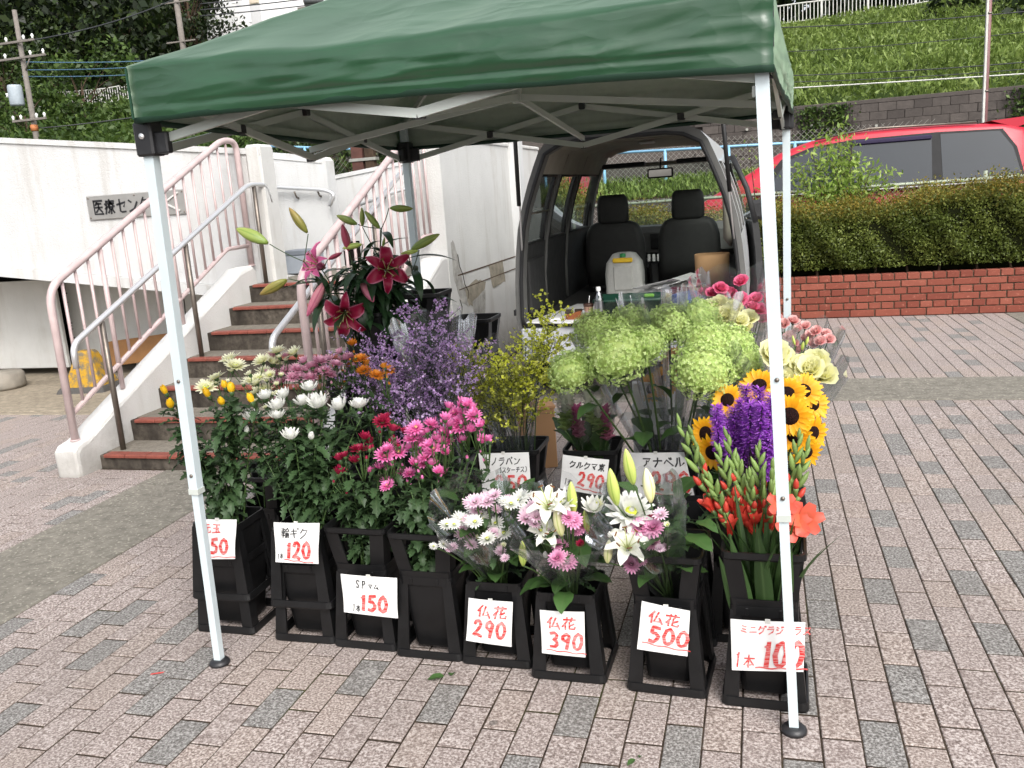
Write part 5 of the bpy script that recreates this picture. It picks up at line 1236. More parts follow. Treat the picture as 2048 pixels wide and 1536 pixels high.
M_WHITE = leafmat('petal_white', (.80,.82,.74), .06, .5, .3, tip=(.88,.88,.85)); M_YEL = leafmat('petal_yellow', (.84,.50,.012), .12, .45, .25, hue=(.9,.58,.02))
M_CREAM = leafmat('petal_cream', (.86,.85,.50), .06, .5, .3, tip=(.9,.9,.70)); M_MAUVE = leafmat('petal_mauve', (.66,.25,.40), .15, .5, .3, tip=(.78,.45,.58))
M_ORNG = leafmat('petal_orange', (.72,.24,.02), .2, .5, .2, hue=(.78,.32,.04)); M_DRED = leafmat('petal_crimson', (.26,.008,.03), .25, .45, .15, tip=(.34,.015,.06))
M_HOT = leafmat('petal_hot_pink', (.84,.12,.44), .08, .45, .3, tip=(.90,.30,.60)); M_PALEP = leafmat('petal_pale_pink', (.76,.48,.62), .1, .5, .3, tip=(.84,.66,.75)); M_MIDP = leafmat('petal_mid_pink', (.70,.18,.42), .15, .5, .25, tip=(.84,.44,.64))
M_YCEN = plain('flower_centre', (.45,.50,.05), .8, var=.3, scale=200)
M_RTIP = leafmat('bud_maroon', (.18,.02,.05), .3, .5, .1)
head_mesh('white', (M_WHITE, M_YCEN, M_CALYX), [dict(n=8,L=.024,W=.010,t0=5,t1=-30), dict(n=11,L=.030,W=.011,t0=28,t1=-15,off=.3), dict(n=13,L=.035,W=.011,t0=55,t1=0,off=.6), dict(n=13,L=.036,W=.010,t0=78,t1=25)], (.006,.008), 3)
head_mesh('white_open', (M_WHITE, M_YCEN, M_CALYX), [dict(n=9,L=.020,W=.008,t0=10,t1=-10), dict(n=13,L=.030,W=.009,t0=38,t1=25,off=.3), dict(n=15,L=.036,W=.010,t0=62,t1=50,off=.6), dict(n=15,L=.037,W=.010,t0=88,t1=72)], (.009,.010), 4)
head_mesh('white_bud', (M_WHITE, M_YCEN, M_CALYX), [dict(n=8,L=.026,W=.013,t0=25,t1=-45), dict(n=10,L=.030,W=.013,t0=55,t1=-40,off=.4)], None, 5)
head_mesh('yellow', (M_YEL, M_YEL, M_CALYX), [dict(n=8,L=.024,W=.012,t0=12,t1=-40), dict(n=10,L=.030,W=.013,t0=38,t1=-35,off=.4), dict(n=10,L=.032,W=.012,t0=58,t1=-20)], None, 6)
head_mesh('cream', (M_CREAM, M_YCEN, M_CALYX), [dict(n=9,L=.018,W=.007,t0=12,t1=5), dict(n=14,L=.027,W=.008,t0=42,t1=40,off=.3), dict(n=16,L=.032,W=.009,t0=70,t1=72)], (.008,.009), 7)
head_mesh('cream_small', (M_CREAM, M_YCEN, M_CALYX), [dict(n=8,L=.012,W=.006,t0=20,t1=0), dict(n=11,L=.018,W=.007,t0=55,t1=35,off=.3)], (.005,.006), 8)
for key, m_ in (('mauve', M_MAUVE), ('orange', M_ORNG), ('crimson', M_DRED), ('hot', M_HOT)):
    head_mesh(key, (m_, M_YCEN if key == 'hot' else m_, M_CALYX), [dict(n=8,L=.013,W=.006,t0=12,t1=0), dict(n=12,L=.020,W=.007,t0=36,t1=28,off=.3), dict(n=14,L=.025,W=.0078,t0=60,t1=56), dict(n=14,L=.026,W=.0078,t0=82,t1=78,off=.5)], (.005,.008), hash(key) % 97 if False else len(key)+11)
    head_mesh(key+'_bud', (m_, m_, M_CALYX), [dict(n=6,L=.015,W=.007,t0=18,t1=-30), dict(n=8,L=.018,W=.008,t0=42,t1=-18,off=.4)], None, 13)
    head_mesh(key+'_half', (m_, m_, M_CALYX), [dict(n=7,L=.016,W=.007,t0=12,t1=-8), dict(n=10,L=.022,W=.0078,t0=34,t1=12,off=.4), dict(n=11,L=.024,W=.0075,t0=52,t1=34)], None, 14)
head_mesh('daisy_white', (M_WHITE, M_YCEN, M_CALYX), [dict(n=9,L=.014,W=.006,t0=18,t1=15), dict(n=14,L=.023,W=.007,t0=42,t1=46), dict(n=16,L=.028,W=.0072,t0=70,t1=78,off=.4)], (.006,.007), 15)
head_mesh('daisy_pink', (M_PALEP, M_PALEP, M_CALYX), [dict(n=9,L=.014,W=.006,t0=18,t1=15), dict(n=13,L=.022,W=.007,t0=40,t1=44), dict(n=15,L=.027,W=.0072,t0=66,t1=74,off=.4)], (.005,.006), 16)
head_mesh('pompom', (M_MIDP, M_MIDP, M_CALYX), [dict(n=8,L=.012,W=.007,t0=10,t1=0), dict(n=12,L=.020,W=.008,t0=30,t1=22,off=.3), dict(n=15,L=.025,W=.009,t0=50,t1=45,off=.6), dict(n=17,L=.028,W=.009,t0=70,t1=68), dict(n=17,L=.029,W=.009,t0=92,t1=92,off=.5)], None, 17)
# roses
def rose_mesh(key, m_, D, seed):
    rr = random.Random(seed); mb = MB()
    for j, (n, L, W, t0, t1) in enumerate(((3,.62,.42,2,-14),(4,.72,.60,14,-8),(5,.80,.80,28,8),(6,.86,.95,46,34),(6,.84,1.0,64,62))): petal_ring(mb, n, L*D, W*D, t0, t1, D*.03, 0, rr, 0, 5, j*.37, .22, .55, .1, 5)
    mb.lathe([(.002,-.012),(.007,-.006),(.009,.002),(.006,.01)], 8, mi=1); HM[key] = mb.mesh(key, (m_, M_CALYX))
rose_mesh('lisianthus', leafmat('petal_pale_yellow', (.86,.84,.40), .06, .5, .35, tip=(.9,.89,.58)), .060, 21)
rose_mesh('rose_hot', leafmat('petal_rose_hot', (.84,.12,.28), .15, .5, .25, tip=(.85,.2,.36)), .045, 22)
rose_mesh('rose_pink', leafmat('petal_rose_pink', (.84,.36,.36), .12, .5, .3, tip=(.88,.56,.54)), .032, 23)
# sunflower
mb = MB(); rr = random.Random(9)
petal_ring(mb, 17, .042, .017, 72, 84, .022, 0, rr, 0, 4, 0, .12, .15, .15, 8); petal_ring(mb, 17, .044, .017, 86, 98, .022, -.003, rr, 0, 4, .5, .12, .15, .15, 8)
mb.lathe([(.0,.012),(.010,.011),(.018,.009),(.026,.004),(.027,-.004)][::-1], 18, mi=1, cap=False); mb.lathe([(.003,-.02),(.02,-.012),(.028,-.004),(.026,.002)], 12, mi=2)
n_ = N('sunflower_disc'); v = n_.coords(False); c = n_.ramp(n_.voro(330, v), [(.1, (.05,.018,.012)), (.5, (.012,.006,.006))]); n_.bump(n_.voro(330, v), .8, .004); M_DISC = n_.done(c, .9, 0, .1)
HM['sunflower'] = mb.mesh('sunflower', (leafmat('petal_sunflower', (.88,.40,.008), .1, .45, .3, tip=(.92,.52,.015)), M_DISC, M_CALYX))
# lily
def lily_mesh(key, m_, seed, L=.115, W=.042, opening=1.0):
    rr = random.Random(seed); mb = MB()
    for k in range(6):
        a = 2*pi*k/6+rr.uniform(-.08,.08); w0 = W*(1.12 if k % 2 else .82); st = 9; r, z = .004, 0.; vs = []; ts = []; ca, sa = cos(a), sin(a); l = L*rr.uniform(.94,1.06); b = rr.random()
        curl = rr.uniform(.85, 1.2)
        for i in range(st):
            s = i/(st-1); th = radians(lerp(16, 60*opening, min(1, s*1.3))+max(0, s-.5)*185*curl*opening)
            if i: r += sin(th)*l/(st-1); z += cos(th)*l/(st-1)
            w = w0*max(.04, sin(pi*min(.99, .13+s*.86))**.8)
            for sg in (-1,-.82,-.4,0,.4,.82,1):
                dz = .16*w*sg*sg+.0035*sin(i*2.3+k+sg*2)*abs(sg)*(s > .2); ox, oy = -sa*sg*w/2, ca*sg*w/2
                vs.append((ca*(r-dz*cos(th))+ox, sa*(r-dz*cos(th))+oy, z+dz*sin(th))); ts.append((s, abs(sg), b))
        mb.add(vs, [(i*7+j, i*7+j+1, (i+1)*7+j+1, (i+1)*7+j) for i in range(st-1) for j in range(6)], 0, True, ts)
    for k in range(6):
        a = 2*pi*(k+.5)/6; p = [(0,0,.005),(.010*cos(a),.010*sin(a),.035),(.024*cos(a),.024*sin(a),.062),(.032*cos(a),.032*sin(a),.074)]; mb.tube(p, .0011, 5, mi=1); e = Vector(p[-1]); mb.tube([e+Vector((-sin(a)*.007,cos(a)*.007,0)), e+Vector((sin(a)*.007,-cos(a)*.007,0))], .0022, 5, mi=2)
    mb.tube([(0,0,0),(.002,0,.085)], .0016, 5, mi=1)
    HM[key] = mb.mesh(key, (m_, leafmat('lily_filament', (.45,.5,.2), trans=0), plain('anther_brown', (.16,.06,.015), .8)))
def lilymat(name, mid, edge, base):
    n = N(name); c = n.mix(n.ramp(n.pt('X'), [(.0, 0.), (.35, 1.)]), base, mid); c = n.mix(n.ramp(n.pt('Y'), [(.72, 0.), (1., .85)]), c, edge); c = n.mix(n.ramp(n.pt('Y'), [(.0, .35), (.14, 0.)]), c, tuple(x*.6 for x in mid))
    n.done(c, .4, 0, .4); tb = n.node('ShaderNodeBsdfTranslucent'); n.link(c, tb.inputs[0]); ms = n.node('ShaderNodeMixShader'); ms.inputs[0].default_value = .22
    n.link(n.p.outputs[0], ms.inputs[1]); n.link(tb.outputs[0], ms.inputs[2]); n.link(ms.outputs[0], n.out.inputs[0]); return n.m
lily_mesh('lily_red', lilymat('lily_crimson', (.31,.006,.045), (.70,.26,.38), (.24,.008,.025)), 31)
lily_mesh('lily_pink', lilymat('lily_pink', (.66,.12,.30), (.84,.52,.62), (.5,.05,.16)), 32, opening=.8)
lily_mesh('lily_white', lilymat('lily_white', (.84,.85,.74), (.88,.88,.84), (.62,.70,.20)), 33, L=.085, W=.034, opening=.85)
def bud_mesh(key, col, col2, L, r, seam):
    mb = MB(); rings = []; n = 12
    for s, rad in ((0,.25),(.08,.5),(.22,.82),(.42,1),(.62,.92),(.8,.66),(.93,.36),(1,.08)): rings.append([((r*rad*(1+.10*cos(3*2*pi*k/n)))*cos(2*pi*k/n), (r*rad*(1+.10*cos(3*2*pi*k/n)))*sin(2*pi*k/n), s*L) for k in range(n)])
    ts = [(i/7, abs(cos(3*pi*k/n)), 0) for i in range(8) for k in range(n)]
    fs = [(i*n+k, i*n+(k+1) % n, (i+1)*n+(k+1) % n, (i+1)*n+k) for i in range(7) for k in range(n)]+[tuple(range(n))[::-1], tuple(7*n+k for k in range(n))]
    mb.add([p for q_ in rings for p in q_], fs, 0, True, ts)
    n_ = N(key+'_skin'); c = n_.mix(n_.ramp(n_.pt('X'), [(.1, 0.), (.9, 1.)]), col, col2); c = n_.mix(n_.ramp(n_.pt('Y'), [(.0, .8), (.3, 0.)]), c, seam); HM[key] = mb.mesh(key, n_.done(c, .42, 0, .4))
bud_mesh('bud_green', (.20,.29,.06), (.28,.32,.08), .105, .016, (.12,.20,.03)); bud_mesh('bud_brown', (.24,.26,.05), (.30,.20,.06), .105, .016, (.10,.12,.02)); bud_mesh('bud_red', (.42,.07,.12), (.24,.02,.05), .10, .0165, (.5,.2,.2)); bud_mesh('bud_pink', (.66,.28,.30), (.58,.14,.24), .115, .018, (.42,.05,.14)); bud_mesh('bud_pale', (.42,.54,.11), (.54,.60,.18), .085, .0125, (.2,.34,.04)); bud_mesh('bud_cream', (.74,.74,.34), (.84,.82,.56), .085, .014, (.4,.5,.1))
# leaves: +Z along the blade, normal about +Y
LM = {}
def leaf_mesh(key, mat, L, W, prof, droop, fold=.12, st=9, lobes=0, wave=0, seed=1):
    rr = random.Random(seed); mb = MB(); vs = []; ts = []; z, y = 0, 0
    for i in range(st):
        s = i/(st-1); th = radians(droop*s)
        if i: z += cos(th)*L/(st-1); y -= sin(th)*L/(st-1)
        w = W*prof(s)
        if lobes and 0 < i < st-1: w *= (1.18 if i % 2 else .62)
        for sg in (-1,-.5,0,.5,1):
            up = fold*w*abs(sg)+wave*sin(i*1.9+sg*2)*abs(sg); zz = z+(L*.05*abs(sg) if lobes and i % 2 else 0)
            vs.append((sg*w/2, y+up, zz)); ts.append((s, abs(sg), rr.random()))
    mb.add(vs, [(i*5+j, i*5+j+1, (i+1)*5+j+1, (i+1)*5+j) for i in range(st-1) for j in range(4)], 0, True, ts); LM[key] = mb.mesh(key, mat)
M_LCH = leafmat('mum_leaf', (.046,.090,.034), .35, .5, .22, vein=(.09,.14,.06)); M_LLI = leafmat('lily_leaf', (.032,.076,.030), .35, .32, .2, vein=(.06,.11,.04)); M_LGL = leafmat('sword_leaf', (.050,.105,.030), .3, .4, .2, vein=(.10,.17,.06)); M_LHY = leafmat('broad_leaf', (.06,.13,.035), .3, .45, .2, vein=(.10,.17,.06))
chp = lambda s: max(.06, sin(pi*min(1, .10+s*.88))**.7)
for k in range(4): leaf_mesh('mum%d' % k, M_LCH, .066, .030, chp, (45,75,20,95)[k], .14, 10, 1, .003, k)
lip = lambda s: max(.05, sin(pi*min(.985, .06+s*.94))**.85)
for k in range(3): leaf_mesh('lily%d' % k, M_LLI, .145, .030, lip, (70,110,35)[k], .16, 9, 0, .0, k)
swp = lambda s: max(.04, (.75+.25*min(1, s*3))*(1-max(0, s-.45)**1.5/.41))
for k in range(2): leaf_mesh('sword%d' % k, M_LGL, .36, .022, swp, (14,30)[k], .25, 9, 0, 0, k)
for k in range(2): leaf_mesh('broad%d' % k, M_LHY, .125, .075, lip, (30,55)[k], .12, 9, 0, .003, k)
M_STEM = leafmat('stem_green', (.060,.110,.030), .25, .5, 0); M_STEMD = leafmat('stem_dark', (.040,.075,.024), .25, .5, 0)
ORD = 'first second third fourth fifth sixth seventh eighth ninth tenth eleventh twelfth thirteenth fourteenth fifteenth sixteenth seventeenth eighteenth nineteenth'.split()
def number_off(things, fmt):
    """things: (picture x, object); each gets the label fmt with its place counted from the stairs"""
    for k, (x, o) in enumerate(sorted(things, key=lambda q_: q_[0])): o['label'] = fmt.format(ORD[k])
# ================================================================== stems as things
def stem_thing(name, label, group, base, path, r, heads, leaves, mat=None, cat='flower'):
    """heads: (mesh key, world position, direction, scale, attach point); leaves: (mesh key, s along stem, angle, elevation, scale)"""
    t = thing(name, label, cat, base, 0, group); B = Vector(base); m_ = mat or M_STEM
    mb = MB(); loc = [Vector(p)-B for p in path]; nP = len(loc); mb.tube(loc, [r*(1-.4*i/(nP-1)) for i in range(nP)], 6)
    for (k, p, d, sc, a) in heads:
        p = Vector(p)-B; a = Vector(a)-B
        if (p-a).length > .012: mb.tube(bez(a, a.lerp(p, .5)+Vector((0,0,-.01)), p-Vector(d)*.006*sc, 4), r*.5, 5)
    mb.build('stem', m_, t)
    for (k, p, d, sc, a) in heads: link('bud' if 'bud' in k else 'flower_head', HM[k], t, Vector(p)-B, rot_to(d, R.uniform(0, 6.28)), (sc*R.uniform(.92,1.08), sc*R.uniform(.92,1.08), sc*R.uniform(.85,1.15)))
    for (k, s, ang, el, sc) in leaves:
        i = min(nP-2, int(s*(nP-1))); p = loc[i].lerp(loc[i+1], s*(nP-1)-i); d = Vector((cos(ang)*cos(el), sin(ang)*cos(el), sin(el)))
        yv = Vector((0,0,1))-d*d.z; yv = yv.normalized() if yv.length > .01 else Vector((1,0,0)); xv = yv.cross(d)
        link('leaf', LM[k], t, p, Matrix((xv, yv, d)).transposed(), sc)
    return t
def stem_path(bk, tip, n=8, spread=.05, zb=.10):
    b = BK[bk].location; base = Vector((b.x+R.uniform(-.04,.04), b.y+R.uniform(-.04,.04), b.z+zb)); tip = Vector(tip)
    rim = Vector((lerp(b.x, tip.x, .35), lerp(b.y, tip.y, .35), b.z+.40)); c = rim.lerp(tip, .25)
    c.z = max(c.z, lerp(base.z, tip.z, .55)); return base, bez(base, c, tip, n)
def up_dir(tip, bk=None, lean=.32, cam_=.15):
    d = Vector((R.uniform(-lean,lean), R.uniform(-lean,lean)-cam_, 1)); return d.normalized()
def mum_leaves(n, s0=.3, s1=.97, sc=1.):
    return [('mum%d' % R.randrange(4), lerp(s0, s1, (k+R.random()*.6)/n), k*2.4+R.uniform(-.5,.5), R.uniform(-.15,.75), sc*R.uniform(.75,1.25)) for k in range(n)]
def single_mums(bk, heads, kinds, Y, label, group, nl, sc=1., ysp=.12, leaf=1.):
    row = []
    for (x, y) in heads:
        ym = sum(q_[1] for q_ in heads)/len(heads); tip = at(x, y, 'y', Y+(ym-y)/60*ysp*.9+R.uniform(-.02,.02)); base, path = stem_path(bk, tip); d = up_dir(tip)
        row.append((x, stem_thing('chrysanthemum', label, group, base, path, .0035, [(R.choice(kinds), tip+Vector((.002,-.03,.022)), d, sc*R.uniform(.88,1.1), tip)], mum_leaves(nl, .32, .975, leaf))))
    number_off(row, label)
def spray_mums(bk, heads, kinds, Y, label, group, nl, per=6, sc=1., ysp=.05, leaf=1., buds=2, budk=None, fork=.12, cam_=.2, extra=0):
    hs = sorted(heads+[(x+R.uniform(-14,14), y+R.uniform(-12,12)) for x, y in R.sample(heads, extra)])
    groups = [hs[i:i+per] for i in range(0, len(hs), per)]
    for gq in groups:
        yy = Y+R.uniform(-ysp, ysp); pts = [at(x, y, 'y', yy+R.uniform(-.03,.03)) for x, y in gq]; c = sum(pts, Vector())/len(pts); fk = c-Vector((0,-.01,fork)); base, path = stem_path(bk, fk)
        H = []
        for p in pts: H.append((R.choice(kinds), p, up_dir(p, None, .45, cam_), sc*R.uniform(.85,1.12), fk.lerp(p, .15)))
        for k in range(buds): p = R.choice(pts)+Vector((R.uniform(-.035,.035), R.uniform(-.02,.02), R.uniform(-.07,-.015))); H.append((budk, p, up_dir(p), sc*R.uniform(.6,.85), fk.lerp(p, .15)))
        lv = mum_leaves(nl, .32, .93, leaf)+[('mum%d' % R.randrange(4), 1., R.uniform(0,6.3), R.uniform(.1,.8), leaf*R.uniform(.6,.9)) for _ in range(3)]
        stem_thing('chrysanthemum_spray', label, group, base, path, .0032, H, lv)
Z1 = lambda pts, s=3.103, ox=320, oy=660: [(x/s+ox, y/s+oy) for x, y in pts]
single_mums('b1', [(345,797),(354,824),(430,803),(462,786),(474,795),(457,818),(515,815)], ['yellow'], .52, 'yellow chrysanthemum behind the tent leg, {} counting from the stairs', 'yellow chrysanthemums', 32, 1.18, .05)
single_mums('b2', [(628,790),(580,803),(543,806),(618,818),(648,822),(566,826),(563,845),(512,848),(503,874),(590,885),(632,886),(690,828),(728,825)], ['white','white','white','white_bud'], .58, 'white chrysanthemum above the 120 card, {} counting from the stairs', 'white chrysanthemums', 28, 1.18, .11)
spray_mums('m1', [(460,722),(433,758),(525,725),(555,706),(590,709),(412,778),(530,748),(505,765),(470,735),(545,728)], ['cream'], .98, 'cream chrysanthemum spray rising against the stairs', 'cream chrysanthemums', 7, 3, 1.35, budk='cream_small', buds=3)
spray_mums('m1', [(500,750),(515,768),(540,752),(528,780),(553,770),(487,770),(562,752),(510,788),(545,790),(530,800),(520,758)], ['cream_small','cream'], .88, 'small pale yellow chrysanthemum spray beside the cream ones', 'small yellow chrysanthemums', 7, 4, 1.0, budk='cream_small', buds=3)
spray_mums('m2', [(548,748),(573,742),(594,740),(612,742),(650,742),(640,725),(655,722),(672,730),(545,714),(682,706),(700,714),(690,720),(562,766),(600,755),(620,757),(657,750),(585,756),(635,742),(575,712),(610,725),(625,735)], ['mauve','mauve','mauve_half'], .96, 'mauve pink spray chrysanthemum behind the white ones', 'mauve chrysanthemums', 7, 5, 1.2, budk='mauve_bud', buds=6)
spray_mums('m3', [(705,690),(690,722),(672,737),(722,720),(735,730),(770,737),(702,735),(778,742),(640,760),(752,752),(728,742)], ['orange_half','orange'], 1.02, 'orange chrysanthemum spray between mauve flowers and purple statice', 'orange chrysanthemums', 6, 4, 1.05, budk='orange_bud', buds=4)
spray_mums('b3', Z1([(1150,790),(1265,680),(1235,750),(1400,570),(1310,705),(1530,640),(1110,900),(1440,630),(1210,820),(1120,815),(1290,670),(1380,575)]), ['crimson','crimson_half'], .50, 'dark red chrysanthemum spray above the 150 card', 'dark red chrysanthemums', 20, 3, 1.15, budk='crimson_bud', buds=4)
spray_mums('b4', Z1([(1410,745),(1380,810),(1455,710),(1510,760),(1440,840),(1365,860),(1590,610),(1700,620),(1640,660),(1760,640),(1610,700),(1560,740),(1630,775),(1700,745),(1640,830),(1580,835),(1510,890),(1600,900),(1730,885),(1410,970),(1870,480),(1910,470),(1960,530),(1860,575),(1920,625),(1820,640),(1880,690),(1770,560),(1960,600),(2000,700),(1540,895),(1650,790),(1480,760),(1720,685),(1830,520),(1900,545),(1770,770),(1680,590),(1560,680),(1660,720),(1750,700),(1800,600),(1840,600),(1940,500),(1880,520)]), ['hot','hot_half','hot_half'], .50, 'hot pink chrysanthemum spray spilling over its bucket', 'hot pink chrysanthemums', 15, 6, 1.06, leaf=.85, budk='hot_bud', buds=4, extra=30)
# foliage-only stems that fill the dark mass under the blooms
for bk, n_, label, grp, x0, x1, y0, y1, Y in (('b1',5,'leafy chrysanthemum stem in the yellow flower bucket','leafy yellow chrysanthemum stems',350,520,850,930,.50),('b2',7,'leafy chrysanthemum stem under the white flowers','leafy white chrysanthemum stems',505,720,860,950,.55),('b3',5,'leafy chrysanthemum stem under the dark red flowers','leafy red chrysanthemum stems',665,790,940,1010,.5),('b4',6,'leafy chrysanthemum stem under the hot pink flowers','leafy pink chrysanthemum stems',790,890,960,1020,.46),('m2',6,'leafy stem under the mauve flowers','leafy mauve stems',560,760,790,840,.85),('m3',4,'leafy stem among the orange flowers','leafy orange stems',690,790,770,860,.95)):
    for k in range(n_):
        tip = at(R.uniform(x0,x1), R.uniform(y0,y1), 'y', Y+R.uniform(-.06,.08)); base, path = stem_path(bk, tip); stem_thing('leafy_chrysanthemum', label, grp, base, path, .003, [], mum_leaves(26 if bk[0] == 'b' else 14, .28, .99, 1.0), cat='stem')
# ================================================================== lilies
Z5 = lambda x, y: (x/4.042+450, y/4.042+380)
LY = 1.62
def lily_bud(key, tip, base, dy=0.):
    b = at(*Z5(*base), 'y', LY); t_ = at(*Z5(*tip), 'y', LY+dy); d = t_-b; return (key, b, d.normalized(), d.length/.105, b)
def lily_stem(label, bk, tip, items, nleaf, s0=.55, r=.0045, lf=1.3):
    base, path = stem_path(bk, tip, 9); t0 = Vector(tip)
    H = [(k, p, d, sc, path[-3 if i % 2 else -1]) for i, (k, p, d, sc, a) in enumerate(items)]
    lv = [('lily%d' % R.randrange(3), lerp(s0, .99, (k+R.random()*.5)/nleaf), k*2.4+R.uniform(-.5,.5), R.uniform(-.1,.6), lf*R.uniform(.75,1.25)) for k in range(nleaf)]
    stem_thing('lily', label, 'red lilies', base, path, r, H, lv, M_STEMD)
camd = lambda p: (CAM-Vector(p)).normalized()
def bloom(key, px, py, dirv, sc, dy=0.):
    p = at(px, py, 'y', LY+dy); d = (camd(p)+Vector(dirv)).normalized(); return (key, p-d*.05, d, sc, p)
lily_stem('lily stem leaning over the stairs with long green and brown buds', 'l1', at(*Z5(640,580), 'y', LY), [lily_bud('bud_green',(75,305),(345,430)), lily_bud('bud_brown',(265,855),(500,725),-.05), lily_bud('bud_brown',(535,165),(665,345))], 7, .45)
lily_stem('lily stem with a pale pink bloom seen from the side', 'l1', at(*Z5(780,640), 'y', LY), [bloom('lily_pink', *Z5(730,600), (-.9,.2,.25), 1.25), lily_bud('bud_pink',(690,970),(810,740),-.06), lily_bud('bud_red',(940,510),(835,560))], 7, .5)
lily_stem('lily stem with an open crimson bloom hanging low over the purple statice', 'l1', at(*Z5(960,860), 'y', LY-.04), [bloom('lily_red', *Z5(965,1010), (-.1,0,-.35), 1.32, -.1)], 6, .5)
lily_stem('lily stem with a large open crimson bloom facing out', 'l1', at(*Z5(1280,560), 'y', LY), [bloom('lily_red', *Z5(1310,640), (.15,0,.15), 1.36, -.08), lily_bud('bud_green',(1290,380),(1275,460))], 8, .5)
lily_stem('lily stem with one upright dark red bud', 'l1', at(*Z5(1020,560), 'y', LY), [lily_bud('bud_red',(945,265),(1000,490)), lily_bud('bud_pale',(910,480),(1105,440)), lily_bud('bud_pink',(1200,905),(1100,710),-.08)], 9, .5)
lily_stem('tallest lily stem with green buds against the pink railing', 'l1', at(*Z5(1265,310), 'y', LY), [lily_bud('bud_green',(1510,150),(1335,145)), lily_bud('bud_green',(1105,140),(1110,290)), lily_bud('bud_green',(890,200),(1065,275)), lily_bud('bud_green',(1130,170),(1250,310))], 11, .5)
lily_stem('lily stem with a pale green bud pointing at the white wall', 'l2', at(*Z5(1480,520), 'y', LY+.05), [lily_bud('bud_green',(1710,370),(1510,480)), lily_bud('bud_pale',(1400,520),(1560,490))], 9, .5)
for k in range(7):
    p = at(*Z5(R.uniform(950,1500), R.uniform(480,700)), 'y', LY+R.uniform(-.02,.1)); base, path = stem_path('l1' if k < 4 else 'l2', p, 9)
    stem_thing('lily', 'leafy lily stem without open flowers in the stacked buckets', 'leafy lily stems', base, path, .0045, [], [('lily%d' % R.randrange(3), lerp(.4, .99, (j+R.random()*.5)/20), j*2.4+R.uniform(-.5,.5), R.uniform(-.2,.7), 1.35*R.uniform(.75,1.25)) for j in range(20)], M_STEMD, 'stem')
# ================================================================== statice sprays
def spray_mesh(key, mats, seed, H=.34, spread=.15, nb=15, nf=22, fl=.0052):
    rr = random.Random(seed); mb = MB()
    main = bez((0,0,0), (rr.uniform(-.02,.02),0,H*.5), (rr.uniform(-.03,.03),rr.uniform(-.03,.03),H), 8); mb.tube(main, [.0022*(1-.6*i/8) for i in range(9)], 5, mi=1)
    for b in range(nb):
        s = lerp(.34, 1, (b+rr.random())/nb); i = min(7, int(s*8)); p = main[i].lerp(main[i+1], s*8-i); a = b*2.4+rr.uniform(-.4,.4); l = spread*(1.15-.55*s)*rr.uniform(.6,1.15)
        e = p+Vector((cos(a)*l, sin(a)*l, l*rr.uniform(.5,1.0))); br = bez(p, p.lerp(e, .5)+Vector((0,0,-.01)), e, 4); mb.tube(br, .0009, 4, mi=1, caps=False)
        subs = [(br, .3)]
        for k in range(4):
            s2 = rr.uniform(.35,1); j = min(3, int(s2*4)); p2 = br[j].lerp(br[j+1], s2*4-j); a2 = rr.uniform(0,6.3); l2 = rr.uniform(.02,.055); e2 = p2+Vector((cos(a2)*l2, sin(a2)*l2, l2*rr.uniform(.3,1))); mb.tube([p2, e2], .0007, 3, mi=1, caps=False); subs.append(([p2, e2], .15))
        for path, s0 in subs:
            m_ = nf//2 if len(path) == 2 else nf
            for k in range(m_):
                s3 = rr.uniform(s0, 1.02); u = s3*(len(path)-1); j = min(len(path)-2, int(u)); c = Vector(path[j]).lerp(Vector(path[j+1]), u-j)+Vector((rr.gauss(0,.0028), rr.gauss(0,.0028), rr.gauss(0,.0028)+.002))
                d = Vector((rr.gauss(0,1), rr.gauss(0,1), rr.gauss(0,1)+.5)).normalized(); e_ = d.orthogonal().normalized(); g_ = d.cross(e_); f_ = fl*rr.uniform(.6,1.3); col = (rr.random(), 0, 0)
                mb.add([c-e_*f_, c-g_*f_+d*f_*.5, c+e_*f_, c+g_*f_+d*f_*.5], [(0,1,2,3)], 0, False, [col]*4)
    HM[key] = mb.mesh(key, mats)
def florets(name, lo, mid, hi): return cloudmat(name, lo, mid, hi, .3, .6)
M_PUR = florets('statice_purple', (.48,.27,.58), (.66,.44,.78), (.80,.62,.88)); M_YST = florets('statice_yellow', (.64,.68,.05), (.82,.85,.10), (.9,.92,.3))
for k in range(3): spray_mesh('purple%d' % k, (M_PUR, M_STEMD), 40+k, .36, .16, 14, 11, .0052); spray_mesh('yellow%d' % k, (M_YST, M_STEMD), 50+k, .34, .13, 15, 9, .0064)
def sprays(bk, keyp, spots, Y, label, grp, hgt, name='statice_spray'):
    for (x, y) in spots:
        top = at(x, y, 'y', Y+R.uniform(-.08,.08)); b = BK[bk].location; base = Vector((b.x+R.uniform(-.05,.05), b.y+R.uniform(-.05,.05), b.z+.12))
        d = (top-Vector((b.x, b.y, b.z+.36))).normalized(); foot = top-d*hgt; t = thing(name, label, 'flower', base, 0, grp)
        o = link('flower_spray', HM[keyp+str(R.randrange(3))], t, foot-base, rot_to(d, R.uniform(0,6.3)), hgt/.35)
        mb = MB(); mb.tube([Vector((0,0,0)), foot-base], .0022, 5); mb.build('stem', M_STEMD, t)
sprays('m4', 'purple', [(715,705),(745,730),(780,715),(700,745),(735,760),(775,740),(815,700),(850,665),(860,625),(885,700),(840,740),(800,770),(870,760),(905,740),(760,800),(820,810),(925,700),(890,780),(850,800)], 1.08, 'purple statice spray in the middle of the stall', 'purple statice', .34)
sprays('m5', 'yellow', [(905,725),(930,700),(915,770),(960,735),(990,760),(945,790),(1020,720),(1060,690),(1075,650),(1110,625),(1045,740),(1080,710),(1010,790),(1120,670),(1050,780),(985,720),(1095,740)], 1.24, 'yellow statice spray above the 250 card', 'yellow statice', .33)
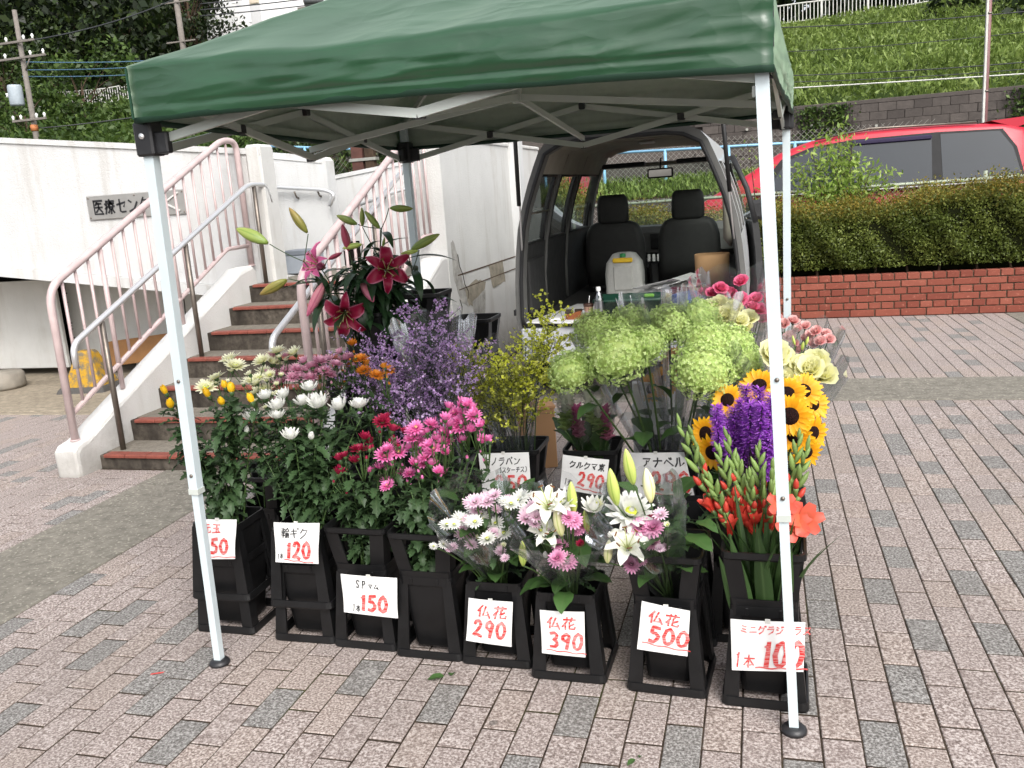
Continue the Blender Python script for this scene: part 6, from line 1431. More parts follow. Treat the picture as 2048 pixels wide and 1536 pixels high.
# ================================================================== hydrangeas
M_HYD = cloudmat('hydrangea_green', (.33,.48,.11), (.52,.67,.23), (.71,.82,.40), .3, .6)
def hyd_mesh(key, seed, rx=.085, rz=.072, n=1350):
    rr = random.Random(seed); mb = MB()
    for k in range(n):
        zc = 1-1.75*rr.random(); a = rr.uniform(0, 2*pi); rho = sqrt(max(0, 1-zc*zc)); lump = 1+.16*fbm((cos(a)*rho, sin(a)*rho, zc+seed), 2.6)+rr.gauss(0,.05)
        c = Vector((cos(a)*rho*rx, sin(a)*rho*rx, zc*rz))*lump; d = (Vector((c.x/rx**2, c.y/rx**2, c.z/rz**2)).normalized()+Vector((rr.gauss(0,.35), rr.gauss(0,.35), rr.gauss(0,.35)))).normalized(); e = Matrix.Rotation(rr.uniform(0,6.3), 3, d) @ d.orthogonal().normalized(); g_ = d.cross(e); f_ = rr.uniform(.0040,.0060); col = (min(1, max(0, rr.gauss(.55,.22))), 0, 0)
        for s in range(4):
            u = e*cos(s*pi/2)+g_*sin(s*pi/2); w = d.cross(u); mb.add([c, c+u*f_*.6+w*f_*.42+d*.0012, c+u*f_*1.05+d*rr.uniform(-.001,.002), c+u*f_*.6-w*f_*.42+d*.0012], [(0,1,2,3)], 0, False, [col]*4)
    mb.lathe([(.0,-rz*.5),(rx*.7,-rz*.45),(rx*.86,0),(rx*.7,rz*.6),(0,rz*.84)], 12, mi=1, cap=False); HM[key] = mb.mesh(key, (M_HYD, leafmat('hydrangea_inner', (.42,.52,.16), trans=0)))
for k in range(3): hyd_mesh('hydrangea%d' % k, 60+k)
for i, (x, y, Y, rad, nm) in enumerate([(1145,742,1.02,50,'lowest hydrangea head at the end of the long green pair'),(1232,708,1.02,68,'broad green hydrangea head in front, beside the lowest one'),(1188,662,1.25,46,'pale green hydrangea head below the wallet in the van'),(1258,652,1.30,46,'green hydrangea head below the green tub'),(1338,650,1.28,48,'green hydrangea head between the two clear sleeves'),(1405,742,.92,62,'large round green hydrangea head hanging forward over the sunflowers'),(1398,640,1.35,46,'green hydrangea head beneath the yellow lisianthus'),(1412,690,1.15,52,'green hydrangea head behind the large round one'),(1462,690,1.25,48,'green hydrangea head close to the white tent leg'),(1485,728,1.18,42,'small green hydrangea head nearest the white tent leg'),(1290,690,1.12,46,'green hydrangea head in the middle of the bunch')]):
    c = at(x, y, 'y', Y); base, path = stem_path('m7', c, 8, zb=.14); d = (camd(c)*.55+Vector((c.x-BK['m7'].location.x, 0, 0))*1.2+Vector((0,0,1))).normalized()
    t = thing('hydrangea', nm, 'flower', base, 0, 'green hydrangeas'); B = base; mb = MB(); mb.tube([p-B for p in path], .0042, 7); mb.build('stem', M_STEM, t)
    link('flower_head', HM['hydrangea%d' % (i % 3)], t, c-B, rot_to(d, R.uniform(0,6.3)), rad*(c-CAM).length/FPX/.090)
    for k in range(3):
        s = (.62,.78,.92)[k]; j = min(7, int(s*8)); p = path[j]-B; ang = R.uniform(0,6.3); dd = Vector((cos(ang), sin(ang), R.uniform(-.1,.5))).normalized(); yv = (Vector((0,0,1))-dd*dd.z).normalized(); link('leaf', LM['broad%d' % (k % 2)], t, p, Matrix((yv.cross(dd), yv, dd)).transposed(), R.uniform(.7,1.1))
# ================================================================== curcuma, liatris, sunflowers, roses
mb = MB(); rr = random.Random(3)
for j in range(6): petal_ring(mb, 5, .030, .026, 35+j*3, 75, .006+.004*sin(j), j*.017, rr, 0, 4, j*.5, .3, .4)
HM['curcuma_low'] = mb.mesh('curcuma_low', leafmat('curcuma_bract', (.30,.44,.14), .15, .5, .3))
for key, col in (('curcuma_white', (.76,.78,.66)), ('curcuma_pink', (.66,.16,.36))):
    mb = MB(); rr = random.Random(4)
    for j in range(4): petal_ring(mb, 5, .050-.006*j, .022, 10+j*10, 40, .004, .07+.012*(3-j), rr, 0, 4, j*.5, .25, .15)
    for j in range(4): petal_ring(mb, 5, .030, .026, 38+j*3, 72, .007, j*.017, rr, 1, 4, j*.5, .3, .4)
    HM[key] = mb.mesh(key, (leafmat(key+'_top', col, .1, .5, .35), leafmat(key+'_low', (.38,.52,.18) if 'white' in key else (.55,.20,.30), .15, .5, .3)))
for i, (x, y, k) in enumerate([(1143,850,'curcuma_white'),(1158,875,'curcuma_pink'),(1130,860,'curcuma_white'),(1200,870,'curcuma_white'),(1215,880,'curcuma_pink'),(1182,845,'curcuma_white')]):
    c = at(x, y, 'y', 1.24); base, path = stem_path('m6', c); stem_thing('curcuma', 'curcuma stem with waxy bracts above the slanted 290 card', 'curcuma stems', base, path, .0042, [(k, c, up_dir(c, None, .1, .1), .95, c)], [('broad%d' % R.randrange(2), R.uniform(.5,.8), R.uniform(0,6.3), R.uniform(.8,1.3), 1.2) for _ in range(2)])
def liatris_mesh(key, seed):
    rr = random.Random(seed); mb = MB(); L = .30
    for k in range(560):
        s = rr.random()**.9; z = L*(.52+.48*s); a = rr.uniform(0,6.3); rad = .026*(1-.5*max(0, s-.6)); u = Vector((cos(a), sin(a), rr.uniform(-.2,.7))).normalized(); w = u.cross(Vector((0,0,1))).normalized(); p = Vector((0,0,z)); l = rad*rr.uniform(.7,1.15); c = (rr.random(),0,0)
        mb.add([p+u*.003-w*.0012, p+u*l-w*.0019, p+u*l+w*.0019, p+u*.003+w*.0012], [(0,1,2,3)], 0, False, [c]*4)
    for k in range(90):
        z = L*rr.uniform(.02,.62); a = rr.uniform(0,6.3); p = Vector((cos(a)*.006, sin(a)*.006, z)); f_ = .0036; mb.add([p+Vector((f_,0,0)), p+Vector((0,f_,0)), p-Vector((f_,0,0)), p-Vector((0,f_,0)), p+Vector((0,0,f_*1.4)), p-Vector((0,0,f_))], [(0,1,4),(1,2,4),(2,3,4),(3,0,4),(1,0,5),(2,1,5),(3,2,5),(0,3,5)], 1)
    mb.tube([(0,0,0),(0,0,L*.98)], .0028, 6, mi=1); HM[key] = mb.mesh(key, (cloudmat('liatris_'+key, (.28,.05,.46), (.46,.11,.68), (.62,.28,.82), .35), plain('liatris_bud_'+key, (.045,.022,.040), .7, var=.4, scale=100)))
for k in range(2): liatris_mesh('liatris%d' % k, 70+k)
for i, (x, y) in enumerate([(1433,812),(1492,778),(1517,788),(1468,832),(1436,852),(1500,822),(1532,845),(1474,868),(1515,868),(1540,882),(1452,838),(1488,850),(1560,868),(1525,815),(1480,800),(1545,800)]):
    top = at(x, y-6, 'y', .60+R.uniform(-.07,.09)); b = BK['m9'].location; base = Vector((b.x+R.uniform(-.05,.05), b.y+R.uniform(-.05,.05), .12)); d = (top-base).normalized(); d = (d+Vector((0,0,.6))).normalized(); foot = top-d*.30
    t = thing('liatris_spike', 'purple liatris spike among the sunflowers', 'flower', base, 0, 'purple liatris'); link('flower_spike', HM['liatris%d' % (i % 2)], t, foot-base, rot_to(d, R.uniform(0,6)), R.uniform(.95,1.05)); MB().tube([(0,0,0), foot-base], .003, 6).build('stem', M_STEM, t)
for i, (x, y, Y, sc, bk, dv) in enumerate([(1580,832,.72,1.05,'m10',(0,0,-.1)),(1572,788,.85,1.0,'m10',(-.1,0,.2)),(1606,782,.9,.95,'m10',(.2,0,.4)),(1518,772,.95,.95,'m10',(-.2,0,.5)),(1624,808,.92,.95,'m10',(.6,0,.1)),(1590,872,.75,.92,'m10',(.1,0,-.4)),(1626,866,.88,.9,'m10',(.9,0,-.2)),(1612,905,.82,.88,'m10',(.5,0,-.5)),(1412,868,.78,.95,'m9',(-.6,.0,0)),(1425,905,.74,.9,'m9',(-.5,0,-.3)),(1455,800,.85,.9,'m9',(-.2,0,.4)),(1330,762,1.55,1.05,'m7',(.1,0,0)),(1352,722,1.6,1.0,'m7',(.2,0,.3)),(1300,775,1.6,1.0,'m7',(-.3,0,0)),(1550,905,.9,.9,'m10',(-.2,0,-.2))]):
    c = at(x, y, 'y', Y); base, path = stem_path(bk, c-Vector((0,-.03,.03))); d = (camd(c)+Vector(dv)).normalized()
    stem_thing('sunflower', ('sunflower behind the hydrangea heads' if bk == 'm7' else 'sunflower on the far side of the purple liatris' if bk == 'm9' else 'sunflower in the bunch right beside the tent leg'), {'m7':'sunflowers behind the hydrangeas','m9':'sunflowers behind the liatris','m10':'sunflowers beside the tent leg'}[bk], base, path, .0045, [('sunflower', c, d, sc, path[-1])], [('broad%d' % R.randrange(2), R.uniform(.5,.85), R.uniform(0,6.3), R.uniform(0,.8), .8) for _ in range(2)])
def rosy(bk, spots, Y, key, sc, name, label, grp, leafn=3, lean=(0,0,0), buds=None):
    for (x, y) in spots:
        c = at(x, y, 'y', Y+R.uniform(-.05,.05)); base, path = stem_path(bk, c); d = (camd(c)*.8+Vector((R.uniform(-.4,.4), R.uniform(-.3,.3), .9))+Vector(lean)).normalized()
        stem_thing(name, label, grp, base, path, .0032, [(key, c, d, sc*R.uniform(.85,1.15), c)], [('broad%d' % R.randrange(2), R.uniform(.55,.95), R.uniform(0,6.3), R.uniform(-.1,.8), .42) for _ in range(leafn)])
rosy('m13', [(1455,652),(1480,645),(1465,625),(1440,615),(1497,640),(1490,662),(1447,635),(1475,668),(1425,625)], 1.50, 'lisianthus', .92, 'lisianthus', 'pale yellow lisianthus stem in front of the hot pink roses', 'yellow lisianthus near the van', 2)
rosy('m13', [(1428,590),(1448,586),(1470,598),(1495,608),(1512,602),(1483,566),(1522,640),(1520,622),(1440,580),(1460,590),(1505,620),(1412,588),(1480,600)], 1.72, 'rose_hot', .92, 'rose', 'hot pink rose stem nearest the van opening', 'hot pink roses', 2)
rosy('m11', [(1562,722),(1588,748),(1612,765),(1632,732),(1642,757),(1600,735),(1545,715),(1575,765),(1620,745)], 1.12, 'lisianthus', 1.1, 'lisianthus', 'large pale yellow lisianthus stem above the sunflowers', 'yellow lisianthus above the sunflowers', 2)
for (x, y) in [(1590,690),(1604,700),(1612,690)]:
    c = at(x, y, 'y', 1.14); base, path = stem_path('m11', c); stem_thing('lisianthus', 'green lisianthus bud above the large yellow blooms', 'green lisianthus buds', base, path, .003, [('bud_pale', c, up_dir(c), .42, c)], [])
rosy('m12', [(1556,640),(1586,645),(1610,655),(1633,665),(1650,670),(1656,682),(1610,680),(1626,690),(1590,690),(1641,686),(1600,702),(1570,650),(1622,672),(1596,662),(1580,676)], 1.55, 'rose_pink', .95, 'rose', 'small salmon pink rose stem beside the rear tent leg', 'small pink roses', 5)
# ================================================================== gladioli
mb = MB(); mb.lathe([(.001,0),(.007,.010),(.0095,.026),(.008,.044),(.0015,.064)], 8); HM['glad_bud'] = mb.mesh('glad_bud', leafmat('glad_bract', (.22,.33,.09), .25, .45, .15))
mb = MB(); mb.lathe([(.001,0),(.006,.006),(.0075,.018),(.0085,.026)], 8); mb.lathe([(.005,.022),(.009,.034),(.007,.046),(.001,.056)], 8, mi=1); HM['glad_tip_bud'] = mb.mesh('glad_tip_bud', (leafmat('glad_bract2', (.20,.30,.09), .2, .45, .1), leafmat('glad_red_tip', (.66,.07,.045), .15, .4, .2)))
mb = MB(); rr = random.Random(8)
for (n, L, W, t0, t1, off) in ((3,.052,.036,30,78,0),(3,.055,.034,30,88,.5)): petal_ring(mb, n, L, W, t0, t1, .004, .0, rr, 0, 6, off, .18, .55, .08, 5)
mb.lathe([(.002,-.02),(.005,-.008),(.007,.004)], 8, mi=1); HM['glad_flower'] = mb.mesh('glad_flower', (leafmat('glad_petal', (.80,.20,.10), .12, .4, .3, tip=(.84,.12,.085)), M_CALYX))
mb = MB(); petal_ring(mb, 5, .046, .022, 10, 26, .003, 0, rr, 0, 5, 0, .3, .4, .1, 5); mb.lathe([(.002,-.018),(.006,-.006),(.006,.006)], 8, mi=1); HM['glad_half'] = mb.mesh('glad_half', (leafmat('glad_petal_half', (.70,.055,.035), .15, .4, .25, tip=(.78,.09,.06)), M_CALYX))
for i, (x, y, Y) in enumerate([(1362,858,.36),(1385,872,.40),(1438,905,.42),(1456,880,.44),(1500,958,.38),(1517,905,.45),(1528,962,.40),(1598,880,.42),(1613,902,.40),(1562,925,.44),(1476,930,.42),(1545,940,.38),(1420,960,.34),(1585,960,.40)]):
    tip = at(x, y, 'y', Y); base, path = stem_path('b8', tip, 12); H = []; n_ = 10
    lo = R.choice((0,1,2))
    for k in range(n_):
        s = lerp(.60, 1.0, k/(n_-1)); u = s*12; j = min(11, int(u)); p = path[j].lerp(path[j+1], u-j); ax = (path[j+1]-path[j]).normalized(); side = Vector((cos(i*1.3), -abs(sin(i*1.3))-.3, 0)).normalized()*(1 if k % 2 else -1)
        if k % 2 == 0: side = (side+Vector((0,-.8,0))).normalized()
        d = (ax*1.5+side*R.uniform(.45,.75)).normalized() if k < 8 else (ax*2.4+side*.4).normalized()
        key = 'glad_bud' if k > 3 else ('glad_tip_bud' if k > 1-lo*.5 else 'glad_half'); sc = lerp(1.1, .65, k/(n_-1)); H.append((key, p, d, sc, p))
    lv = [('sword%d' % R.randrange(2), R.uniform(.02,.14), R.uniform(0,6.3), R.uniform(1.36,1.54), R.uniform(.95,1.2)) for _ in range(4)]
    stem_thing('gladiolus', 'red gladiolus spike with green buds above the 100 card', 'red gladioli', base, path, .0038, H, lv)
for (x, y, sc) in [(1583,1045,1.05),(1606,1042,1.0),(1560,1010,.8)]:
    c = at(x, y, 'y', .28); base, path = stem_path('b8', c+Vector((0,.03,.02))); stem_thing('gladiolus', 'wide open salmon red gladiolus bloom at the tent leg', 'open gladiolus blooms', base, path, .0036, [('glad_flower', c, (camd(c)+Vector((.2,0,.15))).normalized(), sc, path[-1])], [])
# leaves seen through the bucket's front window
t = thing('gladiolus_leaves', 'broad green gladiolus leaves showing through the open front of the bucket', 'leaves', (-.04,.30,.16))
for x, rz, sc in ((-.03,-.25,1.0),(.01,-.08,1.1),(.04,.2,.9),(-.05,-.4,.8),(.055,.05,.9)): link('leaf', LM['sword0'], t, (x,-.055,.02), (R.uniform(-.05,.05), rz*.6, R.uniform(-.2,.2)), (2.0*sc, sc, .95*sc))
# ================================================================== wrapped bouquets and clear sleeves
M_CELLO = glassmat('cellophane', (.97,.975,.98), .975, .10, .30, .6, .075)
def sleeve(label, base, top, r0, r1, grp='clear bouquet sleeves', m_=None, seed=1, pleats=6, jag=.02, name='clear_sleeve'):
    rr = random.Random(seed); base, top = Vector(base), Vector(top); d = (top-base); H = d.length; t = thing(name, label, 'wrapping', base, 0, grp); n = 44; rows = 9; rings = []
    ph = [rr.uniform(0,6.3) for _ in range(4)]
    for i in range(rows):
        s = i/(rows-1); ring = []
        for k in range(n):
            a = 2*pi*k/n; r = lerp(r0, r1, s**1.1)*(1+.07*s*sin(pleats*a+ph[0])+.05*s*sin(5*a+ph[1]+s*2)+.025*sin(13*a+ph[2])*s+.03*fbm((cos(a)*2.5, sin(a)*2.5, s*3+seed), 1.2)); z = s*H+(jag*(sin(7*a+ph[3])+.6*sin(3*a+ph[1]))*s**3)
            ring.append((r*cos(a), r*sin(a), z))
        rings.append(ring)
    mb = MB(); mb.loft(rings, cap=False, smooth=True); o = mb.build('film', m_ or M_CELLO, t); o.rotation_euler = rot_to(d.normalized(), rr.uniform(0,6)).to_euler(); return t
Z5b = lambda x, y: (x/3.34+860, y/3.34+940)
def bouquet(bk, label, spots, Y, wrap_top, r1, seed, grp, zb=.16, wl='', wm=None):
    spots = [(k, x, y, sc*(.84 if 'daisy' in k or 'pompom' in k else 1)) for k, x, y, sc in spots]
    spots += [(k if R.random() < .6 else R.choice(('daisy_white','daisy_pink','cream_small')), x+R.uniform(-75,75), y+R.uniform(-50,70), sc*R.uniform(.7,.95)) for k, x, y, sc in spots if k in ('daisy_white','daisy_pink','pompom','white')]
    b = BK[bk].location; root = thing('wrapped_bouquet', label, 'bouquet', (b.x, b.y, zb), 0, grp); B = root.location; stems = MB()
    for (k, x, y, sc) in spots:
        c = at(*Z5b(x, y), 'y', Y+R.uniform(-.05,.05)); d = (camd(c)*.75+Vector((R.uniform(-.3,.3), R.uniform(-.2,.2), .8))).normalized()
        if 'bud_' in k: d = Vector((R.uniform(-.15,.15), -.15, 1)).normalized()
        stems.tube(bez((R.uniform(-.015,.015),R.uniform(-.015,.015),0), (c-B)*.5+Vector((0,0,.06)), c-B, 5), .0024, 5); link('bud' if 'bud' in k else 'flower_head', HM[k], root, c-B, rot_to(d, R.uniform(0,6.3)), sc*R.uniform(.92,1.08))
    stems.build('stems', M_STEM, root)
    for k in range(70):
        a = R.uniform(0,6.3); rad = R.uniform(.02, r1*.9); z = R.uniform(.10,.35); p = Vector((cos(a)*rad*z/.3, sin(a)*rad*z/.3-.02, z)); dd = Vector((cos(a), sin(a)-.2, R.uniform(.2,1.2))).normalized(); yv = Vector((0,0,1))-dd*dd.z; yv.normalize(); link('leaf', LM['mum%d' % R.randrange(4)] if k % 3 else LM['broad%d' % R.randrange(2)], root, p, Matrix((yv.cross(dd), yv, dd)).transposed(), R.uniform(.6,.95))
    sleeve(wl, (b.x, b.y, max(zb+.07, .27)), wrap_top, .055, r1, 'clear bouquet sleeves', wm, seed, name='bouquet_wrap')
bouquet('b5', 'wrapped bouquet of white and pale pink daisies over the 290 card', [('daisy_white',115,370,1.15),('daisy_white',195,325,1.1),('daisy_white',300,350,1.1),('daisy_white',440,360,1.2),('daisy_white',385,465,1.15),('daisy_white',495,425,1.1),('daisy_white',540,230,1.15),('daisy_white',590,205,1.1),('daisy_white',500,215,1.),('daisy_white',90,500,.7),('daisy_white',260,345,1.),('daisy_white',350,330,1.),('daisy_pink',330,210,1.15),('daisy_pink',380,215,1.1),('daisy_pink',430,172,1.1),('daisy_pink',215,435,1.0),('daisy_pink',270,440,.9),('daisy_pink',470,545,.8),('daisy_pink',155,515,.7),('daisy_pink',270,225,1.05),('cream_small',360,500,.7),('cream_small',320,455,.7),('cream_small',490,505,.6),('daisy_pink',310,270,1.)], .30, at(*Z5b(300,230), 'y', .30), .155, 81, 'wrapped bouquets', wl='clear wrap around the bouquet of daisies')
bouquet('b6', 'wrapped bouquet with white lilies and pink pompom blooms over the 390 card', [('lily_white',800,270,1.05),('lily_white',775,455,.8),('bud_pale',963,290,1.1),('bud_pale',622,640,.95),('bud_pale',1055,415,.9),('bud_cream',880,440,1.1),('white',1095,268,1.15),('white_bud',778,585,.95),('white_open',890,225,1.1),('daisy_white',740,410,1.),('pompom',915,610,1.25),('pompom',955,335,1.1),('pompom',1020,372,1.0),('pompom',885,520,1.1),('daisy_pink',660,290,1.15),('daisy_pink',640,325,1.15),('daisy_pink',690,250,1.),('crimson_half',1010,500,.7),('crimson_half',880,290,.7),('daisy_pink',700,360,.9)], .22, at(*Z5b(860,300), 'y', .24), .16, 82, 'wrapped bouquets', wl='clear wrap around the bouquet with white lilies')
bouquet('b7', 'wrapped bouquet with white chrysanthemum and pink carnations over the 500 card', [('lily_white',1320,540,.95),('bud_cream',1185,620,.95),('bud_pale',1250,235,1.35),('bud_pale',1360,95,1.25),('bud_cream',1475,215,1.15),('white_open',1335,300,1.75),('pompom',1410,388,1.4),('pompom',1490,388,1.2),('pompom',1345,632,1.0),('pompom',1490,495,.8),('crimson',1470,345,.9),('white_bud',1200,450,.8),('daisy_pink',1540,300,1.),('daisy_pink',1570,520,.7)], .20, at(*Z5b(1360,230), 'y', .22), .145, 83, 'wrapped bouquets', zb=.22, wl='clear wrap around the bouquet with the large white bloom')
for k, (x, y, sc) in enumerate([(1395,430,1.),(1420,300,1.)]): pass
for i, (bk, x, y, Y, r1, lb) in enumerate([('m5',1000,700,1.26,.17,'clear sleeve around the yellow statice'),('m6',1175,790,1.26,.115,'clear sleeve around the curcuma'),('m7',1215,640,1.2,.16,'clear sleeve around the front hydrangea pair'),('m7',1300,590,1.32,.13,'tall clear sleeve standing behind the middle hydrangeas'),('m7',1400,590,1.38,.15,'tall clear sleeve in front of the yellow lisianthus'),('m4',860,640,1.1,.16,'clear sleeve around the purple statice'),('m11',1610,720,1.12,.15,'clear sleeve around the large yellow lisianthus'),('m12',1620,665,1.55,.12,'clear sleeve around the small pink roses'),('m13',1470,560,1.6,.17,'clear sleeve around the hot pink roses'),('m7',1430,720,1.02,.12,'clear sleeve below the large round hydrangea'),('m5',950,760,1.22,.13,'second clear sleeve low around the yellow statice')]):
    b = BK[bk].location; sleeve(lb, (lerp(b.x, at(x,y,'y',Y).x, .15), b.y, b.z+.30), at(x, y, 'y', Y), .055, r1, seed=100+i, jag=.02)
# ================================================================== price cards
M_CARD = plain('card_white', (.80,.80,.79), .75, var=.04, scale=30)
def pen(name, col, streak):
    n = N(name); g = n.node('ShaderNodeNewGeometry')
    c = n.mix(n.ramp(n.noise(120, 3, .6, n.stretch(.25, 1, 2.2, g.outputs['Position'])), [(.42, 0.), (.62, streak)]), col, (.80,.62,.60) if col[0] > .3 else (.3,.3,.3)); return n.done(c, .6, 0, .3)
M_REDP = pen('marker_red', srgb(206,30,28), .5); M_BLKPEN = pen('marker_black', (.02,.02,.022), .2)
def card(label, px, Y, texts, bend=.004, fold=None):
    """px: the corners TL TR BR BL as seen; texts: (string, u, v, glyph w, glyph h, pen, ink) with u, v from the lower corner, in card heights"""
    Q = [at(x, y, 'y', Y) for x, y in px]; c = sum(Q, Vector())/4; t = thing('price_card', label, 'card', c, 0, 'handwritten price cards'); TL, TR, BR, BL = [p-c for p in Q]
    asp = ((TR-TL).length+(BR-BL).length)/((TL-BL).length+(TR-BR).length)
    def S(u, v, off=0):
        p = BL.lerp(BR, u).lerp(TL.lerp(TR, u), v); return p+Vector((0, -off-bend*4*u*(1-u)+.003*sin(v*5+u*3), 0))
    nu, nv = 10, 8; mb = MB()
    fr = [S(i/nu, j/nv) for j in range(nv+1) for i in range(nu+1)]; bk_ = [p+Vector((0,.0012,0)) for p in fr]; w = nu+1
    mb.add(fr+bk_, [(j*w+i, j*w+i+1, (j+1)*w+i+1, (j+1)*w+i) for j in range(nv) for i in range(nu)]+[(len(fr)+j*w+i, len(fr)+(j+1)*w+i, len(fr)+(j+1)*w+i+1, len(fr)+j*w+i+1) for j in range(nv) for i in range(nu)], 0, True); mb.build('sheet', M_CARD, t)
    for (s, u, v, gw, gh, pn, ik) in texts:
            tm = MB(); nm = 'red_lettering' if ik is M_REDP else 'black_lettering'
            if s.isdigit() and len(s) == 3: gw *= .90
            if s == '_':                                          # underline: from u to gw at height v
                pts = [Vector((lerp(u, gw, k/12), v+.012*sin(k*1.3)-(gh*k/12))) for k in range(13)]
                for a, b in zip(pts, pts[1:]): tm.add([(a.x,0,a.y-pn/2),(b.x,0,b.y-pn/2),(b.x,0,b.y+pn/2),(a.x,0,a.y+pn/2)], [(0,1,2,3)])
            else: strokes(tm, s, u, v, gw, gh, pn*(1.25 if len(s) == 3 and s.isdigit() else 1.1), .14, .035, R, slant=.08)
            tm.v = [tuple(S(x/asp, z, .0018)) for x, y, z in tm.v]; tm.build(nm, ik, t)
    MB().bbox(S(.5,1)+Vector((-.007,-.002,-.006)), S(.5,1)+Vector((.007,.002,.006)), .0005).build('tape', M_TAPE, t)
    return t
M_TAPE = plain('tape_white', (.62,.62,.58), .4)
r_, k_ = M_REDP, M_BLKPEN
card('white card reading 150 in red behind the tent leg', [(399,1037),(472,1040),(470,1118),(402,1118)], .375, [('元玉',.10,.68,.22,.22,.028,r_),('150',.10,.14,.25,.40,.062,r_),('_',.05,.07,.95,.02,.02,r_)])
card('white card reading 120 in red below the white chrysanthemums', [(548,1044),(638,1047),(637,1128),(551,1124)], .352, [('輪ギク',.20,.64,.20,.24,.022,k_),('1',.05,.08,.10,.14,.018,k_),('本',.12,.10,.09,.13,.014,k_),('120',.30,.12,.24,.42,.065,r_),('_',.24,.08,1.0,.05,.022,r_)])
card('white card reading 150 in red below the dark red chrysanthemums', [(682,1147),(793,1157),(796,1237),(688,1224)], .338, [('SP',.36,.70,.13,.2,.025,k_),('マム',.68,.70,.13,.12,.022,k_),('1',.24,.06,.10,.2,.02,k_),('本',.32,.06,.12,.19,.018,k_),('150',.46,.12,.26,.42,.07,r_)])
card('white card reading 290 in all red pen on the short bucket', [(938,1195),(1025,1205),(1023,1294),(932,1281)], .312, [('仏花',.20,.62,.30,.27,.038,r_),('290',.12,.16,.24,.38,.055,r_)])
card('white card reading 390 in red pen', [(1080,1219),(1168,1225),(1171,1315),(1084,1306)], .262, [('仏花',.14,.62,.28,.26,.036,r_),('390',.16,.16,.24,.38,.055,r_),('_',.1,.10,.95,.02,.022,r_)])
card('white card reading 500 in red pen, its lower edge folded', [(1284,1201),(1380,1223),(1375,1313),(1274,1298)], .232, [('仏花',.16,.62,.28,.26,.036,r_),('500',.18,.20,.26,.36,.055,r_),('_',.08,.16,1.0,.03,.022,r_)])
card('wide white card reading 100 in red at the tent leg foot', [(1461,1237),(1611,1246),(1607,1344),(1464,1340)], .192, [('ミニグラジオラス',.16,.76,.135,.15,.020,r_),('1',.06,.06,.16,.3,.026,r_),('本',.20,.06,.2,.26,.024,r_),('100',.55,.10,.27,.52,.07,r_),('_',.42,.07,1.35,.01,.028,r_)])
card('white card reading 250 in red below the yellow statice', [(957,906),(1057,905),(1064,995),(967,1000)], 1.20, [('キノラパン',.10,.74,.14,.17,.02,k_),('(スターチス)',.42,.58,.085,.12,.014,k_),('250',.28,.16,.24,.36,.05,r_),('_',.25,.09,1.0,.03,.028,r_)])
card('slanted white card reading 290 below the curcuma', [(1126,909),(1218,920),(1210,993),(1120,977)], 1.20, [('クルクマ束',.20,.68,.17,.19,.032,k_),('1',.10,.14,.1,.2,.02,k_),('束',.17,.12,.14,.2,.018,k_),('290',.44,.20,.24,.38,.055,r_),('_',.42,.13,1.15,.06,.032,r_)])
card('white card reading 290 below the hydrangeas, partly behind green buds', [(1255,905),(1368,905),(1392,1002),(1262,992)], 1.21, [('アナベル',.30,.70,.2,.2,.03,k_),('290',.42,.18,.27,.42,.05,r_),('_',.42,.10,1.25,.03,.03,r_)])
# ================================================================== things in the van
FZ = .557
t = thing('jerry_can', 'white translucent water can with yellow and green cap in the van', 'can', (-1.02,4.62,FZ))
mb = MB(); mb.loft([sq_ring(.25,.0,.03,.2), sq_ring(.275,.03,.04,.22), sq_ring(.28,.24,.04,.22), sq_ring(.26,.32,.04,.2), sq_ring(.17,.385,.04,.14), sq_ring(.10,.395,.03,.08)]); 
mb.build('body', leafmat('can_plastic', (.74,.74,.70), .03, .4, .35), t, fixn=True); MB().bbox((-.075,-.118,.325),(.075,-.095,.36),.008).build('label_strip', plain('can_yellow', srgb(226,186,40), .5), t); MB().lathe([(.022,0),(.022,.025),(.0,.027)], 12, c=(0,-.08,.365), cap=False).build('cap', plain('can_green', srgb(40,130,70), .5), t); MB().bbox((-.07,-.119,.12),(.07,-.108,.30),.01).build('front_panel', leafmat('can_plastic_b', (.66,.66,.62), .03, .5, .2), t)
t = thing('green_tub', 'dark green plastic tub at the van opening', 'tub', (-.90,3.98,FZ)); mb = MB(); mb.loft([sq_ring(.40,0,.03,.28), sq_ring(.44,.12,.03,.32), sq_ring(.47,.122,.03,.35), sq_ring(.47,.14,.03,.35), sq_ring(.43,.138,.03,.31), sq_ring(.38,.01,.03,.26)]); mb.build('body', plain('tub_green', srgb(16,58,44), .45, var=.15), t, fixn=True)
MB().bbox((.1,-.05,.13),(.17,-.02,.155),.008).build('green_scrap', leafmat('scrap_green', (.2,.5,.06), trans=0), t)
t = thing('cardboard_drum', 'brown cardboard drum standing in the van', 'box', (-.375,4.62,FZ+.11)); mb = MB(); mb.loft([sq_ring(.235,0,.07,.2), sq_ring(.25,.24,.07,.21), sq_ring(.242,.24,.068,.202), sq_ring(.228,.02,.066,.19)], smooth=True); mb.build('sleeve', plain('cardboard', srgb(176,136,98), .85, var=.06, scale=4), t, fixn=True)
t2 = thing('dark_crate', 'dark crate under the cardboard drum', 'crate', (-.40,4.65,FZ)); MB().bbox((-.2,-.18,0),(.2,.2,.108),.01).build('body', M_VPAN, t2); MB().bbox((-.21,-.19,.085),(.21,.21,.1085),.004).build('rim', M_SEAL, t2)
t = thing('paper_board', 'sheet of white board lying on the van floor', 'board', (-1.30,4.15,FZ+.004), radians(-12)); MB().bbox((-.2,-.45,0),(.2,.45,.012),.003).build('sheet', M_CARD, t)
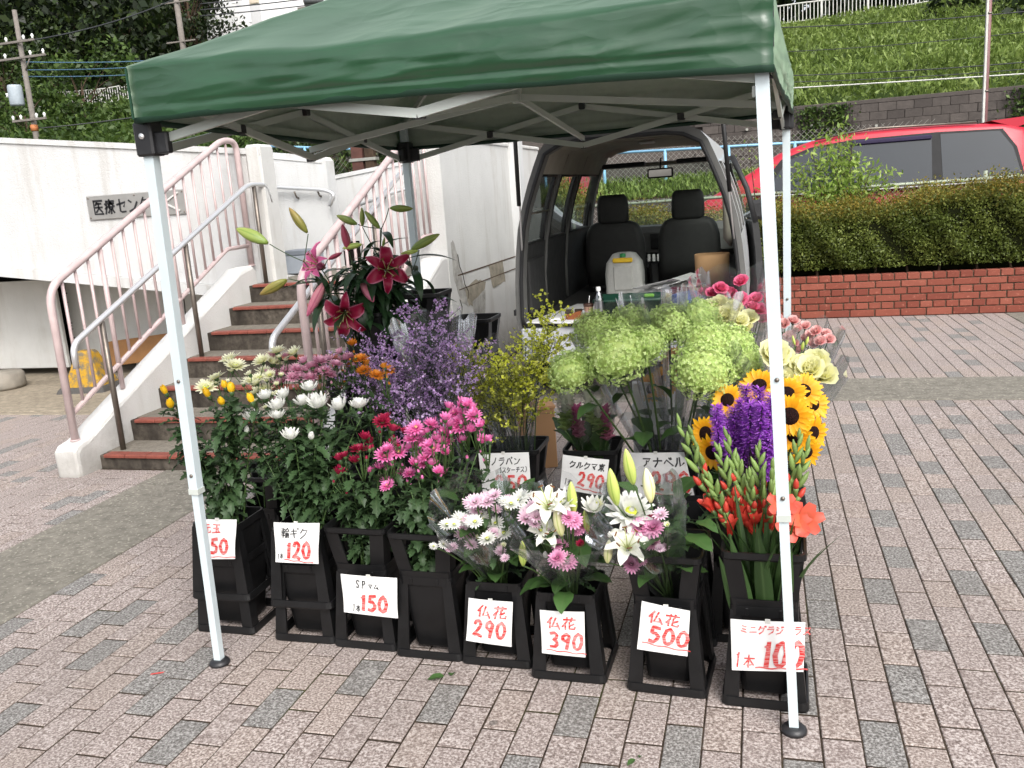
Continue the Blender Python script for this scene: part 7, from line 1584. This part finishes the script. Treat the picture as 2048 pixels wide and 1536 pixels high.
for k, (x, y, lb, c) in enumerate([(-.72,4.45,'crumpled white papers piled behind the green tub',(.78,.78,.78)),(-.60,4.32,'crumpled maroon plastic bag beside the papers',srgb(92,26,52)),(-.52,4.18,'crumpled blue plastic bag under the cardboard drum',srgb(40,70,140)),(-.48,4.42,'tangle of blue and yellow ties by the cardboard drum',srgb(150,160,90))]):
    t = thing(('paper_pile','plastic_bag','plastic_bag','tie_bundle')[k], lb, ('papers','bag','bag','ties')[k], (x, y, FZ)); mb = MB(); rows = []
    for i in range(7):
        ring = []
        for j in range(16):
            a = 2*pi*j/16; r_q = (.15,.16,.15,.13,.10,.06,.01)[i]*(1+.35*fbm((cos(a)*2, sin(a)*2, i*.7+k*5), 1.6)); ring.append((r_q*cos(a), r_q*sin(a)*.8, (0,.03,.06,.09,.115,.13,.135)[i]*(1+.3*fbm((cos(a), sin(a), k), 2))))
        rows.append(ring)
    mb.loft(rows, smooth=False); mb.build('body', plain('bag_%d' % k, c, .35, var=.3, scale=40), t)
    if k == 0:
        for j in range(4): o = MB().bbox((-.17,-.12,0),(.17,.12,.003),.001).build('sheet', M_CARD, t, (R.uniform(-.04,.1),R.uniform(-.05,.05),.12+.02*j)); o.rotation_euler = (R.uniform(-.2,.2), R.uniform(-.35,-.1), R.uniform(-.5,.5))
    if k == 3:
        for j in range(12): a = R.uniform(0,6.3); MB().tube(bez((.1*cos(a),.06*sin(a),.1),(.05*cos(a+1),.06*sin(a+2),.22),(.12*cos(a+2),.08*sin(a+2),.1),6), .003, 5).build('tie', (M_CABLEB, MATS['can_yellow'], M_INS)[j % 3], t)
t = thing('water_bottle', 'clear plastic water bottle with white cap at the van sill', 'bottle', (-1.085,3.80,FZ)); MB().lathe([(.028,0),(.031,.01),(.030,.06),(.032,.1),(.031,.15),(.022,.185),(.013,.20),(.013,.215)], 16).build('body', glassmat('bottle_plastic', (.9,.94,.97), .82, .05, .5), t); MB().lathe([(.0155,.205),(.0155,.232),(0,.233)], 14, cap=False).build('cap', M_INS, t); MB().lathe([(.0325,.07),(.0325,.135)], 16, cap=False).build('label_band', glassmat('bottle_label', (.55,.62,.8), .6, .3), t)
t = thing('wallet', 'folded brown leather wallet at the van sill', 'wallet', (-1.26,3.83,FZ)); 
for k in range(2): o = MB().bbox((-.06,-.045,0),(.06,.045,.014),.006).build('flap', plain('leather_%d' % k, srgb(132,76,40), .6, var=.2, scale=40, bump=.3), t, (0,0,.004+.018*k)); o.rotation_euler = (radians(20+18*k), radians(-10), .4)
t = thing('drink_cup', 'printed paper drink cup beside the water bottle', 'cup', (-1.165,3.84,FZ)); MB().lathe([(.026,0),(.033,.1),(.034,.105)], 16).build('body', plain('cup_print', srgb(176,140,120), .6, var=.5, scale=45), t); MB().lathe([(.036,.1),(.036,.115),(.02,.12)], 16).build('lid', plain('cup_lid', srgb(70,44,34), .5), t); MB().tube([(0,0,.1),(.01,0,.17)], .003, 6).build('straw', M_INS, t)
t = thing('sunglasses', 'dark glasses lying on the white board in the van', 'glasses', (-1.30,3.98,FZ+.022)); 
for sx in (-1,1): MB().bbox((sx*.035-.028,-.005,0),(sx*.035+.028,.005,.042),.004).build('lens', plain('lens_dark%d' % sx, (.06,.045,.035), .1), t); MB().tube([(sx*.062,0,.035),(sx*.065,.07,.03),(sx*.06,.13,.01)], .003, 6).build('temple', M_SEAL, t)
t = thing('card_holder', 'small white and pink pouch near the wallet', 'pouch', (-1.38,3.82,FZ)); MB().bbox((-.06,-.04,0),(.06,.04,.025),.01).build('body', plain('pouch_print', srgb(214,170,178), .6, var=.3, scale=50), t); MB().bbox((-.05,-.042,.012),(.05,.042,.028),.008).build('flap', M_CARD, t)
t = thing('cardboard_box', 'small cardboard box on the paving behind the yellow statice', 'box', (-1.22,2.35,0), .4); MB().bbox((-.11,-.08,0),(.11,.08,.34),.004).build('body', MATS['cardboard'], t); MB().bbox((-.115,-.085,.325),(.115,.085,.343),.003).build('lid', plain('carton_flap', srgb(196,150,110), .85), t)
t = thing('white_carton', 'tall white paper sheet standing behind the hydrangea stems', 'carton', (-.47,1.62,0), .2); MB().bbox((-.1,-.02,0),(.1,.03,.62),.004).build('sheet', M_CARD, t); MB().bbox((-.1,.03,0),(.1,.12,.5),.004).build('back', M_CARD, t)
# small litter
for (x, y, s, lb) in ((888,1355,1.0,'torn green leaf lying on the paving in front of the buckets'),(1270,1521,.5,'tiny green leaf scrap on the near paving')):
    p = at(x, y, 'z', .004); t = thing('fallen_leaf', lb, 'leaf', p); o = link('blade', LM['broad0'], t, (0,0,.004), (pi/2*.93, 0, R.uniform(0,6)), .45*s); link('blade_tip', LM['broad1'], t, (.02*s,.01,.003), (pi/2*.9, 0, R.uniform(0,6)), .3*s)
p = at(315, 1346, 'z', .003); t = thing('paint_mark', 'small red paint mark on a grey paver', 'mark', p); mb = MB()
mb.add([(-.02,-.006,0),(.0,.004,0),(.02,.012,0),(.018,.002,0),(.0,-.006,0),(-.018,-.014,0)], [(0,5,4,1),(1,4,3,2)]); mb.build('stroke', plain('red_mark', srgb(190,70,66), .9, var=.4, scale=200), t)
# ================================================================== each look-alike flower is told apart by its place in its bunch
bpy.context.view_layer.update()
shared = {}
for o in bpy.data.objects:
    if o.parent is None and o.type == 'EMPTY' and o.get('category') in ('flower', 'stem') and o.get('label'): shared.setdefault(o['label'], []).append(o)
for lab, obs in shared.items():
    if 1 < len(obs) <= 19:
        row = []
        for o in obs:
            hd = [c for c in o.children if c.name.startswith(('flower', 'bud', 'leaf') if o['category'] == 'stem' else ('flower', 'bud'))]
            p = sum((c.matrix_world.translation for c in hd), Vector())/len(hd) if hd else o.matrix_world.translation
            row.append((proj(p)[0], o))
        number_off(row, lab+', {} counting from the stairs')
